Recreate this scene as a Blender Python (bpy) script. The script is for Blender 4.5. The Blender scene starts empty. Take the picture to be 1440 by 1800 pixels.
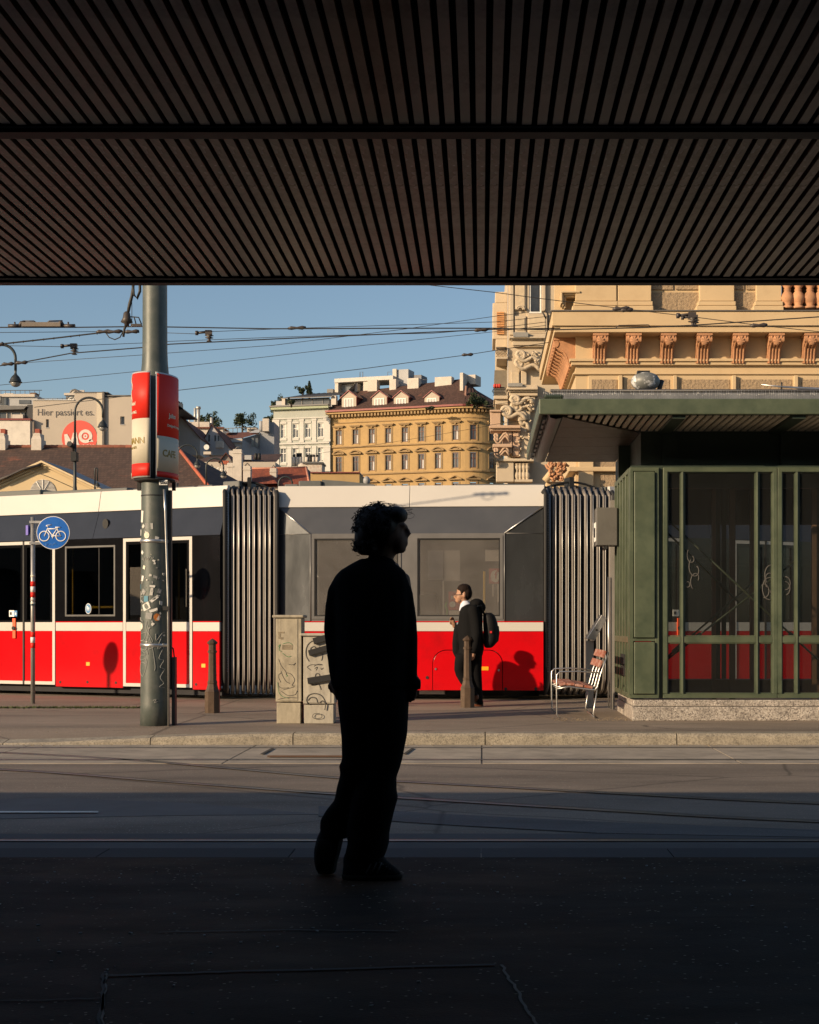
import bpy, bmesh, math, random
from mathutils import Vector, Matrix
random.seed(7)
R = math.radians
S = bpy.context.scene
COL = S.collection
# ---------------------------------------------------------------- camera, sky, sun, exposure
F, CX, CY, CH = 2600.0, 847.0, 1100.0, 1.2          # focal length in photo pixels, principal point, eye height
cam = bpy.data.cameras.new('camera'); co = bpy.data.objects.new('camera', cam); COL.objects.link(co)
co.location = (0, 0, CH); co.rotation_euler = (R(90), 0, 0)
cam.sensor_fit = 'AUTO'; cam.sensor_width = 36; cam.lens = F/1800*36
cam.shift_x = (720-CX)/1800; cam.shift_y = (CY-900)/1800
cam.clip_start = .05; cam.clip_end = 5000
S.camera = co
SUN = Vector((.783, .549, -.29)).normalized()        # direction the light travels
elev = math.asin(-SUN.z); azi = math.atan2(-SUN.x, -SUN.y)
w = bpy.data.worlds.new('World'); S.world = w; w.use_nodes = True
nt = w.node_tree; bg = nt.nodes['Background']
sky = nt.nodes.new('ShaderNodeTexSky'); sky.sky_type = 'NISHITA'; sky.sun_disc = False
sky.sun_elevation = elev; sky.sun_rotation = azi; sky.altitude = 200; sky.air_density = 1.0; sky.dust_density = 1.3; sky.ozone_density = 1.6
nt.links.new(sky.outputs[0], bg.inputs[0]); bg.inputs[1].default_value = .098
sl = bpy.data.lights.new('sun', 'SUN'); so = bpy.data.objects.new('sun', sl); COL.objects.link(so)
sl.energy = 5.0; sl.angle = R(.5); sl.color = (1, .76, .50)
so.rotation_euler = SUN.to_track_quat('-Z', 'Y').to_euler(); so.location = (-20, -40, 40)
S.view_settings.view_transform = 'Standard'; S.view_settings.look = 'None'
S.view_settings.exposure = .35; S.view_settings.gamma = 1
S.render.engine = 'CYCLES'
S.cycles.max_bounces = 8; S.cycles.transparent_max_bounces = 24
# ---------------------------------------------------------------- helpers
def W(x, y, d): return Vector(((x-CX)/F*d, d, CH+(CY-y)/F*d))
def GY(y, z=0): return (CH-z)*F/(y-CY)
def lin(c):
    if isinstance(c, str):
        c = [int(c[i:i+2], 16)/255 for i in (0, 2, 4)]
        c = [x/12.92 if x < .04045 else ((x+.055)/1.055)**2.4 for x in c]
    return tuple(c)
class MB:
    def __init__(s, fn=None): s.v = []; s.f = []; s.sm = []; s.fn = fn
    def add(s, vs, fs, sm=False):
        o = len(s.v)
        s.v += [Vector(s.fn(*p)) if s.fn else Vector(p) for p in vs]
        for f in fs: s.f.append([o+i for i in f]); s.sm.append(sm)
        return s
    def box(s, a, b):
        x0, y0, z0 = a; x1, y1, z1 = b
        return s.add([(x0,y0,z0),(x1,y0,z0),(x1,y1,z0),(x0,y1,z0),(x0,y0,z1),(x1,y0,z1),(x1,y1,z1),(x0,y1,z1)],
                     [(0,3,2,1),(4,5,6,7),(0,1,5,4),(1,2,6,5),(2,3,7,6),(3,0,4,7)])
    def hexa(s, p): return s.add(p, [(0,3,2,1),(4,5,6,7),(0,1,5,4),(1,2,6,5),(2,3,7,6),(3,0,4,7)])
    def obox(s, c, size, m):
        sx, sy, sz = [q/2 for q in size]
        p = [Vector(c)+m@Vector(q) for q in [(-sx,-sy,-sz),(sx,-sy,-sz),(sx,sy,-sz),(-sx,sy,-sz),(-sx,-sy,sz),(sx,-sy,sz),(sx,sy,sz),(-sx,sy,sz)]]
        return s.hexa([tuple(q) for q in p])
    def prism(s, poly, y0, y1):                       # polygon in x,z extruded along y
        n = len(poly)
        return s.add([(x,y0,z) for x,z in poly]+[(x,y1,z) for x,z in poly],
                     [tuple(range(n)), tuple(range(2*n-1, n-1, -1))]+[(i,i+n,(i+1)%n+n,(i+1)%n) for i in range(n)])
    def slab(s, poly, z0, z1):                        # polygon in x,y extruded along z
        n = len(poly)
        return s.add([(x,y,z0) for x,y in poly]+[(x,y,z1) for x,y in poly],
                     [tuple(range(n-1,-1,-1)), tuple(range(n, 2*n))]+[(i,(i+1)%n,(i+1)%n+n,i+n) for i in range(n)])
    def loft(s, rings, sm=True, caps=True, closed=True):
        n = len(rings[0]); vs = [tuple(p) for r in rings for p in r]; fs = []
        for i in range(len(rings)-1):
            for j in range(n if closed else n-1):
                k = (j+1) % n
                fs.append((i*n+j, i*n+k, (i+1)*n+k, (i+1)*n+j))
        s.add(vs, fs, sm)
        if caps and closed:
            s.add([tuple(p) for p in rings[0]], [tuple(range(n-1,-1,-1))]); s.add([tuple(p) for p in rings[-1]], [tuple(range(n))])
        return s
    def tube(s, path, r, n=8, sm=True):
        P = [Vector(p) for p in path]; rs = r if isinstance(r, (list, tuple)) else [r]*len(P)
        rings = []; up = None
        for i, p in enumerate(P):
            t = (P[min(i+1, len(P)-1)]-P[max(i-1, 0)])
            if t.length < 1e-9: t = Vector((0,0,1))
            t.normalize()
            if up is None: up = Vector((0,0,1)) if abs(t.z) < .9 else Vector((1,0,0))
            a = t.cross(up)
            if a.length < 1e-6: a = t.orthogonal()
            a.normalize(); b = a.cross(t); up = b
            rings.append([p+(a*math.cos(2*math.pi*k/n)+b*math.sin(2*math.pi*k/n))*rs[i] for k in range(n)])
        return s.loft(rings, sm)
    def lathe(s, prof, c, n=16, sm=True, rot=0, sx=1, sy=1):  # profile (r, z)
        rings = [[(c[0]+r*sx*math.cos(rot+2*math.pi*k/n), c[1]+r*sy*math.sin(rot+2*math.pi*k/n), c[2]+z) for k in range(n)] for r, z in prof]
        return s.loft(rings, sm)
    def ell(s, c, r, n=14, m=10):
        return s.lathe([(max(1e-4, math.sin(math.pi*i/m)), -math.cos(math.pi*i/m)) for i in range(m+1)], (0,0,0), n) if False else s._ell(c, r, n, m)
    def _ell(s, c, r, n, m):
        rings = [[(c[0]+r[0]*max(1e-3, math.sin(math.pi*i/m))*math.cos(2*math.pi*k/n), c[1]+r[1]*max(1e-3, math.sin(math.pi*i/m))*math.sin(2*math.pi*k/n), c[2]-r[2]*math.cos(math.pi*i/m)) for k in range(n)] for i in range(m+1)]
        return s.loft(rings, True)
    def wall(s, x0, x1, z0, z1, ops, v=0, dep=.25, back=False):   # upright sheet with openings (a0,a1,b0,b1), reveals dep deep toward -v
        xs = sorted({x0, x1, *[q for o in ops for q in o[:2]]}); zs = sorted({z0, z1, *[q for o in ops for q in o[2:4]]})
        for i in range(len(xs)-1):
            for j in range(len(zs)-1):
                cx, cz = (xs[i]+xs[i+1])/2, (zs[j]+zs[j+1])/2
                if any(o[0] < cx < o[1] and o[2] < cz < o[3] for o in ops): continue
                s.add([(xs[i],v,zs[j]),(xs[i+1],v,zs[j]),(xs[i+1],v,zs[j+1]),(xs[i],v,zs[j+1])], [(0,1,2,3)])
        for a, b, c, d in [o[:4] for o in ops]:
            for p, q in (((a,c),(b,c)),((b,c),(b,d)),((b,d),(a,d)),((a,d),(a,c))):
                s.add([(p[0],v,p[1]),(q[0],v,q[1]),(q[0],v-dep,q[1]),(p[0],v-dep,p[1])], [(0,1,2,3)])
        return s
    def mesh(s, name, org=(0,0,0)):
        me = bpy.data.meshes.new(name); o = Vector(org)
        me.from_pydata([tuple(v-o) for v in s.v], [], s.f)
        me.polygons.foreach_set('use_smooth', s.sm); me.update(); return me
    def build(s, name, mat, parent=None, org=None, fix=True, bevel=0):
        o = wpos(parent) if parent else Vector(org or (0,0,0))
        me = s.mesh(name, o)
        if fix:
            bm = bmesh.new(); bm.from_mesh(me); bmesh.ops.remove_doubles(bm, verts=bm.verts, dist=1e-6); bmesh.ops.recalc_face_normals(bm, faces=bm.faces); bm.to_mesh(me); bm.free()
        me.materials.append(mat)
        ob = bpy.data.objects.new(name, me); COL.objects.link(ob)
        if parent: ob.parent = parent; 
        else: ob.location = o
        if bevel:
            b = ob.modifiers.new('bevel', 'BEVEL'); b.width = bevel; b.segments = 2; b.limit_method = 'ANGLE'
        return ob
def wpos(o):
    p = Vector((0,0,0))
    while o is not None: p += o.location; o = o.parent
    return p
def thing(name, loc, label, cat, group=None):
    o = bpy.data.objects.new(name, None); COL.objects.link(o); o.location = loc; o.empty_display_size = .2
    return tag(o, label, cat, group)
def tag(o, label, cat, group=None):
    o['label'] = label; o['category'] = cat
    if group: o['group'] = group
    return o
def kind(o, k): o['kind'] = k; return o
def inst(name, me, loc, parent, rot=None, scale=None):
    o = bpy.data.objects.new(name, me); COL.objects.link(o); o.parent = parent; o.location = Vector(loc)-wpos(parent)
    if rot: o.rotation_euler = rot
    if scale: o.scale = scale
    return o
def text(body, size, mat, fn, name, parent, bold=0, ext=.002, align='LEFT', shear=0, space=1):
    c = bpy.data.curves.new('t', 'FONT'); c.body = body; c.size = size; c.extrude = ext; c.offset = bold; c.align_x = align; c.shear = shear; c.space_character = space; c.resolution_u = 3
    o = bpy.data.objects.new('t', c); COL.objects.link(o)
    dg = bpy.context.evaluated_depsgraph_get()
    me = bpy.data.meshes.new_from_object(o.evaluated_get(dg)); bpy.data.objects.remove(o); bpy.data.curves.remove(c)
    og = wpos(parent)
    for v in me.vertices: v.co = Vector(fn(v.co.x, v.co.y, v.co.z))-og
    me.materials.clear(); me.materials.append(mat); me.name = name
    ob = bpy.data.objects.new(name, me); COL.objects.link(ob); ob.parent = parent
    return ob
def remesh(mb, name, mat, parent, vox=.012, smooth=3):
    ob = mb.build(name, mat, parent, fix=False)
    a = ob.modifiers.new('r', 'REMESH'); a.mode = 'VOXEL'; a.voxel_size = vox; a.use_smooth_shade = True
    b = ob.modifiers.new('s', 'SMOOTH'); b.iterations = smooth; b.factor = .5
    dg = bpy.context.evaluated_depsgraph_get()
    me = bpy.data.meshes.new_from_object(ob.evaluated_get(dg)); ob.modifiers.clear(); old = ob.data; ob.data = me; me.name = name; bpy.data.meshes.remove(old)
    if not me.materials: me.materials.append(mat)
    return ob
# ---------------------------------------------------------------- materials
MATS = {}
def nodes(name):
    m = bpy.data.materials.new(name); m.use_nodes = True; t = m.node_tree
    return m, t, t.nodes['Principled BSDF'], t.nodes.new, t.links.new
def coord(t, scale=(1,1,1)):
    tc = t.nodes.new('ShaderNodeTexCoord'); mp = t.nodes.new('ShaderNodeMapping'); mp.inputs['Scale'].default_value = scale
    t.links.new(tc.outputs['Object'], mp.inputs[0]); return mp.outputs[0]
def noise(t, vec, sc, det=4, rough=.55, dist=0):
    n = t.nodes.new('ShaderNodeTexNoise'); n.inputs['Scale'].default_value = sc; n.inputs['Detail'].default_value = det; n.inputs['Roughness'].default_value = rough; n.inputs['Distortion'].default_value = dist
    t.links.new(vec, n.inputs[0]); return n.outputs[0]
def ramp(t, inp, stops):
    r = t.nodes.new('ShaderNodeValToRGB'); e = r.color_ramp.elements
    while len(e) < len(stops): e.new(.5)
    for q, (p, c) in zip(e, stops): q.position = p; q.color = (*c, 1) if len(c) == 3 else c
    t.links.new(inp, r.inputs[0]); return r.outputs[0]
def mixc(t, fac, a, b, mode='MIX'):
    m = t.nodes.new('ShaderNodeMix'); m.data_type = 'RGBA'; m.blend_type = mode
    for i, x in ((0, fac), (6, a), (7, b)):
        if hasattr(x, 'links'): t.links.new(x, m.inputs[i])
        else: m.inputs[i].default_value = x if i == 0 else (*x, 1)
    return m.outputs[2]
def bump(t, bs, h, st=.3, dist=.01):
    b = t.nodes.new('ShaderNodeBump'); b.inputs['Strength'].default_value = st; b.inputs['Distance'].default_value = dist
    t.links.new(h, b.inputs['Height']); t.links.new(b.outputs[0], bs.inputs['Normal'])
def M(name, col, rough=.6, metal=0, var=.15, sc=3, bmp=.15, bsc=40, col2=None, thr=.55, soft=.15, str_=(1,1,1), rnd=0, spec=.5, coat=0, bd=.004, rv=.12):
    """paint / stone / cloth: base colour, soft cloudy variation, optional second colour as patches of wear, fine bump"""
    if name in MATS: return MATS[name]
    c = lin(col); m, t, bs, N, L = nodes(name); v = coord(t, str_)
    n1 = noise(t, v, sc, 5, .6)
    out = ramp(t, n1, [(.25, tuple(x*(1-var) for x in c)), (.75, tuple(min(1, x*(1+var)) for x in c))])
    if col2 is not None:
        n2 = noise(t, v, sc*2.3, 8, .65)
        f = ramp(t, n2, [(thr-soft, (0,0,0)), (thr+soft, (1,1,1))])
        out = mixc(t, f, out, lin(col2))
    if rnd:
        oi = N('ShaderNodeObjectInfo'); mr = N('ShaderNodeMapRange'); mr.inputs[3].default_value = 1-rnd; mr.inputs[4].default_value = 1+rnd; L(oi.outputs['Random'], mr.inputs[0])
        hs = N('ShaderNodeHueSaturation'); L(mr.outputs[0], hs.inputs['Value']); L(out, hs.inputs['Color']); out = hs.outputs[0]
    L(out, bs.inputs['Base Color'])
    bs.inputs['Metallic'].default_value = metal; bs.inputs['Specular IOR Level'].default_value = spec; bs.inputs['Coat Weight'].default_value = coat
    rr = N('ShaderNodeMapRange'); rr.inputs[3].default_value = max(.03, rough-rv); rr.inputs[4].default_value = min(1, rough+rv); L(n1, rr.inputs[0]); L(rr.outputs[0], bs.inputs['Roughness'])
    if bmp: bump(t, bs, noise(t, v, bsc, 4), bmp, bd)
    MATS[name] = m; return m
def asphalt(name, c, spk, sc=1.0, dark=None, rough=.8, spec=.5, brown=None):
    c = lin(c); m, t, bs, N, L = nodes(name); v = coord(t)
    big = noise(t, coord(t, (.25, 1.0, 1)), .9*sc, 6, .65, .4); a = ramp(t, big, [(.3, tuple(x*.62 for x in c)), (.5, c), (.72, tuple(x*1.35 for x in c))])
    fine = noise(t, v, 90*sc, 3, .7); a = mixc(t, ramp(t, fine, [(.35, (.55,)*3), (.7, (1.35,)*3)]), a, a, 'MULTIPLY') if False else mixc(t, 1.0, a, ramp(t, fine, [(.3, (.6,)*3), (.7, (1.0,)*3)]), 'MULTIPLY')
    vo = N('ShaderNodeTexVoronoi'); vo.inputs['Scale'].default_value = 26*sc; L(v, vo.inputs[0])
    thin = noise(t, v, 3.1, 3); th = N('ShaderNodeMath'); th.operation = 'MULTIPLY_ADD'; th.inputs[1].default_value = -.16; L(thin, th.inputs[0]); L(vo.outputs[0], th.inputs[2])
    a = mixc(t, ramp(t, th.outputs[0], [(.02, (1,)*3), (.06, (0,)*3)]), a, lin(spk))
    cr = N('ShaderNodeTexVoronoi'); cr.feature = 'DISTANCE_TO_EDGE'; cr.inputs['Scale'].default_value = .32; wv = mixc(t, .12, v, noise(t, v, 1.7, 6)); L(wv, cr.inputs[0])
    a = mixc(t, ramp(t, cr.outputs[0], [(.002, (.75,)*3), (.006, (0,)*3)]), a, tuple(x*.25 for x in c))
    st = noise(t, coord(t, (.5, 1.4, 1)), 2.6, 6, .7); a = mixc(t, ramp(t, st, [(.58, (0,)*3), (.72, (.45,)*3)]), a, tuple(x*.4 for x in c))
    if brown: a = mixc(t, ramp(t, noise(t, coord(t, (.6, .9, 1)), .75, 5, .65), [(.46, (0,)*3), (.66, (1,)*3)]), a, brown)
    L(a, bs.inputs['Base Color'])
    rr = N('ShaderNodeMapRange'); rr.inputs[3].default_value = rough-.25; rr.inputs[4].default_value = min(1, rough+.15); L(st, rr.inputs[0]); L(rr.outputs[0], bs.inputs['Roughness'])
    bs.inputs['Specular IOR Level'].default_value = spec; bump(t, bs, fine, .5, .006); MATS[name] = m; return m
def granite(name, cols, sc=120, rough=.6):
    m, t, bs, N, L = nodes(name); v = coord(t)
    vo = N('ShaderNodeTexVoronoi'); vo.inputs['Scale'].default_value = sc; L(v, vo.inputs[0])
    sep = N('ShaderNodeSeparateColor'); L(vo.outputs['Color'], sep.inputs[0])
    a = ramp(t, sep.outputs[0], [(i/(len(cols)-1), lin(c)) for i, c in enumerate(cols)])
    n = noise(t, v, 4, 6, .7); a = mixc(t, 1.0, a, ramp(t, n, [(.3, (.55,)*3), (.65, (1,)*3)]), 'MULTIPLY')
    L(a, bs.inputs['Base Color']); bs.inputs['Roughness'].default_value = rough; bump(t, bs, noise(t, v, sc*.8, 2), .3, .004); MATS[name] = m; return m
def rooftile(name, c, c2, sx=4, sz=5, amt=.5):
    m, t, bs, N, L = nodes(name); v = coord(t)
    br = N('ShaderNodeTexBrick'); br.inputs['Scale'].default_value = 1; br.inputs['Brick Width'].default_value = .28; br.inputs['Row Height'].default_value = .24; br.inputs['Mortar Size'].default_value = .012
    br.inputs['Color1'].default_value = (*lin(c), 1); br.inputs['Color2'].default_value = (*[x*.62 for x in lin(c)], 1); br.inputs['Mortar'].default_value = (*[x*.3 for x in lin(c)], 1)
    sp = N('ShaderNodeSeparateXYZ'); L(v, sp.inputs[0]); cb = N('ShaderNodeCombineXYZ'); ad = N('ShaderNodeMath'); ad.operation = 'ADD'; L(sp.outputs[0], ad.inputs[0]); L(sp.outputs[1], ad.inputs[1]) ; L(sp.outputs[0], cb.inputs[0]); L(sp.outputs[2], cb.inputs[1]); L(cb.outputs[0], br.inputs[0])
    n = noise(t, v, .5, 8, .7, .5); a = mixc(t, ramp(t, n, [(amt-.06, (0,)*3), (amt+.1, (1,)*3)]), br.outputs[0], lin(c2))
    n2 = noise(t, v, 6, 3, .7); a = mixc(t, 1.0, a, ramp(t, n2, [(.3, (.6,)*3), (.7, (1.0,)*3)]), 'MULTIPLY')
    L(a, bs.inputs['Base Color']); bs.inputs['Roughness'].default_value = .85; bump(t, bs, br.outputs['Fac'], -.6, .03); MATS[name] = m; return m
def glass(name, tint=(.6,.62,.6), refl=.5, film=None, fa=0, rough=.02, bmp=0):
    """window glass: mirror reflection by Fresnel over a see-through tinted body, with an optional thin diffuse layer: dust, film or reflected tone"""
    m = bpy.data.materials.new(name); m.use_nodes = True; t = m.node_tree; t.nodes.clear(); N = t.nodes.new; L = t.links.new
    o = N('ShaderNodeOutputMaterial'); tr = N('ShaderNodeBsdfTransparent'); tr.inputs[0].default_value = (*tint, 1)
    gl = N('ShaderNodeBsdfGlossy'); gl.inputs['Roughness'].default_value = rough; fr = N('ShaderNodeFresnel'); fr.inputs[0].default_value = 1.52
    ma = N('ShaderNodeMath'); ma.operation = 'MULTIPLY_ADD'; ma.inputs[1].default_value = .6; ma.inputs[2].default_value = refl*.04; L(fr.outputs[0], ma.inputs[0])
    mx = N('ShaderNodeMixShader'); L(ma.outputs[0], mx.inputs[0]); L(tr.outputs[0], mx.inputs[1]); L(gl.outputs[0], mx.inputs[2]); out = mx.outputs[0]
    v = coord(t)
    if film:
        df = N('ShaderNodeBsdfDiffuse'); df.inputs[0].default_value = (*lin(film), 1); m2 = N('ShaderNodeMixShader')
        mr = N('ShaderNodeMapRange'); mr.inputs[1].default_value = .3; mr.inputs[2].default_value = .7; mr.inputs[3].default_value = fa*.75; mr.inputs[4].default_value = fa*1.2; L(noise(t, v, 2.2, 6, .65), mr.inputs[0]); L(mr.outputs[0], m2.inputs[0])
        L(out, m2.inputs[1]); L(df.outputs[0], m2.inputs[2]); out = m2.outputs[0]
    if bmp:
        b = N('ShaderNodeBump'); b.inputs['Strength'].default_value = bmp; b.inputs['Distance'].default_value = .05; L(noise(t, v, 1.6, 0), b.inputs['Height']); L(b.outputs[0], gl.inputs['Normal'])
    L(out, o.inputs[0]); MATS[name] = m; return m
# ================================================================ the setting
RZ = -.13                                             # road level; both pavements at 0
m_road = asphalt('road asphalt', (.21,.175,.142), (.42,.37,.31), 1.0, spec=.25)
m_pave = asphalt('pavement asphalt', (.27,.218,.17), (.45,.39,.32), .8, spec=.3)
m_plat = asphalt('platform mastic asphalt', (.019,.0135,.0095), (.2,.18,.15), .8, rough=.78, spec=.08, brown=(.060,.032,.017))  # brown patches put warm light into the platform colour
m_conc = M('concrete slab', (.30,.26,.21), .85, var=.25, sc=1.4, bmp=.4, bsc=60, col2=(.17,.15,.125), thr=.6)
m_kerb = granite('kerb granite', [(.22,.19,.15),(.34,.30,.23),(.42,.37,.28),(.16,.14,.11)], 90)
m_steel_rail = M('rail steel', (.33,.31,.29), .38, .8, bmp=.05)
m_groove = M('rail groove', (.03,.028,.025), .9, bmp=0)
m_patch = asphalt('asphalt patch', (.085,.085,.085), (.2,.2,.2), 1.3)
m_line = M('road paint', (.62,.60,.55), .8, var=.2, sc=6, col2=(.12,.11,.1), thr=.68)
m_rust = M('rusty iron', (.16,.08,.035), .8, .3, var=.3, sc=9, bmp=.3)
g = MB(); g.add([(-2500,-300,-.3),(2500,-300,-.3),(2500,4500,-.3),(-2500,4500,-.3)], [(0,1,2,3)])
kind(g.build('ground', M('ground earth', (.12,.10,.08), .95, sc=.05)), 'structure')
Y_EDGE, Y_KERB = 7.98, 16.47
road = MB(); road.box((-90, Y_EDGE-.02, RZ-.1), (90, Y_KERB+.02, RZ)); road = kind(road.build('road', m_road), 'structure')
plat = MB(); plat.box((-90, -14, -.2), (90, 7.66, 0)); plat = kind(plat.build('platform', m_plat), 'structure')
me = None
for i in range(46):                                   # near kerb stones
    x = -23+i*1.0
    k = MB(); k.box((0, 0, 0), (.994, .32, .17))
    if me is None: me = k.mesh('kerb_stone'); me.materials.append(M('dark kerb granite', (.045,.043,.045), .8, spec=.2, var=.25, sc=8, bmp=.3, rnd=.12))
    inst('kerb_stone', me, (x, 7.664, -.17), plat)
# far pavement: flat, with a dropped kerb toward the left
def ztop(X, Y):
    f = min(1, max(0, (-2.05-X)/3.6)); g_ = max(0, 1-(Y-Y_KERB)/1.1)
    return -.112*(f*f*(3-2*f))*g_
p = MB(); xs = [-90,-40,-20]+[-12+.4*i for i in range(36)]+[4,10,30,90]; ys = [Y_KERB+.25+.15*i for i in range(8)]+[19,24,30,60,140]
p.add([(x, y, ztop(x, y)) for y in ys for x in xs], [(j*len(xs)+i, j*len(xs)+i+1, (j+1)*len(xs)+i+1, (j+1)*len(xs)+i) for j in range(len(ys)-1) for i in range(len(xs)-1)], True)
pave = kind(p.build('pavement', m_pave), 'structure')
kx = [(px-CX)/F*Y_KERB for px in (-850,-512,-176,264-260,264,515,853,1190,1528,1866)]
for a, b in zip(kx[:-1], kx[1:]):
    k = MB(); a += .006; b -= .006; n = 7; rings = []
    for i in range(n):
        X = a+(b-a)*i/(n-1); zt = ztop(X, Y_KERB)+.002*math.sin(X*7)
        rings.append([(X, Y_KERB+.0, RZ-.08), (X, Y_KERB+.004, zt-.03), (X, Y_KERB+.03, zt), (X, Y_KERB+.252, ztop(X, Y_KERB+.25)+.003), (X, Y_KERB+.252, RZ-.08)])
    k.loft(rings, False); k.build('kerb_stone', m_kerb, pave)
# concrete track slab and rails along the far kerb
for i in range(14):
    k = MB(); k.box((-17.5+i*2.5+.008, 14.25, RZ), (-17.5+i*2.5+2.492, Y_KERB-.01, RZ+.006)); k.build('concrete_slab', m_conc, road)
def ribbon(pts, w0, w1, z, name, mat, parent):
    P = [Vector((x, y, 0)) for x, y in pts]; L_, R_ = [], []
    for i, q in enumerate(P):
        t = (P[min(i+1, len(P)-1)]-P[max(i-1, 0)]).normalized(); n = Vector((-t.y, t.x, 0)); L_.append(q+n*w0); R_.append(q+n*w1)
    b = MB(); n = len(P); b.add([(q.x, q.y, z) for q in L_+R_], [(i, i+1, n+i+1, n+i) for i in range(n-1)]); return b.build(name, mat, parent)
def rail(pts):
    ribbon(pts, -.04, .04, RZ+.010, 'rail', m_steel_rail, road); ribbon(pts, .008, .034, RZ+.014, 'rail_groove', m_groove, road)
for yy in (16.05, 14.6): rail([(-60, yy), (60, yy)])
for yy in (9.12,): rail([(-60, yy), (60, yy)])
def smoothpts(pts, n=6):
    out = []
    for i in range(len(pts)-1):
        p0, p1, p2, p3 = [Vector(pts[max(0, min(len(pts)-1, j))]) for j in (i-1, i, i+1, i+2)]
        for k in range(n):
            t = k/n; out.append(.5*((2*p1)+(p2-p0)*t+(2*p0-5*p1+4*p2-p3)*t*t+(3*p1-p0-3*p2+p3)*t**3))
    return out+[Vector(pts[-1])]
def gp(x, y, z=RZ): d = GY(y, z); return ((x-CX)/F*d, d)
rail([tuple(q) for q in smoothpts([(-14, 17.6-.0), (-8.5,16.6), gp(115,1330), gp(595,1369), gp(720,1376), gp(1080,1396), gp(1440,1414), (6.5,9.7), (13,8.6)])])
rail([tuple(q) for q in smoothpts([(-14,16.0), (-8,14.9), gp(0,1354), gp(300,1376), gp(585,1397), gp(720,1405), gp(1080,1427), gp(1440,1446), (6,8.9), (12,8.2)])])
def sheet(pts, z, name, mat, parent):
    b = MB(); b.slab([tuple(q) for q in pts], z-.002, z); return b.build(name, mat, parent)
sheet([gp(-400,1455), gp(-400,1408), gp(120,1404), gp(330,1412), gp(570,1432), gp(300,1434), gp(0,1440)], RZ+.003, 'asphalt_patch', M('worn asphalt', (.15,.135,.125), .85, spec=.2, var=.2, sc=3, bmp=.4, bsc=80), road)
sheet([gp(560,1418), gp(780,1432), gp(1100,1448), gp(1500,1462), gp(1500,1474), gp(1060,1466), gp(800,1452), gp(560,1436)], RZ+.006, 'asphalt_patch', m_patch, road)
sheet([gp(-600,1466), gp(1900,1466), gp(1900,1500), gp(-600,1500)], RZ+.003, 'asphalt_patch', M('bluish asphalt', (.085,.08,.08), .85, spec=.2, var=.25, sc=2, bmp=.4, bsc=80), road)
sheet([gp(-140,1428.6), gp(173,1428.6), gp(173,1431), gp(-140,1431)], RZ+.012, 'lane_marking', m_line, road)
sheet([gp(470,1330.5), gp(612,1330.5), gp(612,1333), gp(470,1333)], RZ+.016, 'steel_edge_strip', m_rust, road)
sheet([gp(457,1328), gp(478,1317), gp(482,1317.5), gp(464,1328)], RZ+.016, 'joint_sealing', m_groove, road)
sheet([gp(708,1328), gp(724,1317), gp(728,1317.5), gp(714,1328)], RZ+.016, 'joint_sealing', m_groove, road)
# rails under the far tram, laid in the pavement
for dx in (0, 1.45):
    ribbon([(-30, 37.2+dx-1.6), (-8.4,26.5+dx), (-4.1,24.65+dx), (-3.4,24.45+dx), (1,23.95+dx), (2.2,24.0+dx), (6.5,26.4+dx), (20,34)], -.05, .05, .006, 'rail', m_steel_rail, pave)
# cracks and joints in the platform
def crack(pts, wd, mat):
    q = [gp(x, y, 0) for x, y in pts]; out = []
    for i in range(len(q)-1):
        for k in range(8):
            t = k/8; out.append((q[i][0]*(1-t)+q[i+1][0]*t+random.uniform(-.006,.006), q[i][1]*(1-t)+q[i+1][1]*t+random.uniform(-.006,.006)))
    out.append(q[-1]); ribbon(out, -wd, wd, .004, 'platform_joint', mat, plat)
m_joint = M('dark joint', (.012,.012,.013), .8, bmp=0); m_joint2 = M('pale joint mortar', (.14,.12,.10), .8, var=.3, sc=20)
crack([(190,1716),(420,1709),(870,1697)], .012, m_joint); crack([(183,1712),(180,1760),(172,1830)], .006, m_joint)
crack([(186,1712),(184,1760),(178,1830)], .004, m_joint2); crack([(882,1698),(905,1738),(925,1770),(950,1812),(975,1850)], .005, m_joint2); crack([(-300,1765),(60,1760),(178,1756)], .004, m_joint)
crack([(280,1640),(520,1636),(700,1638)], .006, m_joint)
def chips(n, x0, x1, y0, y1, z, mat, name, par, s0, s1):
    b = MB()
    for i in range(n):
        x, y = random.uniform(x0, x1), random.uniform(y0, y1); s = random.uniform(s0, s1); a = random.random()*3
        b.obox((x, y, z+s*.12), (s, s*.6, s*.3), Matrix.Rotation(a, 3, 'Z'))
    return kind(b.build(name, mat, par), 'stuff')
chips(170, -2.4, 2.0, 4.3, 7.4, 0, M('pale grit', (.33,.33,.33), .8, bmp=0), 'grit', plat, .004, .014)
chips(150, -6, 4.5, 16.75, 18.2, -.01, M('litter grit', (.2,.15,.09), .9, bmp=0), 'grit', pave, .006, .016)
chips(200, -6, 4.5, 16.3, 16.46, RZ+.006, MATS['litter grit'], 'grit', road, .006, .02)
chips(140, .9, 1.9, 18.6, 19.3, 0, MATS['litter grit'], 'leaf_litter', pave, .008, .02)
# moss and weeds in the joint behind the dropped kerb
b = MB()
for i in range(1500):
    x, y = gp(random.uniform(-100, 250), random.gauss(1244.5, .5), 0); h = random.uniform(.01, .035); a = random.random()*6.3
    b.add([(x, y, 0), (x+.02*math.cos(a), y+.02*math.sin(a), 0), (x+.03*math.cos(a+1), y+.03*math.sin(a+1), h)], [(0,1,2)])
kind(b.build('moss', M('moss', (.07,.085,.025), .9, bmp=0), pave), 'stuff')

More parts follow.
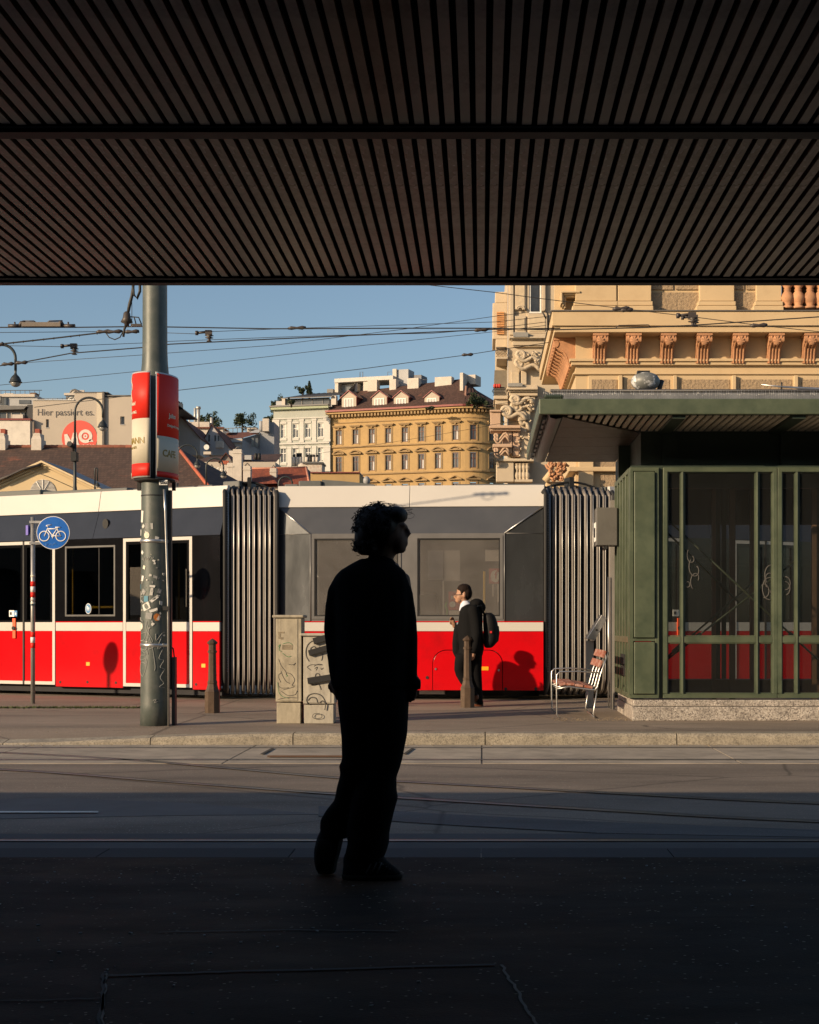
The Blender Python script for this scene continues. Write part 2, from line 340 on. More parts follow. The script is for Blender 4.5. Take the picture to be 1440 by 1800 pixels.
# ================================================================ near canopy
m_slat = M('stained timber slat', (.58,.40,.28), .26, var=.4, sc=1.1, bmp=.08, bsc=30, col2=(.26,.155,.10), thr=.54, soft=.1, str_=(1.6,.9,3), rnd=.34)
m_dark = M('black canopy void', (.010,.010,.011), .9, bmp=0)
m_dsteel = M('dark painted steel', (.025,.026,.027), .5, .2, bmp=.05)
ZC = 2.652
can = thing('station_canopy', (0, -6, 0), 'dark canopy with rows of brown timber slats underneath, roofing the platform', 'canopy')
b = MB(); b.box((-24, -11, 2.72), (12, 6.19, 2.80)); b.build('roof_slab', m_dark, can)
b = MB(); b.box((-24, 6.2, ZC-.014), (12, 6.25, 2.81)); b.build('eave_board', M('eave board', (.15,.10,.07), .5, bmp=.1), can)
b = MB(); b.box((-24, 6.16, ZC-.006), (12, 6.198, ZC+.05)); b.build('eave_trim', M('brown eave trim', (.16,.11,.08), .4), can)
yb0, yb1 = 4.285, 4.405
b = MB(); b.box((-24, yb0+.005, ZC-.004), (12, yb1-.005, 2.715)); b.box((-24, yb0+.03, ZC-.012), (12, yb0+.06, ZC-.0045)); b.build('cross_beam', m_dsteel, can)
pit = .0443
def slatmesh(y0, y1):
    b = MB(); b.box((-.0138, y0, ZC), (.0138, y1, ZC+.022)); me = b.mesh('slat'); me.materials.append(m_slat); return me
A, B_ = slatmesh(0, yb0-.9), slatmesh(0, 6.15-yb1)
for i in range(-72, 60):
    X = i*pit-.003
    inst('slat', A, (X, .9+random.uniform(-.002,.002), random.uniform(-.0015,.0015)), can); inst('slat', B_, (X, yb1+random.uniform(-.002,.002), random.uniform(-.0015,.0015)), can)
b = MB()
for X0 in [x*pit-.003 for x in list(range(-310,-72))+list(range(60,265))]:
    b.box((X0-.0138, .9, ZC), (X0+.0138, yb0, ZC+.02)); b.box((X0-.0138, yb1, ZC), (X0+.0138, 6.15, ZC+.02))
kind(b.build('slat_field', m_slat, can), 'stuff')
b = MB(); b.box((-24, -11, 2.60), (12, .88, 2.715)); b.build('plain_ceiling', m_dark, can)
for X in (-7.5, -4.4, 4.4, 7.5):
    b = MB(); b.tube([(X, 4.345, 0), (X, 4.345, 2.7)], .07, 14); b.build('post', m_dsteel, can)
b = MB(); b.box((-45, -11.6, 0), (40, -11.02, 10.2)); b.build('added_rear_wall', M('added dark wall', (.06,.055,.05), .7, sc=1), can)  # unseen wall added behind the camera to darken reflections in the glass
for X in (-24.2, 12):
    b = MB(); b.box((X, -11, 0), (X+.2, 3.5, 2.715)); b.build('side_wall', MATS['added dark wall'], can)  # unseen end walls added to keep skylight out under the canopy
# added unseen block left of the canopy, darkens what the tram windows mirror
sb_ = thing('unseen_block', (-56, 30, 0), 'long dark block added unseen beyond the left edge, mirrored in the tram windows', 'building')
ops_ = [(y, y+1.6, z, z+2.4) for y in range(-42, 108, 4) for z in (1.2, 5.0, 8.2) if z+2.4 < 11]
b = MB(lambda u, v, z: (-48+v, u, z)); b.wall(-45, 110, -.3, 11.0, ops_, 0, .3); b.build('wall', M('unseen block plaster', (.16,.13,.10), .9, sc=.3), sb_)
b = MB(); b.box((-62, -45, -.3), (-48.6, 110, 10.9)); b.build('core', M('unseen block interior', (.02,.02,.02), .6), sb_)
b = MB(); b.box((-62.4, -45.4, 11.0), (-47.5, 110.4, 11.3)); b.build('roof', MATS['unseen block plaster'], sb_)
# ================================================================ tram
class Sec:
    """a straight run on plan: u along it, v out toward the street, z up"""
    def __init__(s, x0, d0, x1, d1, turn=None):
        s.P0 = Vector(((x0-CX)/F*d0, d0, 0)); s.P1 = Vector(((x1-CX)/F*d1, d1, 0)); s.t = (s.P1-s.P0); s.len = s.t.length; s.t.normalize(); s.n = Vector((s.t.y, -s.t.x, 0))
        if s.n.y > 0: s.n = -s.n
    def __call__(s, u, v, z): q = s.P0+s.t*u+s.n*v; return (q.x, q.y, z)
    def u(s, x):
        c = (x-CX)/F                                  # X = c*Y
        return (c*s.P0.y-s.P0.x)/(s.t.x-c*s.t.y)
    def z(s, x, y): return CH+(CY-y)/F*(s.P0.y+s.t.y*s.u(x))
S1 = Sec(0, 26.0, 388, 24.0); S2 = Sec(484, 24.15, 957, 23.9); S3 = Sec(1084, 24.2, 1440, 26.2)
m_red = M('tram red paint', (.56,.004,.008), .16, rv=.03, var=.07, sc=1.2, bmp=.02, bsc=3, spec=.3, col2=(.40,.006,.009), thr=.66)
m_white = M('tram cream paint', (.57,.545,.50), .2, rv=.03, var=.05, sc=1, bmp=.02, bsc=3, spec=.3)
m_blk = M('tram black paint', (.006,.006,.007), .1, rv=.02, var=.15, bmp=.015, bsc=3, spec=.4)
m_nav = M('tram dark blue grey paint', (.028,.032,.042), .12, rv=.02, var=.12, bmp=.02, bsc=3, spec=.4)
m_gry = M('tram grey frame', (.17,.165,.16), .35, .2, var=.1, bmp=.03)
m_gpan = M('tram glossy grey panel', (.07,.075,.08), .25, .35, var=.25, sc=2.5, bmp=.05, bsc=6, str_=(1,1,.4))
m_rub = M('black rubber', (.012,.012,.012), .7, bmp=.05)
m_fold = M('bellows cloth', (.17,.15,.13), .5, var=.25, sc=2, bmp=.15, bsc=30, str_=(3,3,.6), rnd=.1)
m_edge = M('bellows aluminium rim', (.5,.48,.45), .4, .6, bmp=.05)
m_under = M('underframe', (.015,.015,.018), .8, bmp=.1)
m_roofg = M('roof equipment grey', (.10,.105,.10), .6, var=.2, sc=3)
m_int = M('tram interior panel', (.22,.21,.20), .7); m_intd = M('tram dark interior', (.02,.02,.022), .7)
m_yel = M('yellow handrail', (.75,.48,.03), .4); m_org = M('orange reflector', (.85,.36,.01), .4); m_seat = M('tram seat', (.12,.03,.03), .6)
m_sil = M('bare metal', (.55,.54,.52), .35, .9, bmp=.05)
g_dark = glass('dark tram glass', (.5,.5,.5), .25, bmp=.06)
g_refl = glass('beige reflection tram glass', (.88,.87,.86), .6, (.40,.375,.35), .20, bmp=.02)  # beige diffuse layer paints a bright reflected tone into the panes
tram = thing('tram', (-2, 25, 0), 'long low-floor tram in red, cream and black with ribbed bellows', 'tram')
def sb(sec, u0, u1, v0, v1, z0, z1, name, mat, par=tram, bevel=0): 
    b = MB(sec); b.box((u0, v0, z0), (u1, v1, z1)); return b.build(name, mat, par, bevel=bevel)
def body(sec, ua, ub, holes_up, holes_lo, slope_cut=None, upper=m_blk, ztop=2.68, zw=1.262, slopemat=m_nav, vs=-.17, farops=(), lo_cuts=()):
    """side wall as a sheet with openings, sloping cant panel, cream roof band, roof, far wall, floor, ceiling"""
    b = MB(sec); b.wall(ua, ub, zw, ztop, [(h[0], h[1], max(zw, h[2]), h[3]) for h in holes_up], 0, .06); b.build('window_band', upper, tram)
    b = MB(sec); b.add([(ua,-.05,3.50),(ub,-.05,3.50),(ub,-.35,3.56),(ua,-.35,3.56)], [(0,1,2,3)]) if False else None
    b = MB(sec); b.box((ua,-2.35,3.44),(ub,vs-.16,3.50)); b.build('roof', m_roofg, tram)
    b = MB(sec); b.wall(ua, ub, .25, 3.46, farops, -2.4, .05); b.build('far_side_wall', m_intd, tram)
    b = MB(sec); b.box((ua,-2.38,.22),(ub,-.05,.32)); b.build('floor', m_intd, tram)
    b = MB(sec); b.box((ua,-2.38,2.74),(ub,-.2,2.78)); b.build('ceiling', m_int, tram)
    for uu in (ua+.01, ub-.05): sb(sec, uu, uu+.04, -2.38, -.08, .32, 2.73, 'end_wall', m_intd)
# ---- section 1 (left)
U = S1.u; ua1, ub1 = -4.2, U(387)
D2 = (U(217), U(338)); D1 = (U(-62), U(97)); WN = (U(115), U(203), 1.36, 2.56)
body(S1, ua1, ub1, [(*D1, 1.0, 2.67), (*D2, 1.0, 2.67), WN], [], farops=[(U(300),U(330),1.3,2.5),(U(60),U(96),1.4,2.3),(U(205),U(222),1.35,1.9),(U(172),U(196),1.55,2.25)])
def canted(sec, ua, ub, seams, z0=2.68, z1=3.145, mat=m_nav, vs=-.17):
    es = [ua]+seams+[ub]
    for a, c in zip(es[:-1], es[1:]):
        b = MB(sec); a += .004; c -= .004
        b.hexa([(a,-.05,z0),(c,-.05,z0),(c,0,z0),(a,0,z0),(a,vs-.05,z1),(c,vs-.05,z1),(c,vs,z1),(a,vs,z1)]); b.build('cant_panel', mat, tram)
        b = MB(sec); b.hexa([(a,vs-.05,z1+.004),(c,vs-.05,z1+.004),(c,vs+.02,z1+.004),(a,vs+.02,z1+.004),(a,vs-.12,3.5),(c,vs-.12,3.5),(c,vs-.05,3.5),(a,vs-.05,3.5)]); b.build('roof_band', m_white, tram, bevel=.006)
canted(S1, ua1, ub1, [U(-180), U(163)])
for i, (a, c) in enumerate(((ua1, D1[0]), (D1[1], D2[0]), (D2[1], ub1))):
    a += .012; c -= .012
    sb(S1, a, c, -.05, .0, .155, 1.108, 'side_panel', m_red, bevel=.006); sb(S1, a, c, -.05, .0, 1.112, 1.258, 'stripe_panel', m_white, bevel=.005)
    sb(S1, a, c, -.05, .003, 1.259, 1.275, 'trim_line', m_red)
def window(sec, u0, u1, z0, z1, fr, gl, w=.035, v=0.0, name='window'):
    b = MB(sec); 
    for q in ((u0,u1,z0,z0+w),(u0,u1,z1-w,z1),(u0,u0+w,z0+w,z1-w),(u1-w,u1,z0+w,z1-w)): b.box((q[0], v-.03, q[2]), (q[1], v+.008, q[3]))
    o = b.build(name, fr, tram); sb(sec, u0+w*.5, u1-w*.5, v-.022, v-.016, z0+w*.5, z1-w*.5, 'pane', gl, o); return o
wn = window(S1, *WN, M('dark window frame', (.05,.05,.05), .4), g_dark, .03)
sb(S1, U(173), U(174.2), -.03, -.008, 1.40, 2.52, 'pane_joint', m_rub, wn)
def door(sec, u0, u1, mid, z0=.185, z1=2.665):
    o = MB(sec); w = .055
    for a, c in ((u0, mid-.018), (mid+.018, u1)):
        for q in ((a,c,z0,z0+w),(a,c,z1-w,z1)): o.box((q[0],-.045,q[2]),(q[1],.006,q[3]))
    o.box((u0,-.045,z0+w),(u0+w,.006,z1-w)); o.box((u1-w,-.045,z0+w),(u1,.006,z1-w)); o = o.build('door', m_white, tram)
    sb(sec, mid-.017, mid+.017, -.045, .012, z0, z1, 'rubber_seal', m_rub, o)
    for a, c in ((u0+w+.002, mid-.02), (mid+.02, u1-w-.002)):
        sb(sec, a, c, -.04, -.002, z0+w+.002, 1.108, 'lower_panel', m_red, o); sb(sec, a, c, -.04, .0, 1.112, 1.262, 'stripe_panel', m_white, o)
        f = MB(sec)
        for q in ((a,c,1.266,1.30),(a,c,z1-w-.05,z1-w-.002),(a,a+.05,1.30,z1-w-.05),(c-.05,c,1.30,z1-w-.05)): f.box((q[0],-.04,q[2]),(q[1],.0,q[3]))
        f.build('pane_frame', m_blk, o); sb(sec, a+.045, c-.045, -.03, -.022, 1.29, z1-w-.04, 'pane', g_dark, o)
    for q in (u0-.012, u1): sb(sec, q, q+.012, -.06, -.01, .16, 2.67, 'jamb_gasket', m_rub, o)
    return o
d1 = door(S1, *D1, U(42)); d2 = door(S1, *D2, U(277))
def opener(o, sec, x):                                # orange door opener with sticker above
    u = sec.u(x); sb(sec, u-.035, u+.035, -.0, .022, .98, 1.33, 'opener_plate', M('orange red plastic', (.85,.10,.02), .4), o, .006)
    b = MB(); c = Vector(sec(u, .02, 1.16)); b.tube([c, c+sec.n*.02], .035, 12); b.build('push_button', m_rub, o)
    sb(sec, u-.12, u-.005, -.0, .008, 1.36, 1.47, 'sticker', M('white sticker', (.75,.75,.72), .6), o); sb(sec, u+.0, u+.06, -.0, .009, 1.365, 1.465, 'sticker', M('blue sticker', (.05,.2,.42), .5), o)
    sb(sec, u-.10, u-.06, 0, .012, 1.39, 1.44, 'sticker_print', m_rub, o); sb(sec, u+.02, u+.045, 0, .012, 1.39, 1.43, 'sticker_print', MATS['white sticker'], o)
opener(d1, S1, 26)
def disc(sec, u, v, z, ru, rz, t, name, mat, par):
    b = MB(sec); n = 20; b.loft([[(u+ru*math.cos(2*math.pi*k/n), v+q, z+rz*math.sin(2*math.pi*k/n)) for k in range(n)] for q in (0, t)], False); return b.build(name, mat, par)
q = disc(S1, U(156), .0, S1.z(156,1070), .062, .09, .01, 'pram_sticker', MATS['white sticker'], wn); disc(S1, U(156), .002, S1.z(156,1070), .054, .08, .011, 'sticker_face', MATS['blue sticker'], wn)
b = MB(S1); u = U(156); z = S1.z(156, 1070); b.box((u-.028,.01,z-.005),(u+.028,.016,z+.02)); b.box((u-.028,.01,z+.02),(u+.0,.016,z+.045)); b.box((u-.025,.01,z-.03),(u-.008,.016,z-.012)); b.box((u+.008,.01,z-.03),(u+.025,.016,z-.012)); b.build('pram_symbol', MATS['white sticker'], wn)
b = MB(S1); b.tube([(U(126),-.35,1.52),(U(200),-.35,1.52)], .022, 8); b.build('handrail', m_yel, tram)
b = MB(S1); b.tube([(U(232),-.5,1.48),(U(262),-.5,1.48)], .022, 8); b.build('handrail', m_yel, tram)
for x in (60, 250, 318): 
    b = MB(S1); b.tube([(U(x),-1.0,.32),(U(x),-1.0,2.72)], .018, 8); b.build('grab_pole', m_yel, tram)
for x in (135, 185): 
    b = MB(S1); b.box((U(x)-.2,-1.1,.32),(U(x)+.2,-.7,.78)); b.box((U(x)-.2,-1.2,.78),(U(x)+.2,-1.1,1.35)); b.build('passenger_seat', m_seat, tram, bevel=.03)
for x, y in ((155,1167), (358,1170)): sb(S1, U(x)-.038, U(x)+.038, 0, .006, S1.z(x,y)-.03, S1.z(x,y)+.03, 'reflector', m_org)
for x, y in ((106,1199),(154,1199),(204,1200),(345,1203)): disc(S1, U(x), 0, S1.z(x,y), .02, .022, .006, 'panel_lock', m_rub, tram)
disc(S1, U(181), -.09, 2.93, .06, .085, .03, 'side_camera', m_rub, tram)
sb(S1, U(44), U(48), -.06, -.02, 2.78, 2.95, 'purple_sticker', M('purple sticker', (.12,.09,.5), .5))
sb(S1, ua1, ub1-.05, -.35, -.12, .06, .17, 'side_sill', m_under)
# ---- section 2 (middle)
U = S2.u; ub2 = S2.len; e0, e1 = U(546), U(887)
W1 = (U(548), U(705), 1.31, 2.665); W2 = (U(729), U(884), 1.31, 2.665)
b = MB(S2); b.wall(e0, e1, 1.262, 2.70, [W1, W2], 0, .06); b.build('window_band', m_gry, tram)
b = MB(S2); b.box((0,-2.35,3.44),(ub2,-.36,3.50)); b.build('roof', m_roofg, tram)
b = MB(S2); b.wall(0, ub2, .25, 3.46, [], -2.4, .05); b.build('far_side_wall', m_int, tram)
b = MB(S2); b.box((0,-2.38,.22),(ub2,-.05,.32)); b.build('floor', m_intd, tram); b = MB(S2); b.box((0,-2.38,2.74),(ub2,-.2,2.78)); b.build('ceiling', m_int, tram)
es = [0, U(718.5), ub2]
for a, c in zip(es[:-1], es[1:]):
    b = MB(S2); b.hexa([(a+.004,-.23,3.145),(c-.004,-.23,3.145),(c-.004,-.15,3.145),(a+.004,-.15,3.145),(a+.004,-.31,3.5),(c-.004,-.31,3.5),(c-.004,-.23,3.5),(a+.004,-.23,3.5)]); b.build('roof_band', m_white, tram, bevel=.006)
b = MB(S2); b.add([(e0,0,2.70),(e1,0,2.70),(ub2-.02,-.17,3.14),(.02,-.17,3.14),(e0,-.05,2.70),(e1,-.05,2.70),(ub2-.02,-.22,3.14),(.02,-.22,3.14)], [(0,1,2,3),(7,6,5,4),(0,4,5,1),(2,6,7,3),(1,5,6,2),(3,7,4,0)]); b.build('cant_panel', M('tram grey cant paint', (.075,.078,.085), .35, .1, var=.1, bmp=.03), tram)
for a, c in ((e0, .02), (e1, ub2-.02)):
    zs = [1.278, 2.72, 2.724, 3.135]
    b = MB(S2); b.add([(a,.002,1.278),(c,-.15,1.278),(c,-.15,2.695),(a,.002,2.695)], [(0,1,2,3)]); b.build('end_panel', m_gpan, tram)
    b = MB(S2); b.add([(a,.002,2.703),(c,-.15,2.703),(c,-.172,3.135)], [(0,1,2)]); b.build('end_panel', m_gpan, tram)
    b = MB(S2); b.tube([(a,.004,2.70),(c,-.165,3.142)], .012, 6); b.build('edge_trim', m_sil, tram)
    b = MB(S2); b.tube([(a,.002,2.699),(c,-.15,2.699)], .006, 6); b.build('panel_seam', m_gry, tram)
    b = MB(S2); b.tube([(a,.0,1.28),(a,.0,2.70)], .012, 6); b.build('corner_trim', m_gry, tram)
def refl_window(W_):
    w_ = window(S2, *W_, m_gry, g_refl, .045, .004); 
    b = MB(S2); u0,u1,z0,z1 = W_; i = .05
    for q in ((u0+i,u1-i,z0+i,z0+i+.015),(u0+i,u1-i,z1-i-.015,z1-i),(u0+i,u0+i+.015,z0+i,z1-i),(u1-i-.015,u1-i,z0+i,z1-i)): b.box((q[0],-.02,q[2]),(q[1],.004,q[3]))
    b.build('rubber_seal', m_rub, w_)
refl_window(W1); refl_window(W2)
m_hatch = m_red
def red2(a, c): sb(S2, a, c, -.05, 0, .155, 1.108, 'side_panel', m_red, bevel=.006)
h0, h1 = U(761.5), U(883)
red2(U(484)+.02, h0-.3) ; 
# panel round the wheel hatch, hatch set into it with an open seam
b = MB(S2); n = 10; r = .22; zt = .80
def arch(a, c, z, r, n=10): return [(a, .155)]+[(a+r-r*math.cos(math.pi/2*k/n), z-r+r*math.sin(math.pi/2*k/n)) for k in range(n+1)]+[(c-r+r*math.sin(math.pi/2*k/n), z-r+r*math.cos(math.pi/2*k/n)) for k in range(n+1)]+[(c, .155)]
o = arch(h0-.012, h1+.012, zt+.012, r+.01)
out = [(h0-.3,.155)]+[(h0-.3,1.108),(ub2-.015,1.108),(ub2-.015,.155)]
poly = o[::-1]+[(h0-.3,.155),(h0-.3,1.108),(ub2-.015,1.108),(ub2-.015,.155)]
b.prism(poly, 0, -.05); b.build('side_panel', m_red, tram)
b = MB(S2); b.prism(arch(h0, h1, zt, r), .002, -.04); b.build('wheel_hatch', m_red, tram, bevel=.004)
b = MB(S2); b.prism(arch(h0-.05, h1+.05, zt+.05, r), -.055, -.06); b.build('hatch_recess', m_rub, tram)
for x, y in ((766,1176),(877,1178)): disc(S2, U(x), .002, S2.z(x,y), .016, .018, .012, 'hatch_lock', m_sil, tram)
for x, y in ((751,1191),(889,1211),(942,1211)): disc(S2, U(x), 0, S2.z(x,y), .024, .026, .008, 'panel_lock', m_rub, tram)
sb(S2, U(853)-.055, U(853)+.055, 0, .008, S2.z(853,1175)-.03, S2.z(853,1175)+.03, 'reflector', m_org)
sb(S2, .02, ub2-.015, -.05, 0, 1.112, 1.256, 'stripe_panel', m_white, bevel=.005); sb(S2, .02, ub2-.015, -.05, .002, 1.2585, 1.274, 'trim_line', m_red)
for x in (797, 905): 
    o = disc(S2, U(x)-.0, -.5, .30, .34, .28, .12, 'wheel', m_under, tram); disc(S2, U(x), -.38, .30, .20, .18, .02, 'wheel_hub', M('wheel hub', (.05,.05,.05), .5, .5), o)
sb(S2, .1, ub2-.1, -1.2, -.55, .04, .17, 'bogie_frame', m_under)
sb(S2, U(735), U(780), -.32, -.2, .08, .14, 'brake_shoe', m_sil)
# fittings behind the beige reflection glass
m_ylp = MATS['yellow handrail']
b = MB(S2); b.tube([(U(849),-.45,.32),(U(849),-.45,2.1)], .022, 8); b.build('grab_pole', m_yel, tram)
m_pos = M('red poster paper', (.42,.03,.03), .7); m_pap = M('pale poster paper', (.6,.56,.5), .7); m_grn = M('green plastic', (.12,.4,.06), .5)
def poster(x0, x1, y0, y1, v, mat, name='poster'):
    return sb(S2, U(x0), U(x1), v, v+.01, S2.z(x0,y1), S2.z(x0,y0), name, mat)
poster(786,806,1039,1072,-.30,m_pos); poster(858,879,998,1025,-.30,m_pos); poster(749,776,966,1018,-.32,m_pap); poster(777,806,966,1020,-.33,M('grey poster paper', (.38,.36,.33), .7))
poster(851,880,964,985,-.33,m_pap); poster(787,806,1073,1081,-.29,m_pap); poster(775,778,1020,1082,-.3,m_pap); poster(873,876,1026,1058,-.3,m_pap); poster(864,866,1026,1048,-.3,m_pap)
text('K L A', .09, m_pap, lambda x,y,z: S2(U(790)+x, -.285+z, S2.z(790,1053)+y), 'poster_lettering', tram, .002)
disc(S2, U(793), -.285, S2.z(793,1062), .05, .05, .004, 'poster_emblem', m_pap, tram); disc(S2, U(869), -.285, S2.z(869,1012), .075, .1, .004, 'poster_emblem', m_pap, tram)
text('f', .17, m_pos, lambda x,y,z: S2(U(868)+x, -.275+z, S2.z(868,1016)+y), 'poster_lettering', tram, .002)
b = MB(S2); b.tube([S for S in [(U(783),-.3,S2.z(783,1082)),(U(784),-.3,S2.z(784,1072)),(U(780.5),-.3,S2.z(780,1064)),(U(783),-.3,S2.z(783,1058))]], .014, 6); b.build('green_loop', m_grn, tram)
sb(S2, U(731), U(768), -.5, -.3, 1.0, S2.z(740,1041), 'seat_back', m_gry, bevel=.08); sb(S2, U(735), U(764), -.3, -.29, 1.25, S2.z(740,1045), 'seat_cushion', m_intd, bevel=.05)
for x in (575, 640): sb(S2, U(x)-.2, U(x)+.2, -.9, -.75, .32, 1.75, 'passenger_seat', m_seat, bevel=.04)
# ---- section 3 (seen through the shelter)
U = S3.u; ub3 = S3.len+2.5
DD = (U(1092), U(1200)); DE = (U(1290), U(1400))
body(S3, 0, ub3, [(*DD,1.0,2.67),(*DE,1.0,2.67)], [], farops=[(DD[0]+.1,DD[1]-.1,1.2,2.5)])
canted(S3, 0, ub3, [U(1250)])
for a, c in ((.01, DD[0]), (DD[1], DE[0]), (DE[1], ub3)):
    sb(S3, a+.012, c-.012, -.05, 0, .155, 1.108, 'side_panel', m_red, bevel=.006); sb(S3, a+.012, c-.012, -.05, 0, 1.112, 1.258, 'stripe_panel', m_white)
dd = door(S3, *DD, (DD[0]+DD[1])/2); door(S3, *DE, (DE[0]+DE[1])/2); opener(dd, S3, 1215-22)
sb(S3, 0, ub3, -.35, -.12, .06, .17, 'side_sill', m_under)
# ---- bellows
def bellows(secA, uA, secB, uB, n, v=-.13):
    A = Vector(secA(uA, v, 0)); B = Vector(secB(uB, v, 0)); t = (B-A); L = t.length; t.normalize(); nr = Vector((t.y, -t.x, 0)); nr = nr if nr.y < 0 else -nr
    fr = lambda u, vv, z: tuple(A+t*u+nr*vv+Vector((0,0,z)))
    root = MB(fr); root.box((.0,-2.1,.22),(L,-.14,3.3)); root = root.build('bellows', m_rub, tram)
    p = L/n; path = [(-.22,3.36),(-.06,3.40),(.0,3.34),(.005,2.4),(.0,1.2),(.0,.55),(-.015,.33),(-.07,.19),(-.18,.12),(-.3,.10)]
    for i in range(n):
        u = p*(i+.5); wd = p*.36; j = random.uniform(-.006,.006)
        f = MB(fr); rings = []
        for k, (vv, z) in enumerate(path):
            dz = random.uniform(-.004,.004); tz = (path[min(k+1,len(path)-1)][0]-path[max(k-1,0)][0], path[min(k+1,len(path)-1)][1]-path[max(k-1,0)][1]); l = math.hypot(*tz); nn = (-tz[1]/l, tz[0]/l)   # outward
            pr = []
            for a, h in ((-1,-.14),(-.85,.0),(-.35,.045),(.35,.045),(.85,.0),(1,-.14)):
                pr.append((u+wd*a+j+dz, vv+nn[0]*h if nn[0] > 0 else vv-nn[0]*h, z+(nn[1]*h if nn[0] > 0 else -nn[1]*h)))
            rings.append(pr)
        f.loft(rings, True); f.build('bellows_fold', m_fold, root)
        r = MB(fr); r.tube([(u+wd*.62+j, vv+.04*(1 if z > .2 else .3), z-(.0 if z > .3 else .03)) for vv, z in path[2:-1]], .011, 5); r.build('fold_rim', m_edge, root)
    for uu in (.0, L):
        f = MB(fr); f.tube([(uu, vv+.07, z) for vv, z in path], .035, 6); f.build('end_frame', m_rub, root)
    f = MB(fr)
    for k in range(70): 
        z = .45+k*.041; f.box((.035,.03,z),(.055,.055,z+.018))
    kind(f.build('rivet_row', m_edge, root), 'stuff')
    for q in (-.35, -.8):
        f = MB(fr); f.tube([(L*i/10, q, 3.42+.16*math.sin(math.pi*i/10)) for i in range(11)], .02, 6); f.build('roof_cable', m_rub, root)
    f = MB(fr); f.box((L*.45,-.6,3.36),(L*.52,-.3,3.66)); f.build('cable_bracket', m_rub, root)
bellows(S1, ub1, S2, .0, 10); bellows(S2, ub2, S3, 0, 11)
# roof equipment
def eq(sec, x0, x1, z1, v0=-1.4, v1=-.5, name='roof_box', mat=m_roofg):
    return sb(sec, sec.u(x0), sec.u(x1), v0, v1, 3.49, z1, name, mat, bevel=.02)
eq(S1,-40,36,3.62); eq(S1,40,190,3.58); eq(S1,318,345,3.55,-.9,-.45); eq(S1,360,390,3.60,-1.0,-.5); eq(S1,200,310,3.55)
o = eq(S2,516,557,3.61,-1.0,-.45); b = MB(S2); b.prism([(S2.u(557),3.5),(S2.u(557),3.63),(S2.u(590),3.61),(S2.u(650),3.55),(S2.u(650),3.5)], -.5, -1.1); b.build('roof_box', m_roofg, tram)
b = MB(); c = Vector(S2(S2.u(636), -.6, 3.62)); b.ell(c, (.06,.06,.075)); b.build('roof_dome', M('grey dome', (.3,.3,.3), .5), tram)
eq(S2,800,955,3.545); eq(S2,490,515,3.56)
# ================================================================ glazed tram shelter
m_green = M('shelter green paint', (.08,.098,.060), .42, var=.18, sc=2, bmp=.06, bsc=20, col2=(.045,.062,.038), thr=.58)
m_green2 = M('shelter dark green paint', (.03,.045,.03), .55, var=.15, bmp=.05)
m_gran = granite('plinth granite', [(.30,.26,.22),(.52,.47,.40),(.12,.10,.09),(.62,.57,.5),(.24,.2,.17)], 75)
m_sheet = M('brown metal sheet', (.12,.10,.085), .42, .5, var=.3, sc=3, bmp=.35, bsc=5, str_=(2,.7,1), bd=.03)
m_roofz = M('grey zinc', (.22,.225,.23), .5, .4, var=.2, sc=4)
m_slat2 = M('pale soffit slat', (.55,.49,.38), .5, var=.2, sc=3, rnd=.1)
m_brown = M('brown varnished post', (.16,.095,.055), .5)
g_sh = glass('shelter glass', (.9,.91,.9), .3, (.3,.3,.28), .022)
XL, YF, YB, XR = 1.90, 18.70, 20.75, 8.9
shl = thing('tram_shelter', (4.5, 19.7, 0), 'green steel and glass tram shelter on a granite plinth under a wide flat roof', 'shelter')
b = MB(); b.box((XL, YF-.06, 0), (XR, YB, .18)); b.build('plinth', m_gran, shl, bevel=.012)
b = MB(); b.box((XL+.01, YF-.05, .184), (XR, YF+.2, .265)); b.build('plinth_cap', m_gran, shl, bevel=.01)
b = MB(); b.box((XL+.01, YF+.2, .184), (XL+.2, YB, .262)); b.build('plinth_cap', m_gran, shl, bevel=.01)
def fx(px): return (px-CX)/F*YF
def rect_frame(b, x0, x1, z0, z1, w, y0, y1):
    b.box((x0,y0,z0),(x1,y1,z0+w)); b.box((x0,y0,z1-w),(x1,y1,z1)); b.box((x0,y0,z0+w),(x0+w,y1,z1-w)); b.box((x1-w,y0,z0+w),(x1,y1,z1-w))
Z0, ZM0, ZM1, Z1 = .285, .985, 1.065, 3.20
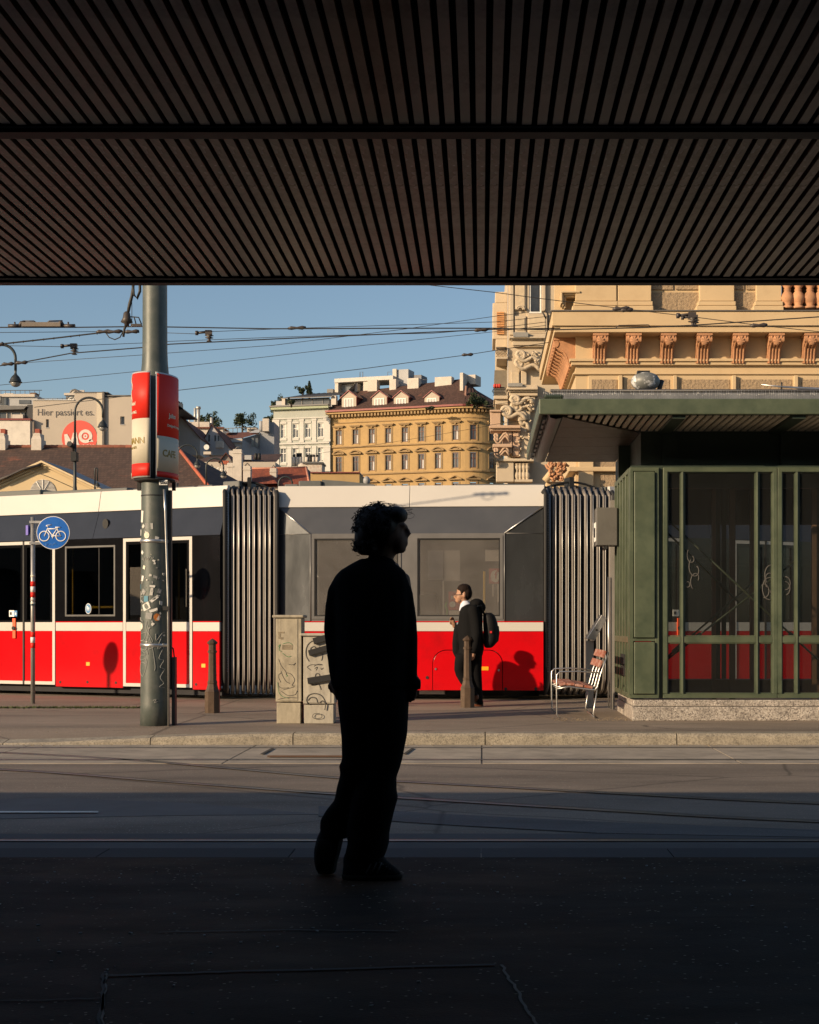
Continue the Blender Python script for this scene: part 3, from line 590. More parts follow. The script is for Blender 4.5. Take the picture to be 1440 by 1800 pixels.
# corner panels
c0, c1 = fx(1107), fx(1158)
b = MB(); rect_frame(b, c0, c1, Z0, Z1, .045, YF-.02, YF+.08); b.box((c0+.045,YF-.018,ZM0+.02),(c1-.045,YF+.08,ZM0+.055)); o = b.build('corner_frame', m_green, shl, bevel=.004)
for z0, z1 in ((Z0+.055, ZM0+.01), (ZM0+.065, Z1-.055)):
    b = MB(); b.box((c0+.052,YF-.05,z0),(c1-.052,YF+.06,z1)); b.build('corner_panel', m_green, o, bevel=.01)
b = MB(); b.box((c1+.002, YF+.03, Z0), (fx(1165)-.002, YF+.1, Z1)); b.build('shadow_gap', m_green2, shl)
def bay(x0, x1):
    b = MB(); rect_frame(b, x0, x1, Z0, Z1, .055, YF-.03, YF+.07)
    a, c = x0+.055, x1-.055; w = (c-a); m1, m2 = a+w*.145, a+w*.855
    bay_ = b.build('bay_frame', m_green, shl, bevel=.006)
    for m in (m1, m2):
        b = MB(); b.box((m-.019,YF-.022,Z0+.055),(m+.019,YF+.06,Z1-.055)); b.box((m-.006,YF-.034,Z0+.055),(m+.006,YF-.022,Z1-.055)); b.build('mullion', m_green, bay_, bevel=.004)
    cs = [a, m1-.019, m1+.019, m2-.019, m2+.019, c]
    for i in (0, 2, 4):
        b = MB(); b.box((cs[i]+.001,YF-.022,ZM0),(cs[i+1]-.001,YF+.06,ZM1)); b.build('transom', m_green, bay_, bevel=.004)
        for z0, z1 in ((Z0+.055, ZM0), (ZM1, Z1-.055)):
            f = MB(); rect_frame(f, cs[i]+.002, cs[i+1]-.002, z0+.002, z1-.002, .012, YF-.005, YF+.04); f = f.build('glazing_bead', m_green, bay_)
            b = MB(); b.box((cs[i]+.012,YF+.012,z0+.012),(cs[i+1]-.012,YF+.018,z1-.012)); b.build('pane', g_sh, f)
    return bay_
xb = fx(1165); bw = fx(1366)-xb
for i in range(4): bay(xb+i*bw+.004, xb+(i+1)*bw-.004)
# left end wall: narrow panels and glass, receding
ys = [YF+.1+i*(YB-YF-.12)/5 for i in range(6)]
for i in range(5):
    f = MB(); y0, y1 = ys[i]+.004, ys[i+1]-.004
    for q in ((y0,y0+.05,Z0,Z1),(y1-.05,y1,Z0,Z1),(y0+.05,y1-.05,Z0,Z0+.06),(y0+.05,y1-.05,Z1-.06,Z1),(y0+.05,y1-.05,ZM0,ZM1)): f.box((XL-.04,q[0],q[2]),(XL+.05,q[1],q[3]))
    f = f.build('side_frame', m_green, shl, bevel=.004)
    for z0, z1 in ((Z0+.06, ZM0), (ZM1, Z1-.06)):
        b = MB(); b.box((XL-.012,y0+.05,z0),(XL+.0,y1-.05,z1)); b.build('side_panel', m_green if i != 3 else m_green2, f)
b = MB(); b.box((XL-.05,YF+.5,.55),(XL-.04,YF+1.0,.68)); b.box((XL-.05,YF+.5,.70),(XL-.04,YF+1.0,.83)); b.build('vent_grille', m_rub, shl)
# back wall of the shelter, open bays with frames, brace rods, inner posts
for i in range(5):
    x0, x1 = XL+.06+i*1.4, XL+.06+(i+1)*1.4-.02
    f = MB(); rect_frame(f, x0, x1, Z0, Z1, .06, YB-.06, YB); f.box((x0+.06,YB-.06,ZM0),(x1-.06,YB,ZM0+.06)); f = f.build('rear_frame', m_green2, shl)
    b = MB(); b.box((x0+.05,YB-.034,Z0+.05),(x1-.05,YB-.028,Z1-.05)); b.build('pane', g_sh, f)
for px0, px1, yy in ((1252,1259,20.0),(1283,1293,20.2),(1319,1328,20.4),(1428,1436,20.0)):
    b = MB(); b.box(((px0-CX)/F*yy, yy, .2), ((px1-CX)/F*yy, yy+.06, 3.1)); b.build('inner_post', m_brown, shl)
b = MB(); b.box((XL+.3, YB-.5, .262), (XR, YB-.1, .46)); b.build('inner_bench', m_brown, shl)
def rod(pa, pb, yy):
    b = MB(); A, B = W(*pa, yy), W(*pb, yy); b.tube([A, B], .014, 6); o = b.build('brace_rod', m_green, shl)
    t = MB(); q = A.lerp(B, .78); d = (B-A).normalized(); t.tube([q-d*.09, q+d*.09], .028, 8); t.build('turnbuckle', m_green2, o)
rod((1172,912), (1460,1180), 18.95); rod((1400,985), (1172,1160), 19.0); rod((1340,1010),(1150,1175),19.9); rod((1172,935),(1300,1060),19.9)
for x, y in ((1218,1010),(1345,1035),(1372,1030)):   # scribbles on the glass
    b = MB()
    for k in range(4):
        cx, cy, r = x+random.uniform(-12,14), y+random.uniform(-28,30), random.uniform(5,11); a0 = random.random()*6
        b.tube([W(cx+r*math.cos(a0+t*.5), cy+1.5*r*math.sin(a0+t*.5)-t*1.2, YF+.008) for t in range(11)], .007, 4)
    b.build('graffiti', M('grey marker', (.075,.07,.065), .8), shl)
# frieze under the roof, soffit, roof
XF, YFz = 2.08, 19.35
b = MB(); b.box((XF, YFz, 3.0), (XR, YFz+.12, 3.74)); b.box((XF, YFz+.12, 3.0), (XF+.12, 23, 3.74)); b.build('frieze_beam', m_green2, shl)
for px in (1178, 1385): b = MB(); X = (px-CX)/F*YFz; b.box((X-.1, YFz-.04, 3.0), (X+.1, YFz, 3.74)); b.build('frieze_post', m_green2, shl)
b = MB(); b.box((XL+.02, YB+.004, 2.62), (XR, YB+.1, 3.73)); b.build('rear_frieze', m_green2, shl)
b = MB(); b.box((XL, YF+.08, 3.205), (XR, YFz, 3.235)); b.build('top_ledge', m_green2, shl)
RX, RY, RB, RH = .69, 17.80, 22.7, 3.745
b = MB(); b.box((RX, RY, RH), (9.4, RY+.06, RH+.19)); b.build('front_fascia', m_green, shl, bevel=.012)
b = MB(); b.box((RX, RY+.062, RH), (RX+.05, RB, RH+.19)); b.build('side_fascia', m_green, shl, bevel=.012)
b = MB(); b.box((RX+.06, RY+.07, RH+.11), (9.4, RB, RH+.17)); b.build('roof_deck', m_green2, shl)
b = MB(); b.box((RX+.17, RY+.3, RH+.19), (9.4, RY+.34, RH+.32)); b.box((RX+.17, RY+.34, RH+.19), (9.4, RB-.1, RH+.22)); b.build('roof_upstand', m_roofz, shl)
b = MB(); b.tube([(RX+.15, RY+.30, RH+.33), (9.4, RY+.30, RH+.33)], .02, 8); b.build('upstand_capping', M('black capping', (.03,.03,.032), .5), shl)
b = MB(); b.box((RX+.06, RY+.03, RH+.192), (RX+.3, RY+.25, RH+.25)); b.build('gutter_end', m_green2, shl, bevel=.03)
for i in range(5):                                    # metal sheets of the left soffit
    y0, y1 = RY+.1+i*.98, RY+.1+(i+1)*.98-.012
    f = lambda y: .76+.0*y
    def xi(y): return XF-.02 if y > YFz else .95+(XF-.97)*(y-RY-.1)/(YFz-RY-.1)
    b = MB(); n = 5; pts = [(.98, y0)]+[(max(.985, xi(y0+(y1-y0)*k/n)), y0+(y1-y0)*k/n) for k in range(n+1)]+[(.98, y1)]
    b.slab(pts, RH-.02, RH-.008); b.build('soffit_sheet', m_sheet, shl)
b = MB(); n = 8
b.loft([[(.80, y, RH+.05), (.83, y, RH-.025), (.90, y, RH-.045), (.965, y, RH-.03), (.975, y, RH-.005)] for y in (RY+.1, RY+1.5, RY+3, RB-.02)], True, closed=False, caps=False); b.build('soffit_edge_sheet', m_roofz, shl)
for k in range(9): b = MB(); b.box((.755, RY+.35+k*.5, RH-.02), (.785, RY+.65+k*.5, RH+.02)); b.build('edge_bracket', m_roofz, shl)
me = MB(); me.box((-.027, 0, 0), (.027, 1, .025)); me = me.mesh('soffit_slat'); me.materials.append(m_slat2)
for i in range(86):
    X = .98+i*.094
    y1 = YFz-.01 if X > XF else RY+.1+(YFz-RY-.1)*(X-.95)/(XF-.97)
    if y1-RY-.12 < .03: continue
    inst('soffit_slat', me, (X, RY+.12, RH-.002), shl, scale=(1, y1-RY-.12, 1))
for px in (1180, 1383, 1590): b = MB(); X = (px-CX)/F*18.6; b.box((X-.08, RY+.07, RH-.04), (X+.08, YFz-.002, RH+.03)); b.build('soffit_beam', m_green2, shl)
b = MB()
for i in range(330):
    X = RX+.05+i*.026; 
    if random.random() < .2: continue
    b.tube([(X, RY+.04, RH+.19), (X+random.uniform(-.01,.01), RY+.03+random.uniform(-.02,.02), RH+.19+.105)], .0014, 3)
kind(b.build('bird_spikes', m_sil, shl), 'stuff')
# floodlight on the shelter roof
y0 = 19.2; c = W(1135, 671, y0); fl = thing('floodlight', (c.x, y0, RH+.22), 'rounded grey floodlight with white streaks standing on the shelter roof', 'lamp')
b = MB(); b.ell(c, (.19,.16,.125), 18, 12); b.build('housing', M('floodlight grey', (.17,.175,.165), .5, .2, col2=(.7,.7,.68), thr=.58, soft=.04, sc=4), fl)
b = MB(); b.obox(c+Vector((0,-.02,.12)), (.2,.1,.03), Matrix()) if False else b.box((c.x-.11,y0-.06,c.z+.105),(c.x+.05,y0+.06,c.z+.135)); b.build('top_hinge', m_dsteel, fl)
b = MB(); b.tube([(c.x+.17,y0,c.z-.12),(c.x+.215,y0,c.z+.02)], .03, 8); b.build('bracket', m_dsteel, fl)
b = MB(); b.box((c.x-.1,y0-.08,RH+.21),(c.x+.12,y0+.08,c.z-.10)); b.build('foot', m_dsteel, fl)
# display box on the shelter end wall
c = W(1065, 930, 20.45); ib = thing('display_box', (1.80, 20.45, 2.1), 'small grey metal box hung on the shelter end wall above the bench', 'box')
b = MB(); b.box((1.57, 20.25, 2.30), (1.857, 20.62, 2.82)); b.build('casing', M('box grey', (.11,.105,.095), .6, var=.15), ib, bevel=.01)
b = MB(); b.box((1.561, 20.30, 2.36), (1.569, 20.57, 2.62)); b.build('notice', MATS['white sticker'], ib); b = MB(); b.box((1.555, 20.34, 2.42), (1.56, 20.5, 2.55)); b.build('notice_print', m_rub, ib)
b = MB(); b.tube([(1.70,20.27,2.27),(1.70,20.6,2.27)], .025, 8); b.build('cable_gland', m_rub, ib)
# ================================================================ bench
m_wood = M('red brown bench wood', (.27,.085,.05), .65, var=.25, sc=6, bmp=.2, bsc=30, col2=(.48,.34,.28), thr=.58, str_=(1,.4,1))
bn = thing('bench', (1.3, 19.8, 0), 'tubular steel bench with red brown wooden slats beside the green shelter', 'bench')
Y0, Y1 = 19.15, 20.55
def bx_(px, py, yy=19.15): q = W(px, py, yy); return q.x, q.z
def side(yy):
    b = MB(); pts = [bx_(985,1263), bx_(979,1256), bx_(978.5,1210), bx_(979,1186), bx_(984,1181), bx_(1015,1180), bx_(1055,1183)]
    b.tube([(x, yy, z) for x, z in pts], .010, 7); pts = [bx_(979,1211), bx_(1000,1207), bx_(1020,1210), bx_(1045,1213), bx_(1050,1208), bx_(1057,1182), bx_(1070,1146)]
    b.tube([(x, yy, z) for x, z in pts], .010, 7)
    return b
for yy in (Y0, Y1): side(yy).build('side_frame', m_sil, bn)
for yy in (Y0+.45, Y0+.9):
    b = MB(); pts = [bx_(979,1211), bx_(1000,1207), bx_(1020,1210), bx_(1045,1213), bx_(1050,1208), bx_(1057,1182), bx_(1070,1146)]; b.tube([(x, yy, z) for x, z in pts], .010, 7); b.build('inner_frame', m_sil, bn)
for yy in (Y0, Y1):
    b = MB(); b.tube([(x, yy, z) for x, z in (bx_(1050,1212), bx_(1043,1255), bx_(1046,1261))], .010, 7); b.build('rear_leg', m_sil, bn)
    b = MB(); b.tube([(x, yy, z) for x, z in (bx_(979,1195), bx_(978.5,1258), bx_(985,1263))], .0101, 7) if False else None
b = MB(); x, z = bx_(1046,1261); b.tube([(x, Y0, .012), (x, Y1, .012)], .009, 6); b.build('floor_bar', m_sil, bn)
for i, (px, py, a) in enumerate(((988,1203,-12),(1003.5,1202.5,0),(1018.5,1205,8),(1035,1207.5,10))):
    x, z = bx_(px, py); b = MB(); b.obox((x, (Y0+Y1)/2, z), (.108, Y1-Y0-.02, .035), Matrix.Rotation(R(a), 3, 'Y')); b.build('seat_slat', m_wood, bn, bevel=.006)
for px, py in ((1061,1150),(1055,1167)):
    x, z = bx_(px+1, py); b = MB(); b.obox((x, (Y0+Y1)/2, z), (.04, Y1-Y0-.02, .098), Matrix.Rotation(R(20), 3, 'Y')); b.build('back_slat', m_wood, bn, bevel=.006)
# information lectern
yy = 21.7; X0, X1 = W(1030,0,yy).x, W(1043.5,0,yy).x
st = thing('information_stand', ((X0+X1)/2, yy, 0), 'slanted steel information plate on a flat post behind the bench', 'sign')
b = MB(); b.box((X0, yy, 0), (X1, yy+.05, W(0,1126,yy).z)); b.build('post', M('grey galvanised post', (.28,.265,.24), .5, .3, var=.15), st, bevel=.004)
b = MB(); q = [W(1030,1122.5,yy), W(1044,1126,yy), W(1065.5,1087,yy), W(1056,1081,yy)]; b.prism([(p.x, p.z) for p in q], yy-.2, yy+.3); b.build('slanted_plate', m_sil, st, bevel=.004)
b = MB(); p = W(1049,1107.5,yy-.2); b.tube([p, p+Vector((0,-.01,0))], .016, 10); b.build('lock', m_rub, st)
pp = thing('shelter_downpipe', (W(1077,0,21.2).x, 21.2, 0), 'thin grey steel frame post standing at the rear corner of the shelter', 'post')
b = MB(); x = pp.location.x; b.box((x-.03,21.2,0),(x+.03,21.26,3.0)); b.build('upright', MATS['grey galvanised post'], pp); b = MB(); b.tube([(x-.06,21.18,.02),(x-.06,21.18,1.9)], .012, 6); b.build('thin_pipe', m_sil, pp)
# ================================================================ big pole with advertising shells
PX, PY = (272.5-CX)/F*17.83, 17.83; K = F/PY
def pz(y): return CH+(CY-y)/K
m_pole = M('pole grey green paint', (.075,.09,.082), .5, .1, var=.2, sc=3, bmp=.15, bsc=25, col2=(.12,.125,.115), thr=.62)
pole = thing('catenary_pole', (PX, PY, 0), 'thick grey green steel pole covered in stickers and scribbles at the pavement edge', 'pole')
pr = [(25.5,1276),(25,1240),(24.2,1100),(23.6,900),(23.3,845),(24.5,700),(24.5,662),(24,655),(22.5,640),(21.6,620),(21.3,560),(20.8,400),(20,150)]
b = MB(); b.lathe([(r/K, pz(y)) for r, y in pr], (PX, PY, 0), 32); b.build('shaft', m_pole, pole)
for y in (952, 1134):
    b = MB(); r = 24.6/K; b.lathe([(r, pz(y+3)), (r+.006, pz(y+2.5)), (r+.006, pz(y-2.5)), (r, pz(y-3))], (PX, PY, 0), 32); b.build('steel_band', m_sil, pole)
b = MB(); r = 23.7/K; b.lathe([(r, pz(873)), (r+.004, pz(872.6)), (r+.004, pz(871.4)), (r, pz(871))], (PX, PY, 0), 32); b.build('weld_ring', m_dsteel, pole)
def cyl(phi, r): return (PX+r*math.sin(phi), PY-r*math.cos(phi))   # phi 0 faces the street
b = MB(); b.tube([(PX+.19, PY-.12, 0), (PX+.185, PY-.125, 1.5), (PX+.155, PY-.14, pz(900)), (PX+.14, PY-.14, pz(862))], .014, 8); b.build('conduit', m_sil, pole)
b = MB(); b.box((PX+.205, PY-.02, 0), (PX+.245, PY+.1, pz(1155))); b.tube([(PX+.225, PY+.04, pz(1155)), (PX+.215, PY+.03, pz(1140)), (PX+.19, PY+.02, pz(1137))], .01, 6); b.build('cable_duct', m_dsteel, pole, bevel=.006)
b = MB(); b.box((PX+.155,PY-.03,pz(1210)),(PX+.2,PY+.05,pz(862))); b.build('cable_channel', m_dsteel, pole)
b = MB(); b.obox((PX+.175, PY-.16, pz(1070)), (.05,.03,.035), Matrix()) if False else b.box((PX+.13,PY-.17,pz(1073)),(PX+.21,PY-.14,pz(1066))); b.build('pipe_clamp', m_rub, pole)
b = MB(); x, y = cyl(R(28), .19); b.box((x-.0, y-.012, pz(855)), (x+.10, y, pz(846.5))); pl = b.build('number_plate', MATS['white sticker'], pole)
text('50609', .05, m_rub, lambda X_,Y_,Z_: (x+.008+X_, y-.014-Z_, pz(853.6)+Y_), 'plate_number', pole, .001)
m_sred = M('poster red', (.68,.03,.018), .5, rv=.05, var=.05, bmp=0, spec=.2); m_scr = M('poster cream', (.56,.51,.40), .5, rv=.05, var=.05, bmp=0, spec=.2); m_gold = M('gold lettering', (.24,.17,.03), .5); m_alu = M('poster rim', (.7,.69,.66), .4, .5)
RA = 39.5/K
def cylR(phi, r): return (PX-(87.5-36.5)/K+r*math.sin(phi), PY+.2-r*math.cos(phi))
def shell(p0, p1, y0, y1, mat, name, par, r=RA, t=.006, n=18, cyl=cyl):
    b = MB(); rings = []
    for i in range(n+1):
        ph = p0+(p1-p0)*i/n; a = cyl(ph, r); c = cyl(ph, r-t); rings.append([(*a, pz(y1)), (*a, pz(y0)), (*c, pz(y0)), (*c, pz(y1))])
    b.loft(rings, True); return b.build(name, mat, par)
def advert(p0, p1, ys, mats, label, RA=RA, cyl=cyl):
    o = thing('advertising_shell', (PX, PY, pz(845)), label, 'poster')
    shell(p0, p1, ys[0]-2.5, ys[-1]+2.5, m_alu, 'rim', o, RA-.004, .012, cyl=cyl)
    for a, c, m in zip(ys[:-1], ys[1:], mats): shell(p0+.02, p1-.02, a, c-.15, m, 'print_field', o, RA, cyl=cyl)
    return o
L_ = advert(R(-172), R(1), [661,740,818,840], [m_sred,m_scr,m_sred], 'curved red and cream coffee poster in full sun on the thick pole')
RB_ = 85/K
R_ = advert(R(45), R(112), [661,769,831,841], [m_sred,m_scr,m_sred], 'curved red and cream coffee poster on the shaded side of the thick pole', RB_, cylR)
def wrap(phi, z, r=RA+.001, cyl=cyl): return lambda X_, Y_, Z_: (*cyl(phi+X_/r, r+Z_), z+Y_)
text('Julius Meinl', .058, m_scr, wrap(R(-44), pz(716)), 'lettering', L_, .002, align='RIGHT')
text('Inspiring poets seit 1862.', .042, m_scr, wrap(R(-38), pz(730.5)), 'lettering', L_, .0015, align='RIGHT')
text('LANDTMANN', .105, m_gold, wrap(R(-13), pz(783.5)), 'lettering', L_, .002, space=.92, align='RIGHT')
text('seit 1873', .04, m_gold, wrap(R(-70), pz(792)), 'lettering', L_, .0005)
text('Julius', .075, m_scr, wrap(R(65), pz(735), RB_+.001, cylR), 'lettering', R_, .002); text('Designed to inspire', .045, m_scr, wrap(R(62), pz(751), RB_+.001, cylR), 'lettering', R_, .001)
text('CAFE', .115, m_gold, wrap(R(54), pz(804), RB_+.001, cylR), 'lettering', R_, .003)
for i, (x, y) in enumerate(((237,676),(236,700),(234,829))):     # cream figure at the far edge of the sunny poster
    b = MB(); ph = math.asin((x-272.5)/39.5); b.tube([(*cyl(ph+.10*math.sin(k*.8), RA+.003), pz(y+14-k*3.2)) for k in range(10 if i < 2 else 4)], [.003+.003*math.sin(k*.35) for k in range(10 if i < 2 else 4)], 5); b.build('poster_figure', m_scr, L_)
b = MB(); b.box((PX-.10,PY-.16,pz(842)),(PX+.10,PY+.16,pz(664))); b.build('bracket_box', m_rub, pole)
b = MB(); b.lathe([(.19, pz(848)),(.24, pz(846)),(.24, pz(843.6)),(.18,pz(843))], (PX,PY,0), 24); b.build('bracket_ring', m_rub, pole)
for ph in (-115, 120): b = MB(); x, y = cyl(R(ph), .235); b.box((x-.02,y-.02,pz(861)),(x+.02,y+.02,pz(846))); b.build('bracket_bolt', m_rub, pole)
# stickers and scribbles on the pole
stk = [M('sticker paper %d' % i, c, .7, var=.2, sc=14, bmp=.2) for i, c in enumerate(((.62,.60,.55),(.48,.47,.43),(.66,.62,.5),(.5,.16,.03),(.08,.22,.3),(.25,.25,.24)))]
def sticker(x, y, w, h, m, rot=0, oval=False):
    phi = math.asin(max(-.96, min(.96, (x-272.5)/24.3))); r = .1645+(y-900)/376*.0105+.0022; n = 12 if oval else 4; pts = []
    for k in range(n):
        if oval: a, c = w/2*math.cos(2*math.pi*k/n), h/2*math.sin(2*math.pi*k/n)
        else: a, c = ((-w/2,-h/2),(w/2,-h/2),(w/2,h/2),(-w/2,h/2))[k]; a += random.uniform(-.8,.8); c += random.uniform(-.8,.8)
        pts.append((a*math.cos(rot)-c*math.sin(rot), a*math.sin(rot)+c*math.cos(rot)))
    b = MB(); rg = [[(*cyl(phi+p/24.3, r+q), pz(y+s_)) for p, s_ in pts] for q in (-.006, .0008)]; b.loft(rg, False); b.build('sticker', m, pole)
for s_ in ((253,909,8,20,0,.1),(256,926,6,6,1,.8),(267,926,15,10,5,0),(250,937,7,12,0,0,1),(263,942,11,12,2,0,1),(281,948,6,6,0,.2),(254,972,6,6,0,.7),(258,998,6,7,2,.3),(255,1017,6,10,0,.2),(276,987,5,3,0,.3),(273,1031,9,3,0,.1),(249,1032,3,9,4,0),(257,1041,9,9,5,.6),(272,1040,5,14,1,.2),(262,1053,8,10,4,0),(277,1053,16,5,0,-.7),(249,1050,3,20,1,0),(262,1066,14,12,0,-.4),(275,1073,14,6,0,-.3),(267,1083,12,10,5,.1),(281,1085,11,13,3,0,1),(284,1086,5,9,0,.4),(253,1101,8,11,2,0,1),(250,1088,4,5,1,0),(274,1097,4,6,0,.6),(287,1060,5,7,1,.2),(285,1040,6,7,5,.3),(270,1012,5,4,1,.2),(278,1015,7,5,5,.2),(291,1010,3,4,0,0)):
    sticker(*s_[:4], stk[s_[4]], s_[5], len(s_) > 6)
for k in range(46): sticker(random.uniform(250,294), random.gauss(1045,38), random.uniform(1,3.5), random.uniform(1,3), stk[random.choice((0,1,2,5,5))], random.random()*3)
m_scrib = M('white scribble', (.38,.38,.36), .8, bmp=0)
def scrib(pts, wd=.0025):
    b = MB(); P = smoothpts([Vector((x, y)) for x, y in pts], 4)
    b.tube([(*cyl(math.asin(max(-.97,min(.97,(q.x-272.5)/24.6))), .1645+(q.y-900)/376*.0105+.0015), pz(q.y)) for q in P], wd, 4); b.build('scribble', m_scrib, pole)
scrib([(252,1114),(262,1112),(258,1124),(250,1126),(262,1128),(262,1142),(250,1140),(262,1150),(251,1152),(250,1160),(262,1158),(263,1170),(256,1188),(250,1180),(252,1164),(262,1166)])
scrib([(262,1093),(268,1110),(263,1130),(266,1150)]); scrib([(264,1092),(262,1104),(274,1126),(268,1130),(276,1136),(266,1142)]); scrib([(268,1120),(274,1140),(278,1170),(277,1178)])
scrib([(279,1114),(280,1126),(290,1112),(282,1140),(292,1134),(284,1156),(291,1160),(286,1172),(292,1176),(286,1190),(291,1200),(285,1206),(292,1208)])
scrib([(255,980),(257,986),(260,978),(262,985),(266,980),(266,986),(270,979),(273,983),(276,980)]); scrib([(275,1230),(280,1228),(277,1234),(282,1232)])
# cable fitting beside the pole top
# ================================================================ bicycle sign
m_blue = M('sign blue', (.012,.12,.47), .35, var=.05, bmp=0, coat=.2); m_swh = M('sign white', (.75,.75,.73), .5, bmp=0)
yy = 22.8; q = W(58, 909, yy); SX = q.x; kk = F/yy
sg = thing('bicycle_sign', (SX, yy, 0), 'round blue bicycle sign on a grey post with red and white bands', 'sign')
b = MB(); b.tube([(SX, yy, 0), (SX, yy, q.z)], .033, 14); b.build('post', M('galvanised steel', (.36,.35,.33), .42, .6, var=.2, sc=5), sg)
c = W(95.5, 937, yy)
def sdisc(r, t, mat, name, par, dy): b = MB(); b.tube([(c.x, yy+dy, c.z), (c.x, yy+dy-t, c.z)], r, 36, False); return b.build(name, mat, par)
pl = sdisc(.255, .012, m_swh, 'sign_plate', sg, -.05); sdisc(.246, .002, m_blue, 'sign_face', pl, -.0625)
def sx(px, py): p = W(px, py, yy); return (p.x, yy-.066, p.z)
b = MB()
for cx, cy in ((80.5,943),(109.5,943)): b.tube([sx(cx+8.6*math.cos(2*math.pi*k/20), cy+8.6*math.sin(2*math.pi*k/20)) for k in range(21)], .0095, 5)
for pts in ([(80.5,943),(86,930),(88,929)], [(86,930),(103,930)], [(87,932),(95,942)], [(95,942),(104,928)], [(95,942),(109.5,943)], [(103,930),(109.5,943)], [(88,929),(84.5,924),(93,923)], [(99.5,927.5),(109,927.5)], [(95,942),(95,947)], [(84.5,924),(84,926)]):
    b.tube([sx(*p) for p in pts], .0085, 5)
b.tube([sx(95+2.4*math.cos(k), 942+2.4*math.sin(k)) for k in range(8)], .006, 5); b.build('bicycle_symbol', m_swh, pl)
b = MB(); b.tube([sx(x, y) for x, y in ((82,956),(84,961),(86,955),(88,960),(92,956),(95,959),(98,955),(102,957))], .004, 4); b.build('marker_tag', M('marker blue', (.15,.3,.6), .6), pl)
for y in (918, 955): b = MB(); b.box((SX-.04, yy-.055, W(0,y+2,yy).z), (c.x-.1, yy-.035, W(0,y-2,yy).z)); b.build('bracket', m_sil, sg)
for y0, y1, m in ((1022,1031,m_sred),(1031,1041,m_swh),(1041,1050,m_sred),(1111,1120,m_sred),(1120,1130,m_swh),(1130,1139,m_sred)):
    b = MB(); b.lathe([(.0352, W(0,y1,yy).z), (.0352, W(0,y0,yy).z)], (SX, yy, 0), 14); b.build('reflective_band', m, sg)
for k in range(7): 
    y = random.uniform(1000,1090); b = MB(); b.lathe([(.0345, W(0,y+random.uniform(2,6),yy).z), (.0345, W(0,y,yy).z)], (SX, yy, 0), 14); b.build('sticker', stk[random.choice((1,5,4,2))], sg)
# a second round sign, outside the picture: its shadow falls on the tram
u_ = S1.u(191); hit = Vector(S1(u_, 0, S1.z(191,1155))); q2 = hit-SUN*((2.6-hit.z)/-SUN.z)
sg2 = thing('round_sign', (q2.x, q2.y, 0), 'round sign on a tall post, casting an oval shadow on the tram', 'sign')
b = MB(); b.tube([(q2.x,q2.y,0),(q2.x,q2.y,2.8)], .033, 10); b.build('post', MATS['galvanised steel'], sg2)
h = Vector((math.cos(R(5)), math.sin(R(5)), 0)); nn = Vector((h.y, -h.x, 0)); b = MB(); b.tube([q2+nn*.04, q2+nn*.055], .27, 30, False); b.build('sign_plate', m_swh, sg2)
# ================================================================ bollards
m_iron = M('brown painted iron', (.085,.055,.035), .5, .2, var=.25, sc=10, bmp=.2, bsc=30)
def bollard(px, py, ptop, label, wd):
    d = GY(py); X = (px-CX)/F*d; H = CH+(CY-ptop)/F*d; o = thing('bollard', (X, d, 0), label, 'bollard', 'cast iron bollards')
    s = wd; b = MB(); b.lathe([(s, 0), (s, .285), (s*1.02,.29), (s*.8,.33), (s*.62,.40)], (X, d, 0), 8, False, R(22.5)); b.build('base', m_iron, o)
    b = MB(); b.lathe([(s*.60,.40), (s*.66,.405), (s*.66,.43), (s*.56,.445), (s*.5,H-.19)], (X, d, 0), 8, False, R(22.5)); b.build('shaft', m_iron, o)
    b = MB(); b.lathe([(s*.62,H-.20), (s*.62,H-.175), (s*.5,H-.165), (s*.5,H-.085), (s*.66,H-.075), (s*.7,H-.055), (s*.45,H-.03), (s*.12,H-.008), (s*.02,H)], (X, d, 0), 8, False, R(22.5)); b.build('cap', m_iron, o)
bollard(373.5, 1253, 1122, 'brown cast iron bollard between the thick pole and the tram bellows', .105)
bollard(822, 1243.5, 1117, 'brown cast iron bollard the man with the backpack is walking past', .11)
# ================================================================ utility cabinets
m_cab = M('stained beige cabinet', (.38,.335,.245), .7, var=.2, sc=4, bmp=.15, bsc=40, col2=(.24,.21,.155), thr=.57, str_=(1.5,1.5,.6)); m_cab2 = M('stained pale grey cabinet', (.40,.37,.30), .7, var=.18, sc=4, bmp=.15, bsc=40, col2=(.26,.24,.2), thr=.58, str_=(1.5,1.5,.5))
m_spray = M('black spray', (.10,.095,.085), .8, bmp=0); m_gspr = M('green marker', (.10,.26,.12), .8, bmp=0)
def cabinet(x0, x1, yt, yb, ysp, mat, label, ov=.035):
    d = GY(yb); X0, X1 = (x0-CX)/F*d, (x1-CX)/F*d; zz = lambda y: CH+(CY-y)/F*d
    o = thing('utility_cabinet', ((X0+X1)/2, d+.17, 0), label, 'cabinet')
    b = MB(); b.box((X0+.03, d+.012, 0), (X1-.012, d+.33, zz(ysp+2))); b.build('base', mat, o, bevel=.006)
    b = MB(); b.box((X0+.02, d, zz(ysp)), (X1, d+.34, zz(yt+5))); b.build('casing', mat, o, bevel=.006)
    b = MB(); b.box((X0+.065, d-.006, zz(ysp-2)), (X1-.045, d-.0005, zz(yt+7))); dr = b.build('door', mat, o, bevel=.003)
    b = MB(); b.box((X0-.02, d-.03, zz(yt+5)), (X1+.03, d+.36, zz(yt))); b.build('lid', mat, o, bevel=.012)
    return o, d, dr
def scr(d, pts, m, par, wd=.004):
    b = MB(); b.tube([W(q.x, q.y, d-.008) for q in smoothpts([Vector(p) for p in pts], 4)], wd, 4); return b.build('graffiti', m, par)
def P3(ox, oy, s, pts): return [(ox+x/s, oy+y/s) for x, y in pts]
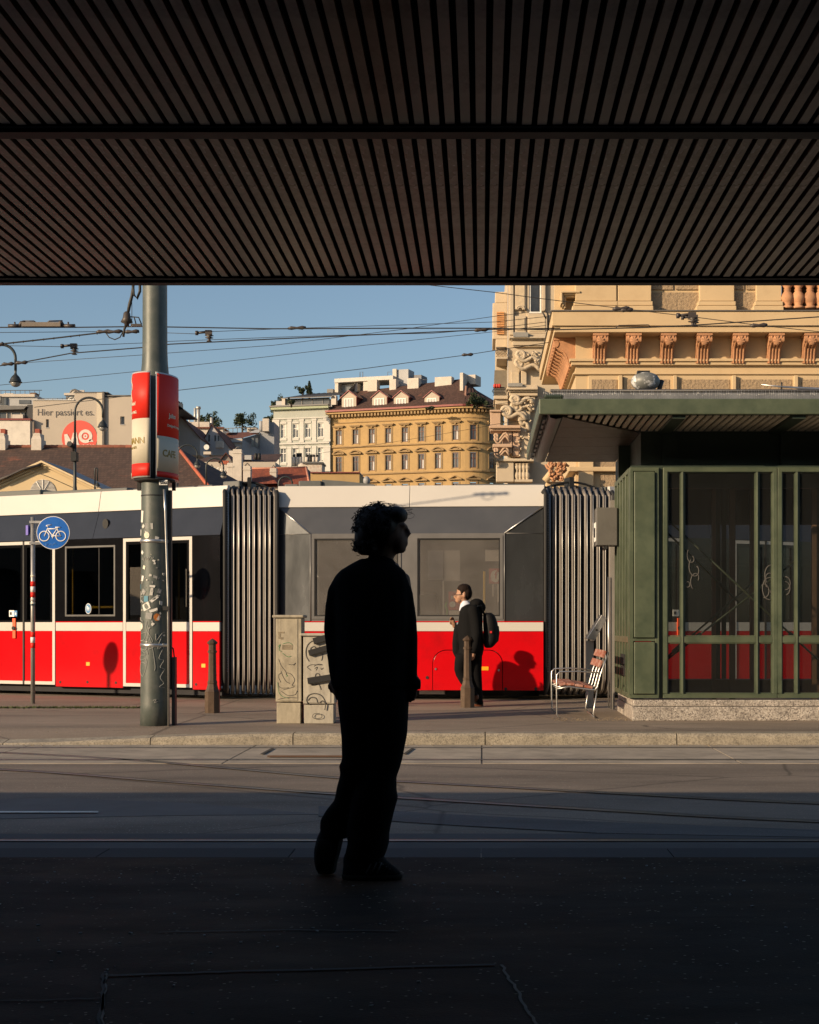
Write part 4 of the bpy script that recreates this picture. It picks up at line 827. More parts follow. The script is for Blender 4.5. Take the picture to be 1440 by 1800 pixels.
o1, d1_, dr1 = cabinet(482, 530, 1081, 1272, 1233.5, m_cab, 'tall beige street cabinet with marker drawings')
f = lambda *p: P3(470, 1060, 7.826, p)
for pts in (f((155,770),(190,860),(250,940),(265,990)), f((190,940),(215,1010),(260,1080),(310,1105)), f((270,960),(330,980),(375,1060),(340,1130),(380,1140)), f((150,1140),(200,1170),(295,1165)), f((185,1090),(150,1000),(190,960)), f((215,1195),(330,1165),(370,1150)), f((190,1210),(280,1270),(380,1260),(410,1205)), f((150,1325),(280,1300),(405,1305)), f((285,840),(345,850),(388,825),(360,860))): scr(d1_, pts, m_spray, dr1, .0032)
for pts in (f((150,600),(180,570),(160,640),(200,670)), f((215,560),(300,545),(350,580)), f((210,690),(280,740),(330,730)), f((140,1090),(160,1230),(220,1290),(300,1310)), f((255,985),(280,1000),(262,1010))): scr(d1_, pts, m_gspr, dr1, .0032)
for x0, y0, x1, y1 in ((145,395,235,415),(150,420,185,490),(185,470,218,500),(205,575,350,640)): 
    A, B = W(470+x0/7.826, 1060+y1/7.826, d1_-.0075), W(470+x1/7.826, 1060+y0/7.826, d1_-.0075); b = MB(); b.box((A.x, d1_-.009, A.z), (B.x, d1_-.007, B.z)); b.build('paste_residue', M('paper residue', (.23,.19,.13), .9, var=.4, sc=20), dr1)
o2, d2_, dr2 = cabinet(530.5, 588, 1113, 1272, 1237, m_cab2, 'lower pale grey street cabinet with sprayed tags and black bars, next to the tall cabinet')
for pts, wd in ((f((575,800),(540,740),(530,660),(560,570),(630,520),(700,520)),.006), (f((590,680),(600,620),(650,600),(690,640),(720,600)),.007), (f((545,880),(600,850),(680,850),(760,850),(700,840),(640,870)),.004), (f((545,880),(600,925)),.004), (f((650,900),(690,880),(670,925)),.004), (f((735,890),(745,915),(770,890)),.004), (f((660,1010),(670,975),(710,975),(725,1010)),.006), (f((605,1130),(660,1130),(710,1120),(740,1190)),.006), (f((560,1390),(540,1330),(570,1270),(650,1245),(740,1270),(790,1340),(800,1400),(790,1470)),.007), (f((560,1340),(600,1300),(670,1310),(690,1370)),.007), (f((720,1370),(760,1345),(800,1380)),.007), (f((620,1560),(640,1525),(700,1520),(748,1540),(745,1575),(690,1590),(640,1585),(620,1560)),.004), (f((760,700),(755,760),(742,790)),.006)):
    scr(d2_, pts, m_spray, dr2, wd)
for (x0,y0),(x1,y1),h in (((551,1127),(592,1116),11),((543,1148),(592,1134),10),((541,1197),(592,1189),11)):
    A, B = W(x0,y0,d2_-.03), W(x1,y1,d2_-.03); b = MB(); L = (B-A).length; an = math.atan2(B.z-A.z, B.x-A.x); b.obox((A+B)/2, (L, .045, h/F*d2_), Matrix.Rotation(-an, 3, 'Y')); b.build('black_bar', m_rub, o2, bevel=.004)
# ================================================================ people
m_skin = M('skin', (.36,.19,.115), .55, var=.08, sc=9, bmp=.05); m_skin1 = M('skin in shade', (.30,.17,.12), .5, var=.08, sc=9, bmp=.05) if False else MATS['skin']
m_blackc = M('black cotton', (.006,.006,.0065), .95, var=.2, sc=14, bmp=.35, bsc=90, spec=.05); m_blackt = M('black trousers', (.0055,.0055,.006), .95, var=.2, sc=12, bmp=.35, bsc=70, spec=.05)
m_hair1 = M('dark curly hair', (.014,.009,.007), .6, var=.2, bmp=0, spec=.25); m_hair2 = M('short brown hair', (.014,.008,.006), .8, spec=.15, var=.3, sc=30, bmp=.4, bsc=120)
def rows(mb, d, rr, n=20, sq=2.3, wob=0):
    """loft of rounded rings: (photo y, left x, right x, half depth in m, depth offset)"""
    rings = []
    for i, (y, xl, xr, dh, yo) in enumerate(rr):
        A, B = W(xl, y, d), W(xr, y, d); cx, hw = (A.x+B.x)/2, (B.x-A.x)/2; ring = []
        for k in range(n):
            t = 2*math.pi*k/n; ct, st = math.cos(t), math.sin(t); f = (abs(ct)**sq+abs(st)**sq)**(-1/sq)
            w_ = 1+wob*math.sin(3*t+i*1.3)
            ring.append((cx+hw*ct*f*w_, d+yo+dh*st*f*w_, A.z))
        rings.append(ring)
    mb.loft(rings)
def limb(mb, d, pts, n=12):
    """pts (photo x, photo y, radius px, depth offset m)"""
    P = [W(x, y, d)+Vector((0, yo, 0)) for x, y, r, yo in pts]; r = [q[2]/F*d for q in pts]
    mb.tube(P, r, n); mb.ell(P[0], (r[0],)*3); mb.ell(P[-1], (r[-1],)*3)
def hand(mb, wrist, dirn, side, s=1.0, curl=.5):
    """palm, four fingers and a thumb: dirn along the hand, side toward the thumb"""
    wv, dv, sv = Vector(wrist), Vector(dirn).normalized(), Vector(side).normalized(); nv = dv.cross(sv)
    mb.tube([wv-dv*.02*s, wv+dv*.04*s, wv+dv*.085*s], [.024*s,.033*s,.031*s], 10)
    for i, (o, l) in enumerate(((.027,.07),(.009,.08),(-.009,.075),(-.026,.058))):
        a = wv+dv*.075*s+sv*o*s; b = a+(dv+nv*curl*.5)*l*.5*s; c = b+(dv*.5+nv*curl)*l*.5*s
        mb.tube([a, b, c], [.0095*s,.009*s,.0075*s], 7); mb.ell(c, (.0078*s,)*3, 7, 6)
    a = wv+dv*.02*s+sv*.026*s; b = a+(dv*.7+sv*.7)*.035*s; c = b+(dv+nv*curl*.4)*.03*s
    mb.tube([a, b, c], [.012*s,.0105*s,.0085*s], 7); mb.ell(c, (.0088*s,)*3, 7, 6)
# ---- standing person in silhouette
D = 7.04
ps = thing('person', W(620, 1543, D)*1.0, 'person with curly hair in dark jacket and trousers, standing under the canopy', 'person')
ps.location.z = 0
b = MB()                                              # body, one continuous surface
b.ell(W(679,932,D), (.088,.078,.112)); b.ell(W(660,925,D), (.085,.08,.09)); b.ell(W(698,951,D), (.048,.055,.062)); b.ell(W(705.5,964,D), (.024,.03,.024))
b.tube([W(712,922,D), W(719.5,937.5,D), W(714,943,D)], [.008,.0125,.013], 8); b.ell(W(714.5,951,D), (.010,.02,.007)); b.ell(W(714,957,D), (.010,.02,.007)); b.ell(W(709,924,D), (.02,.05,.012)); b.ell(W(667,938,D)+Vector((0,-.078,0)), (.018,.012,.03))
limb(b, D, [(680,955,21,.0),(668,985,22,.01),(660,1010,26,.01)])
rows(b, D, [(990,628,700,.06,.01),(1015,606,712,.09,.01),(1060,600,716,.105,.01),(1120,602,714,.10,.01),(1180,600,712,.10,.01),(1230,602,710,.10,.01)])
limb(b, D, [(606,1022,14,.02),(588,1100,12,.03),(592,1185,10,-.02)]); limb(b, D, [(708,1020,14,0),(719,1100,12,.0),(722,1178,10,-.03)])
limb(b, D, [(672,1225,30,.0),(662,1350,20,0),(646,1490,16,0),(640,1515,15,0)]); limb(b, D, [(630,1225,28,.02),(632,1340,20,.02),(600,1430,15,.1),(578,1475,13,.12)])
hand(b, W(723,1182,D)+Vector((0,-.03,0)), (.03,.25,-1), (.8,-.5,0), 1.0, .5); hand(b, W(593,1190,D)+Vector((0,-.02,0)), (.15,.3,-1), (-.8,.3,0), 1.0, .5)
remesh(b, 'body', M('tanned skin', (.17,.10,.07), .7, var=.08, sc=9, bmp=.05, spec=.2), ps, .009, 2)
b = MB()
rows(b, D, [(982,634,690,.06,.01),(992,615,698,.09,.01),(1004,596,712,.11,.01),(1022,588,720,.125,.01),(1060,588,724,.135,.01),(1110,590,724,.135,.01),(1160,588,724,.135,.01),(1190,586,723,.138,.01),(1210,588,722,.135,.01)], wob=.012)
limb(b, D, [(604,1021,18,.02),(594,1040,19,.02),(588,1065,17.5,.03),(584,1107,16.5,.03),(588,1140,15,.01),(593,1180,14,-.02),(597,1202,13.5,-.02)])
limb(b, D, [(702,1022,18,0),(709,1045,17.5,0),(716,1090,17,0),(718,1123,17,-.01),(720,1165,15,-.02),(721,1189,13.5,-.03),(725,1201,12.5,-.03)])
rows(b, D, [(972,652,688,.058,.01),(984,648,691,.064,.01),(994,640,696,.07,.01)])
b.ell(W(728,1199,D)+Vector((0,-.03,0)), (.033,.04,.03))
remesh(b, 'jacket', m_blackc, ps, .011, 3)
b = MB()
rows(b, D, [(1196,592,722,.12,.01),(1235,593,719,.125,.01),(1262,596,716,.12,.01)])
rows(b, D, [(1215,640,720,.11,.0),(1290,638,715,.105,.0),(1330,634,708,.10,.0),(1350,631,704,.095,.0),(1366,628,698,.092,0),(1388,620,697,.095,0),(1402,618,699,.098,0),(1425,616,693,.095,0),(1448,612,689,.095,0),(1466,609,685,.09,0),(1480,611,684,.095,0),(1496,607,679,.09,0),(1509,606,674,.095,0)], wob=.035)
rows(b, D, [(1215,592,668,.11,.02),(1300,599,664,.105,.02),(1336,601,662,.105,.02),(1346,596,660,.11,.02),(1362,598,658,.10,.03),(1385,590,652,.095,.06),(1410,584,644,.095,.09),(1428,570,634,.095,.1),(1446,560,626,.09,.11),(1462,558,618,.09,.12),(1478,561,613,.085,.12)], wob=.035)
remesh(b, 'trousers', m_blackt, ps, .011, 3)
m_shoe = M('dark suede sneaker', (.007,.007,.008), .8, spec=.1, var=.2, sc=20); m_sole = M('dark rubber sole', (.02,.019,.016), .8, spec=.1); m_lace = M('grey shoe stripe', (.05,.05,.05), .7)
b = MB(); rows(b, D, [(1498,607,672,.055,-.02),(1510,604,680,.055,-.02),(1521,604,695,.052,-.03),(1530,603,705,.05,-.035),(1537,603,707,.05,-.035)]); sh = remesh(b, 'shoe', m_shoe, ps, .008, 2)
b = MB(); rows(b, D, [(1534,602,708,.053,-.035),(1538,602,709,.055,-.035),(1543.2,604,706,.053,-.035)]); b.build('sole', m_sole, sh)
for x in (646,655,664): b = MB(); b.tube([W(x,1531,D)+Vector((0,-.086,0)), W(x+5,1521,D)+Vector((0,-.088,0)), W(x+9,1512,D)+Vector((0,-.07,0))], .004, 5); b.build('shoe_stripe', m_lace, sh)
b = MB()
for k in range(4): b.tube([W(668+k*6,1512+k*4,D)+Vector((0,-.08,0)), W(674+k*6,1511+k*4,D)+Vector((0,.01,0))], .004, 5)
b.build('laces', m_lace, sh)
b = MB(); rows(b, D, [(1462,560,602,.05,.12),(1480,552,600,.055,.12),(1500,547.5,596,.05,.11),(1520,548,590,.05,.10),(1535,552,588,.055,.09),(1541,558,584,.05,.10)]); sh = remesh(b, 'shoe', m_shoe, ps, .008, 2)
b = MB(); rows(b, D, [(1480,556,596,.012,.062),(1500,552,592,.012,.055),(1520,552,587,.012,.048),(1538,557,583,.012,.045)]); b.build('sole', m_sole, sh)
b = MB(); b.ell(W(664,924,D), (.112,.12,.098)); b.ell(W(645,944,D), (.060,.105,.082)); b.ell(W(696,906,D), (.058,.09,.045)); b.ell(W(639,960,D), (.036,.085,.045)); b.ell(W(652,966,D), (.05,.09,.03))
hr = remesh(b, 'hair', m_hair1, ps, .01, 1)
random.seed(11); b = MB()                             # curls
for k in range(520):
    th, ph = random.uniform(0, 2*math.pi), random.uniform(-.75, 1.5)
    v = Vector((math.cos(th)*math.cos(ph), math.sin(th)*math.cos(ph), math.sin(ph)))
    if v.x > .62 and v.z < .35: continue
    base = W(664,926,D)+Vector((v.x*.113, v.y*.122, v.z*.102)) if v.z > -.2 else W(647,947,D)+Vector((v.x*.068, v.y*.11, v.z*.09))
    r = random.uniform(.006,.014); L = random.uniform(.012,.034); t0 = random.random()*6; a1 = v.orthogonal().normalized(); a2 = v.cross(a1); drop = Vector((0,0,-random.uniform(.0,.6)))
    dirv = (v*.7+drop+Vector((random.uniform(-.4,.4),random.uniform(-.4,.4),random.uniform(-.2,.4)))).normalized()
    b.tube([base-v*.01+dirv*L*i/9+(a1*math.cos(t0+i*.9)+a2*math.sin(t0+i*.9))*r for i in range(10)], random.uniform(.0012,.0026), 4)
for k in range(24):                                   # loose frizz on top
    x = random.uniform(640,722); p = W(x, 893+abs(x-672)*.25, D)+Vector((0,random.uniform(-.07,.07),0)); t0 = random.random()*6; r = random.uniform(.006,.016)
    b.tube([p+Vector((r*math.cos(t0+i*.7)+.003*i*random.choice((-1,1)), .0, .0022*i+r*math.sin(t0+i*.7))) for i in range(10)], .0009, 3)
kind(b.build('curls', m_hair1, hr), 'stuff'); random.seed(5)
# ---- man with backpack
D = 22.0
mn = thing('person', W(835, 1243, D), 'man in black coat and glasses with one hand raised, walking past the red tram', 'person'); mn.location.z = 0
b = MB()
b.ell(W(815.5,1041,D), (.108,.085,.118)); b.ell(W(809,1049,D), (.072,.07,.085)); b.ell(W(806,1056,D), (.04,.045,.035)); b.tube([W(800.5,1044,D), W(797.8,1050,D), W(801,1052,D)], [.007,.012,.013], 8)
b.ell(W(816.5,1047,D)+Vector((0,-.085,0)), (.026,.014,.04)); b.ell(W(801.5,1056,D), (.014,.025,.008))
limb(b, D, [(815,1055,7.4,0),(819,1066,8,0),(826,1078,11,0)])
rows(b, D, [(1068,812,842,.14,0),(1085,811,846,.17,0),(1120,811,846,.16,0),(1150,811,845,.16,0)])
limb(b, D, [(833,1074,7,-.19),(838,1110,6,-.22),(832,1145,4,-.24)]); limb(b, D, [(822,1076,7,.17),(818,1108,6,.2),(799,1100,4.5,.16)])
limb(b, D, [(820,1155,11,-.06),(809,1178,8.5,-.06),(830,1216,6,-.04),(836,1226,5,-.04)]); limb(b, D, [(836,1155,11,.07),(837,1190,8.5,.07),(841,1236,6,.07)])
hand(b, W(833,1144,D)+Vector((0,-.24,0)), (-.15,-.1,-1), (-.9,-.3,0), 1.05, .35); hand(b, W(800,1100,D)+Vector((0,.1,0)), (-.45,-.2,.8), (-.7,-.4,-.2), 1.1, .8)
remesh(b, 'body', MATS['skin'], mn, .012, 2)
m_coat = M('black wool coat', (.0065,.0065,.007), .9, var=.25, sc=8, bmp=.3, bsc=50, spec=.12)
b = MB(); rows(b, D, [(1062,815,836,.10,0),(1068,809,843,.17,0),(1080,807,848,.21,0),(1100,806,849,.21,0),(1120,807,850,.21,0),(1140,808,851,.21,0),(1153,805,848,.20,0)], wob=.015)
limb(b, D, [(833,1073,9.5,-.17),(837,1095,9,-.20),(838.5,1114,8.3,-.22),(836,1132,7.5,-.23),(833,1143,7,-.24)])
rows(b, D, [(1094,800,810,.04,.05),(1110,797,812,.06,.02),(1130,795,812,.07,.0),(1146,795.5,812,.07,.0),(1157,801,811,.06,.0)])
limb(b, D, [(822,1076,9,.15),(815,1104,8,.17),(803,1101,6,.13)])
b.ell(W(838,1062,D), (.11,.15,.085)); b.ell(W(846,1068,D), (.07,.13,.08)); remesh(b, 'coat', m_coat, mn, .013, 3)
b = MB(); rows(b, D, [(1148,802,846,.17,0),(1160,801,846,.165,0)]); rows(b, D, [(1150,801,834,.12,-.06),(1164,799,823,.11,-.06),(1177,798.5,818,.10,-.06),(1188,802,821,.095,-.05),(1200,809,826,.09,-.05),(1212,818,835,.09,-.04),(1222,826,841,.085,-.04)], wob=.02)
rows(b, D, [(1150,822,848,.12,.06),(1180,826,846.5,.11,.07),(1210,830,848,.10,.07),(1230,832,849,.10,.07),(1238,833,850,.10,.07)], wob=.02); remesh(b, 'trousers', M('black suit trousers', (.006,.006,.007), .9, var=.25, sc=8, bmp=.25, bsc=50, spec=.12), mn, .013, 2)
m_bs = M('brown leather shoe', (.11,.035,.015), .35, var=.2, bmp=.05)
b = MB(); rows(b, D, [(1221,829,842,.045,-.04),(1228,829,842,.045,-.04),(1233,830,838,.04,-.04)]); remesh(b, 'shoe', m_bs, mn, .008, 2)
b = MB(); rows(b, D, [(1233,833,850,.05,.07),(1238,829,850,.05,.07),(1243,826,850,.05,.07)]); remesh(b, 'shoe', m_bs, mn, .008, 2)
b = MB(); b.ell(W(816.3,1035.5,D), (.107,.097,.082)); b.ell(W(821.5,1042.5,D), (.076,.096,.105)); b.ell(W(812.5,1040,D)+Vector((0,-.045,0)), (.03,.05,.06)); hb = remesh(b, 'hair', m_hair2, mn, .01, 1)
b = MB(); b.ell(W(809,1056,D), (.045,.066,.03)); remesh(b, 'beard_stubble', M('stubble', (.16,.085,.055), .7), mn, .009, 1)
b = MB(); rows(b, D, [(1056,812,824,.075,0),(1062,809.5,830,.10,0),(1068,808,826,.08,-.03),(1074,807.2,813,.04,-.02)]); remesh(b, 'shirt_collar', M('pale blue shirt', (.55,.58,.68), .8), mn, .009, 2)
b = MB(); g0 = W(800.5,1046.5,D); 
for s_ in (-1, 1): b.tube([g0+Vector((-.004, s_*.035, 0))+Vector((.012*math.cos(2*math.pi*k/12)*0+.0, .026*math.cos(2*math.pi*k/12), .022*math.sin(2*math.pi*k/12))) for k in range(13)], .004, 5); b.tube([g0+Vector((.0, s_*.06, .006)), W(816,1045,D)+Vector((0, s_*.088, 0))], .004, 5)
b.build('glasses', m_rub, mn)
b = MB(); b.box(tuple(W(803,1101,D)+Vector((0,.0,0))), tuple(W(806.5,1094,D)+Vector((0,.08,0)))); b.build('phone', M('pale phone', (.4,.5,.55), .3), mn)
bp = thing('backpack', W(862, 1138, D), 'black backpack worn by the man in the black coat', 'backpack')
b = MB(); rows(b, D, [(1077,850,864,.10,-.02),(1082,849.5,870,.14,-.02),(1095,849,875,.16,-.02),(1115,850,876.5,.165,-.02),(1128,850,875,.16,-.02),(1136,851,868,.14,-.02),(1139,854,863,.10,-.02)]); remesh(b, 'bag', M('black nylon', (.007,.007,.008), .65, spec=.2, var=.3, sc=10, bmp=.5, bsc=14, bd=.01), bp, .012, 2)
b = MB(); rows(b, D, [(1100,860,877.2,.11,-.02),(1113,860,878.4,.12,-.02),(1128,860,876.4,.11,-.02)]); remesh(b, 'front_pocket', MATS['black nylon'], bp, .012, 2)
b = MB(); b.tube([W(851,1079,D)+Vector((0,-.12,0)), W(845,1064,D)+Vector((0,-.15,0)), W(836,1068,D)+Vector((0,-.2,0)), W(835,1085,D)+Vector((0,-.225,0)), W(846,1105,D)+Vector((0,-.22,0)), W(851,1125,D)+Vector((0,-.13,0))], .016, 6); b.build('strap', m_rub, bp)
b = MB(); p = W(863,1111,D)+Vector((0,-.19,0)); b.box(tuple(p-Vector((.015,.008,.015))), tuple(p+Vector((.015,.012,.015)))); b.build('red_tag', M('red tag', (.6,.02,.02), .5), bp)
# a third person, hidden behind the silhouette: the head-and-shoulders shadow on the tram
second_person = None
u_ = S2.u(901); hit = Vector(S2(u_, 0, S2.z(901,1150))); t_ = (1.63-hit.z)/-SUN.z; q3 = hit-SUN*t_
pn = thing('person', (q3.x, q3.y, 0), 'person in black clothes hidden by the silhouette, casting a shadow on the tram', 'person')
for ch in list(mn.children):
    if ch.name.split('.')[0] in ('body', 'coat', 'trousers', 'shoe', 'hair'):
        c_ = ch.copy(); COL.objects.link(c_); c_.parent = pn
pn.rotation_euler = (0, 0, R(160)); pn.scale = (.93, .93, .93)
# ================================================================ background buildings
m_wframe = M('white window frame', (.7,.68,.63), .6, bmp=0); m_bframe = M('brown window frame', (.13,.05,.03), .6, bmp=0)
g_far = M('far window glass', (.10,.105,.11), .12, 0, var=.5, sc=.6, bmp=0); m_curt = M('curtain', (.42,.40,.38), .9, var=.3, sc=3, bmp=0, str_=(4,1,.2))
m_zinc = M('dark zinc roof', (.13,.125,.12), .5, .2, var=.2, sc=.6)
m_chim = M('chimney plaster', (.52,.47,.41), .9, var=.12, sc=1.2, col2=(.45,.40,.34), thr=.62); m_grw = M('grey plaster', (.38,.38,.38), .9, var=.1, sc=.6)
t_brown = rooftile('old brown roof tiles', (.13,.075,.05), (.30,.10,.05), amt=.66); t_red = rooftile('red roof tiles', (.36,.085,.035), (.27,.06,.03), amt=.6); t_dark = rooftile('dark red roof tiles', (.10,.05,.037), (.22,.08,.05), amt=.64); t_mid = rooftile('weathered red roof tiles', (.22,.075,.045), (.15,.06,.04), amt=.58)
def bt(name, x0, x1, d0, label, d1=None, cat='building', group=None):
    s = Sec(x0, d0, x1, d1 or d0); c = s(s.len/2, 0, 0); return s, thing(name, c, label, cat, group)
def frame_mesh(w, h, t=.09, bars=((.5, None), (None, .66)), dep=.08):
    b = MB(); w2 = w/2
    b.box((-w2,-dep,0),(w2,0,t)); b.box((-w2,-dep,h-t),(w2,0,h)); b.box((-w2,-dep,t),(-w2+t,0,h-t)); b.box((w2-t,-dep,t),(w2,0,h-t))
    for a, c in bars:
        if a is not None: b.box((-w2+w*a-t/2,-dep,t),(-w2+w*a+t/2,-.002,h-t))
        if c is not None: b.box((-w2+t,-dep*1.05,h*c-t/2),(w2-t,-.004,h*c+t/2))
    return b.mesh('window')
def pane_mesh(w, h): b = MB(); b.box((-w/2+.02, -.02, .02), (w/2-.02, .0, h-.02)); return b.mesh('pane')
def put_window(par, sec, u, z, w, h, fm, pm, back=.22, curt=.5, arcfn=None):
    fn = arcfn or sec; p = Vector(fn(u, -back, z)); q = Vector(fn(u+.01, -back, z)); a = math.atan2(q.y-p.y, q.x-p.x)
    o = inst('window', fm, p, par, (0,0,a)); pn = bpy.data.objects.new('pane', pm); COL.objects.link(pn); pn.parent = o; pn.location = (0,.03,0)
    if curt and random.random() < curt:
        n = Vector((-math.sin(a), math.cos(a), 0)); b = MB(lambda x,y,z_: tuple(p+Vector((math.cos(a)*x-math.sin(a)*y, math.sin(a)*x+math.cos(a)*y, z_)))); hh = h*random.choice((.62,.62,.95)); b.box((-w*.42,.004,.1),(w*random.choice((.05,.42)),.016,hh)); b.build('curtain', m_curt, o) if False else None
    return o
def fit_text(body, sec, x0, x1, y0, y1, v, mat, par, bold=.0, name='lettering'):
    c = bpy.data.curves.new('t', 'FONT'); c.body = body; c.size = 1; c.offset = bold; c.extrude = .02; c.resolution_u = 3
    o = bpy.data.objects.new('t', c); COL.objects.link(o); me = bpy.data.meshes.new_from_object(o.evaluated_get(bpy.context.evaluated_depsgraph_get())); bpy.data.objects.remove(o); bpy.data.curves.remove(c)
    xs = [q.co.x for q in me.vertices]; ys = [q.co.y for q in me.vertices]; X0, X1, Y0, Y1 = min(xs), max(xs), min(ys), max(ys); u0, u1, z0, z1 = sec.u(x0), sec.u(x1), sec.z(x0,y1), sec.z(x0,y0); og = wpos(par)
    for q in me.vertices: q.co = Vector(sec(u0+(q.co.x-X0)/(X1-X0)*(u1-u0), v+q.co.z, z0+(q.co.y-Y0)/(Y1-Y0)*(z1-z0)))-og
    me.materials.clear(); me.materials.append(mat); ob = bpy.data.objects.new(name, me); COL.objects.link(ob); ob.parent = par; return ob
def block(sec, x0, x1, y0, y1, v0, v1, name, mat, par, bevel=0):
    b = MB(sec); b.box((sec.u(x0), v0, sec.z(x0,y1)), (sec.u(x1), v1, sec.z(x0,y0))); return b.build(name, mat, par, bevel=bevel)
def pxpoly(sec, pts, v0, v1, name, mat, par):
    b = MB(sec); b.prism([(sec.u(x), sec.z(x,y)) for x, y in pts], v1, v0); return b.build(name, mat, par)
# ---- yellow corner house
m_yelw = M('ochre plaster', (.40,.265,.115), .9, var=.12, sc=.5, bmp=.2, bsc=6, col2=(.33,.215,.095), thr=.66); m_yels = M('ochre stucco trim', (.29,.195,.095), .9, var=.15, sc=1)
s, yb = bt('apartment_house', 580, 806, 262, 'ochre yellow corner apartment house with dark tiled roof, dormers and rounded corner', 254.5)
RC = 6.0; LU = s.len
def arc(u, v, z):
    if u <= LU: return s(u, v, z)
    a = (u-LU)/RC; c = Vector(s(LU, -RC, 0)); q = c+s.t*math.sin(a)*(RC+v)+s.n*math.cos(a)*(RC+v); return (q.x, q.y, z)
wx = [596,625.5,654,683,712,741,770.5,801]; us = [s.u(x) for x in wx]+[LU+2.6, LU+6.2]
ENDU = LU+RC*1.9; zA0, zA1, zB0, zB1, zC0, zC1 = 33.2, 35.75, 28.4, 31.0, 23.2, 25.9; wdw = 1.08
ops = [(u-wdw/2, u+wdw/2, a, c) for u in us for a, c in ((zA0,zA1),(zB0,zB1),(zC0,zC1))]
b = MB(arc)
cuts = sorted({0, ENDU, *[LU+i*.6 for i in range(18)]})
b.wall(0, ENDU, 0, 38.0, ops+[], 0, .3) if False else None
xs_ = sorted({*cuts, *[q for o in ops for q in o[:2]]}); 
def wallg(b, xs_, z0, z1, ops, dep=.3):
    zs = sorted({z0, z1, *[q for o in ops for q in o[2:4]]})
    for i in range(len(xs_)-1):
        for j in range(len(zs)-1):
            cx, cz = (xs_[i]+xs_[i+1])/2, (zs[j]+zs[j+1])/2
            if any(o[0] < cx < o[1] and o[2] < cz < o[3] for o in ops): continue
            b.add([(xs_[i],0,zs[j]),(xs_[i+1],0,zs[j]),(xs_[i+1],0,zs[j+1]),(xs_[i],0,zs[j+1])], [(0,1,2,3)])
    for a, c, e, f in ops:
        for p, q in (((a,e),(c,e)),((c,e),(c,f)),((c,f),(a,f)),((a,f),(a,e))): b.add([(p[0],0,p[1]),(q[0],0,q[1]),(q[0],-dep,q[1]),(p[0],-dep,p[1])], [(0,1,2,3)])
wallg(b, xs_, 0, 38.6, ops); b.build('wall', m_yelw, yb)
def band(fn, u0, u1, z0, z1, v, name, mat, par, n=24, v0=0):
    b = MB(fn); us_ = sorted({u0, u1, *[u0+(u1-u0)*i/n for i in range(n+1)]}); b.loft([[(u, v0-.02, z0), (u, v, z0+(z1-z0)*.25), (u, v, z1), (u, v0-.02, z1)] for u in us_], False); return b.build(name, mat, par)
band(arc, -.2, ENDU, 32.55, 32.85, .3, 'string_course', m_yels, yb); band(arc, -.2, ENDU, 27.65, 27.95, .3, 'string_course', m_yels, yb); band(arc, -.2, ENDU, 36.9, 37.1, .15, 'string_course', m_yels, yb)
band(arc, -.4, ENDU, 38.45, 38.75, 1.0, 'cornice', m_yelw, yb); band(arc, -.4, ENDU, 38.78, 39.2, 1.15, 'gutter', M('dark red sheet metal', (.16,.035,.03), .5, .2), yb)
n = int((ENDU)/.62); db = MB(); db.box((-.17,-.7,0),(.17,0,.5)); dm = db.mesh('dentil'); dm.materials.append(m_yels)
for i in range(n):
    u = .2+i*.62; p = Vector(arc(u, .02, 37.95)); q = Vector(arc(u+.01, .02, 37.95)); inst('dentil', dm, p, yb, (0,0,math.atan2(q.y-p.y, q.x-p.x)))
fmA = frame_mesh(wdw, zA1-zA0); fmA.materials.append(m_bframe); pmA = pane_mesh(wdw, zA1-zA0); pmA.materials.append(g_far)
for i, u in enumerate(us):
    for j, (z0, z1) in enumerate(((zA0,zA1),(zB0,zB1),(zC0,zC1))):
        w_ = put_window(yb, s, u, z0, wdw, z1-z0, fmA, pmA, .2, 0, arc)
        if random.random() < .75:
            b = MB(arc)
            for k in (-1, 1): b.box((u+k*wdw*.24-.18,-.215,z0+.12),(u+k*wdw*.24+.2,-.205,z0+(z1-z0)*random.choice((.62,.62,.9))))
            b.build('curtain', m_curt, w_)
        b = MB(arc)                                    # surround
        for k in (-1, 1): b.box((u+k*(wdw/2+.14)-.12,-.02,z0-.1),(u+k*(wdw/2+.14)+.12,.08,z1+.16))
        b.box((u-wdw/2-.02,-.02,z1+.02),(u+wdw/2+.02,.079,z1+.16)); sr = b.build('window_surround', m_yels, yb)
        b = MB(arc)
        if j == 0: b.box((u-1.05,-.02,z1+.55),(u+1.05,.5,z1+.75)); b.box((u-.85,-.02,z1+.38),(u+.85,.35,z1+.548)); b.box((u-.14,-.02,z1+.17),(u+.14,.3,z1+.375))
        elif j == 1:
            m_ = 9; o_ = [(u-1.15+2.3*k/m_, z1+.62+.55*math.sin(math.pi*k/m_)) for k in range(m_+1)]; i_ = [(x, z-.2) for x, z in o_][::-1]; b.prism(o_+i_, .45, -.02); b.box((u-1.15,-.02,z1+.42),(u+1.15,.5,z1+.60)); b.box((u-.5,-.02,z1+.62),(u+.5,.2,z1+.8))
        else: b.prism([(u-1.2,z1+.62),(u,z1+1.25),(u+1.2,z1+.62),(u+.95,z1+.62),(u,z1+1.05),(u-.95,z1+.62)], .45, -.02); b.box((u-1.2,-.02,z1+.42),(u+1.2,.5,z1+.60))
        b.build('window_hood', m_yels, yb)
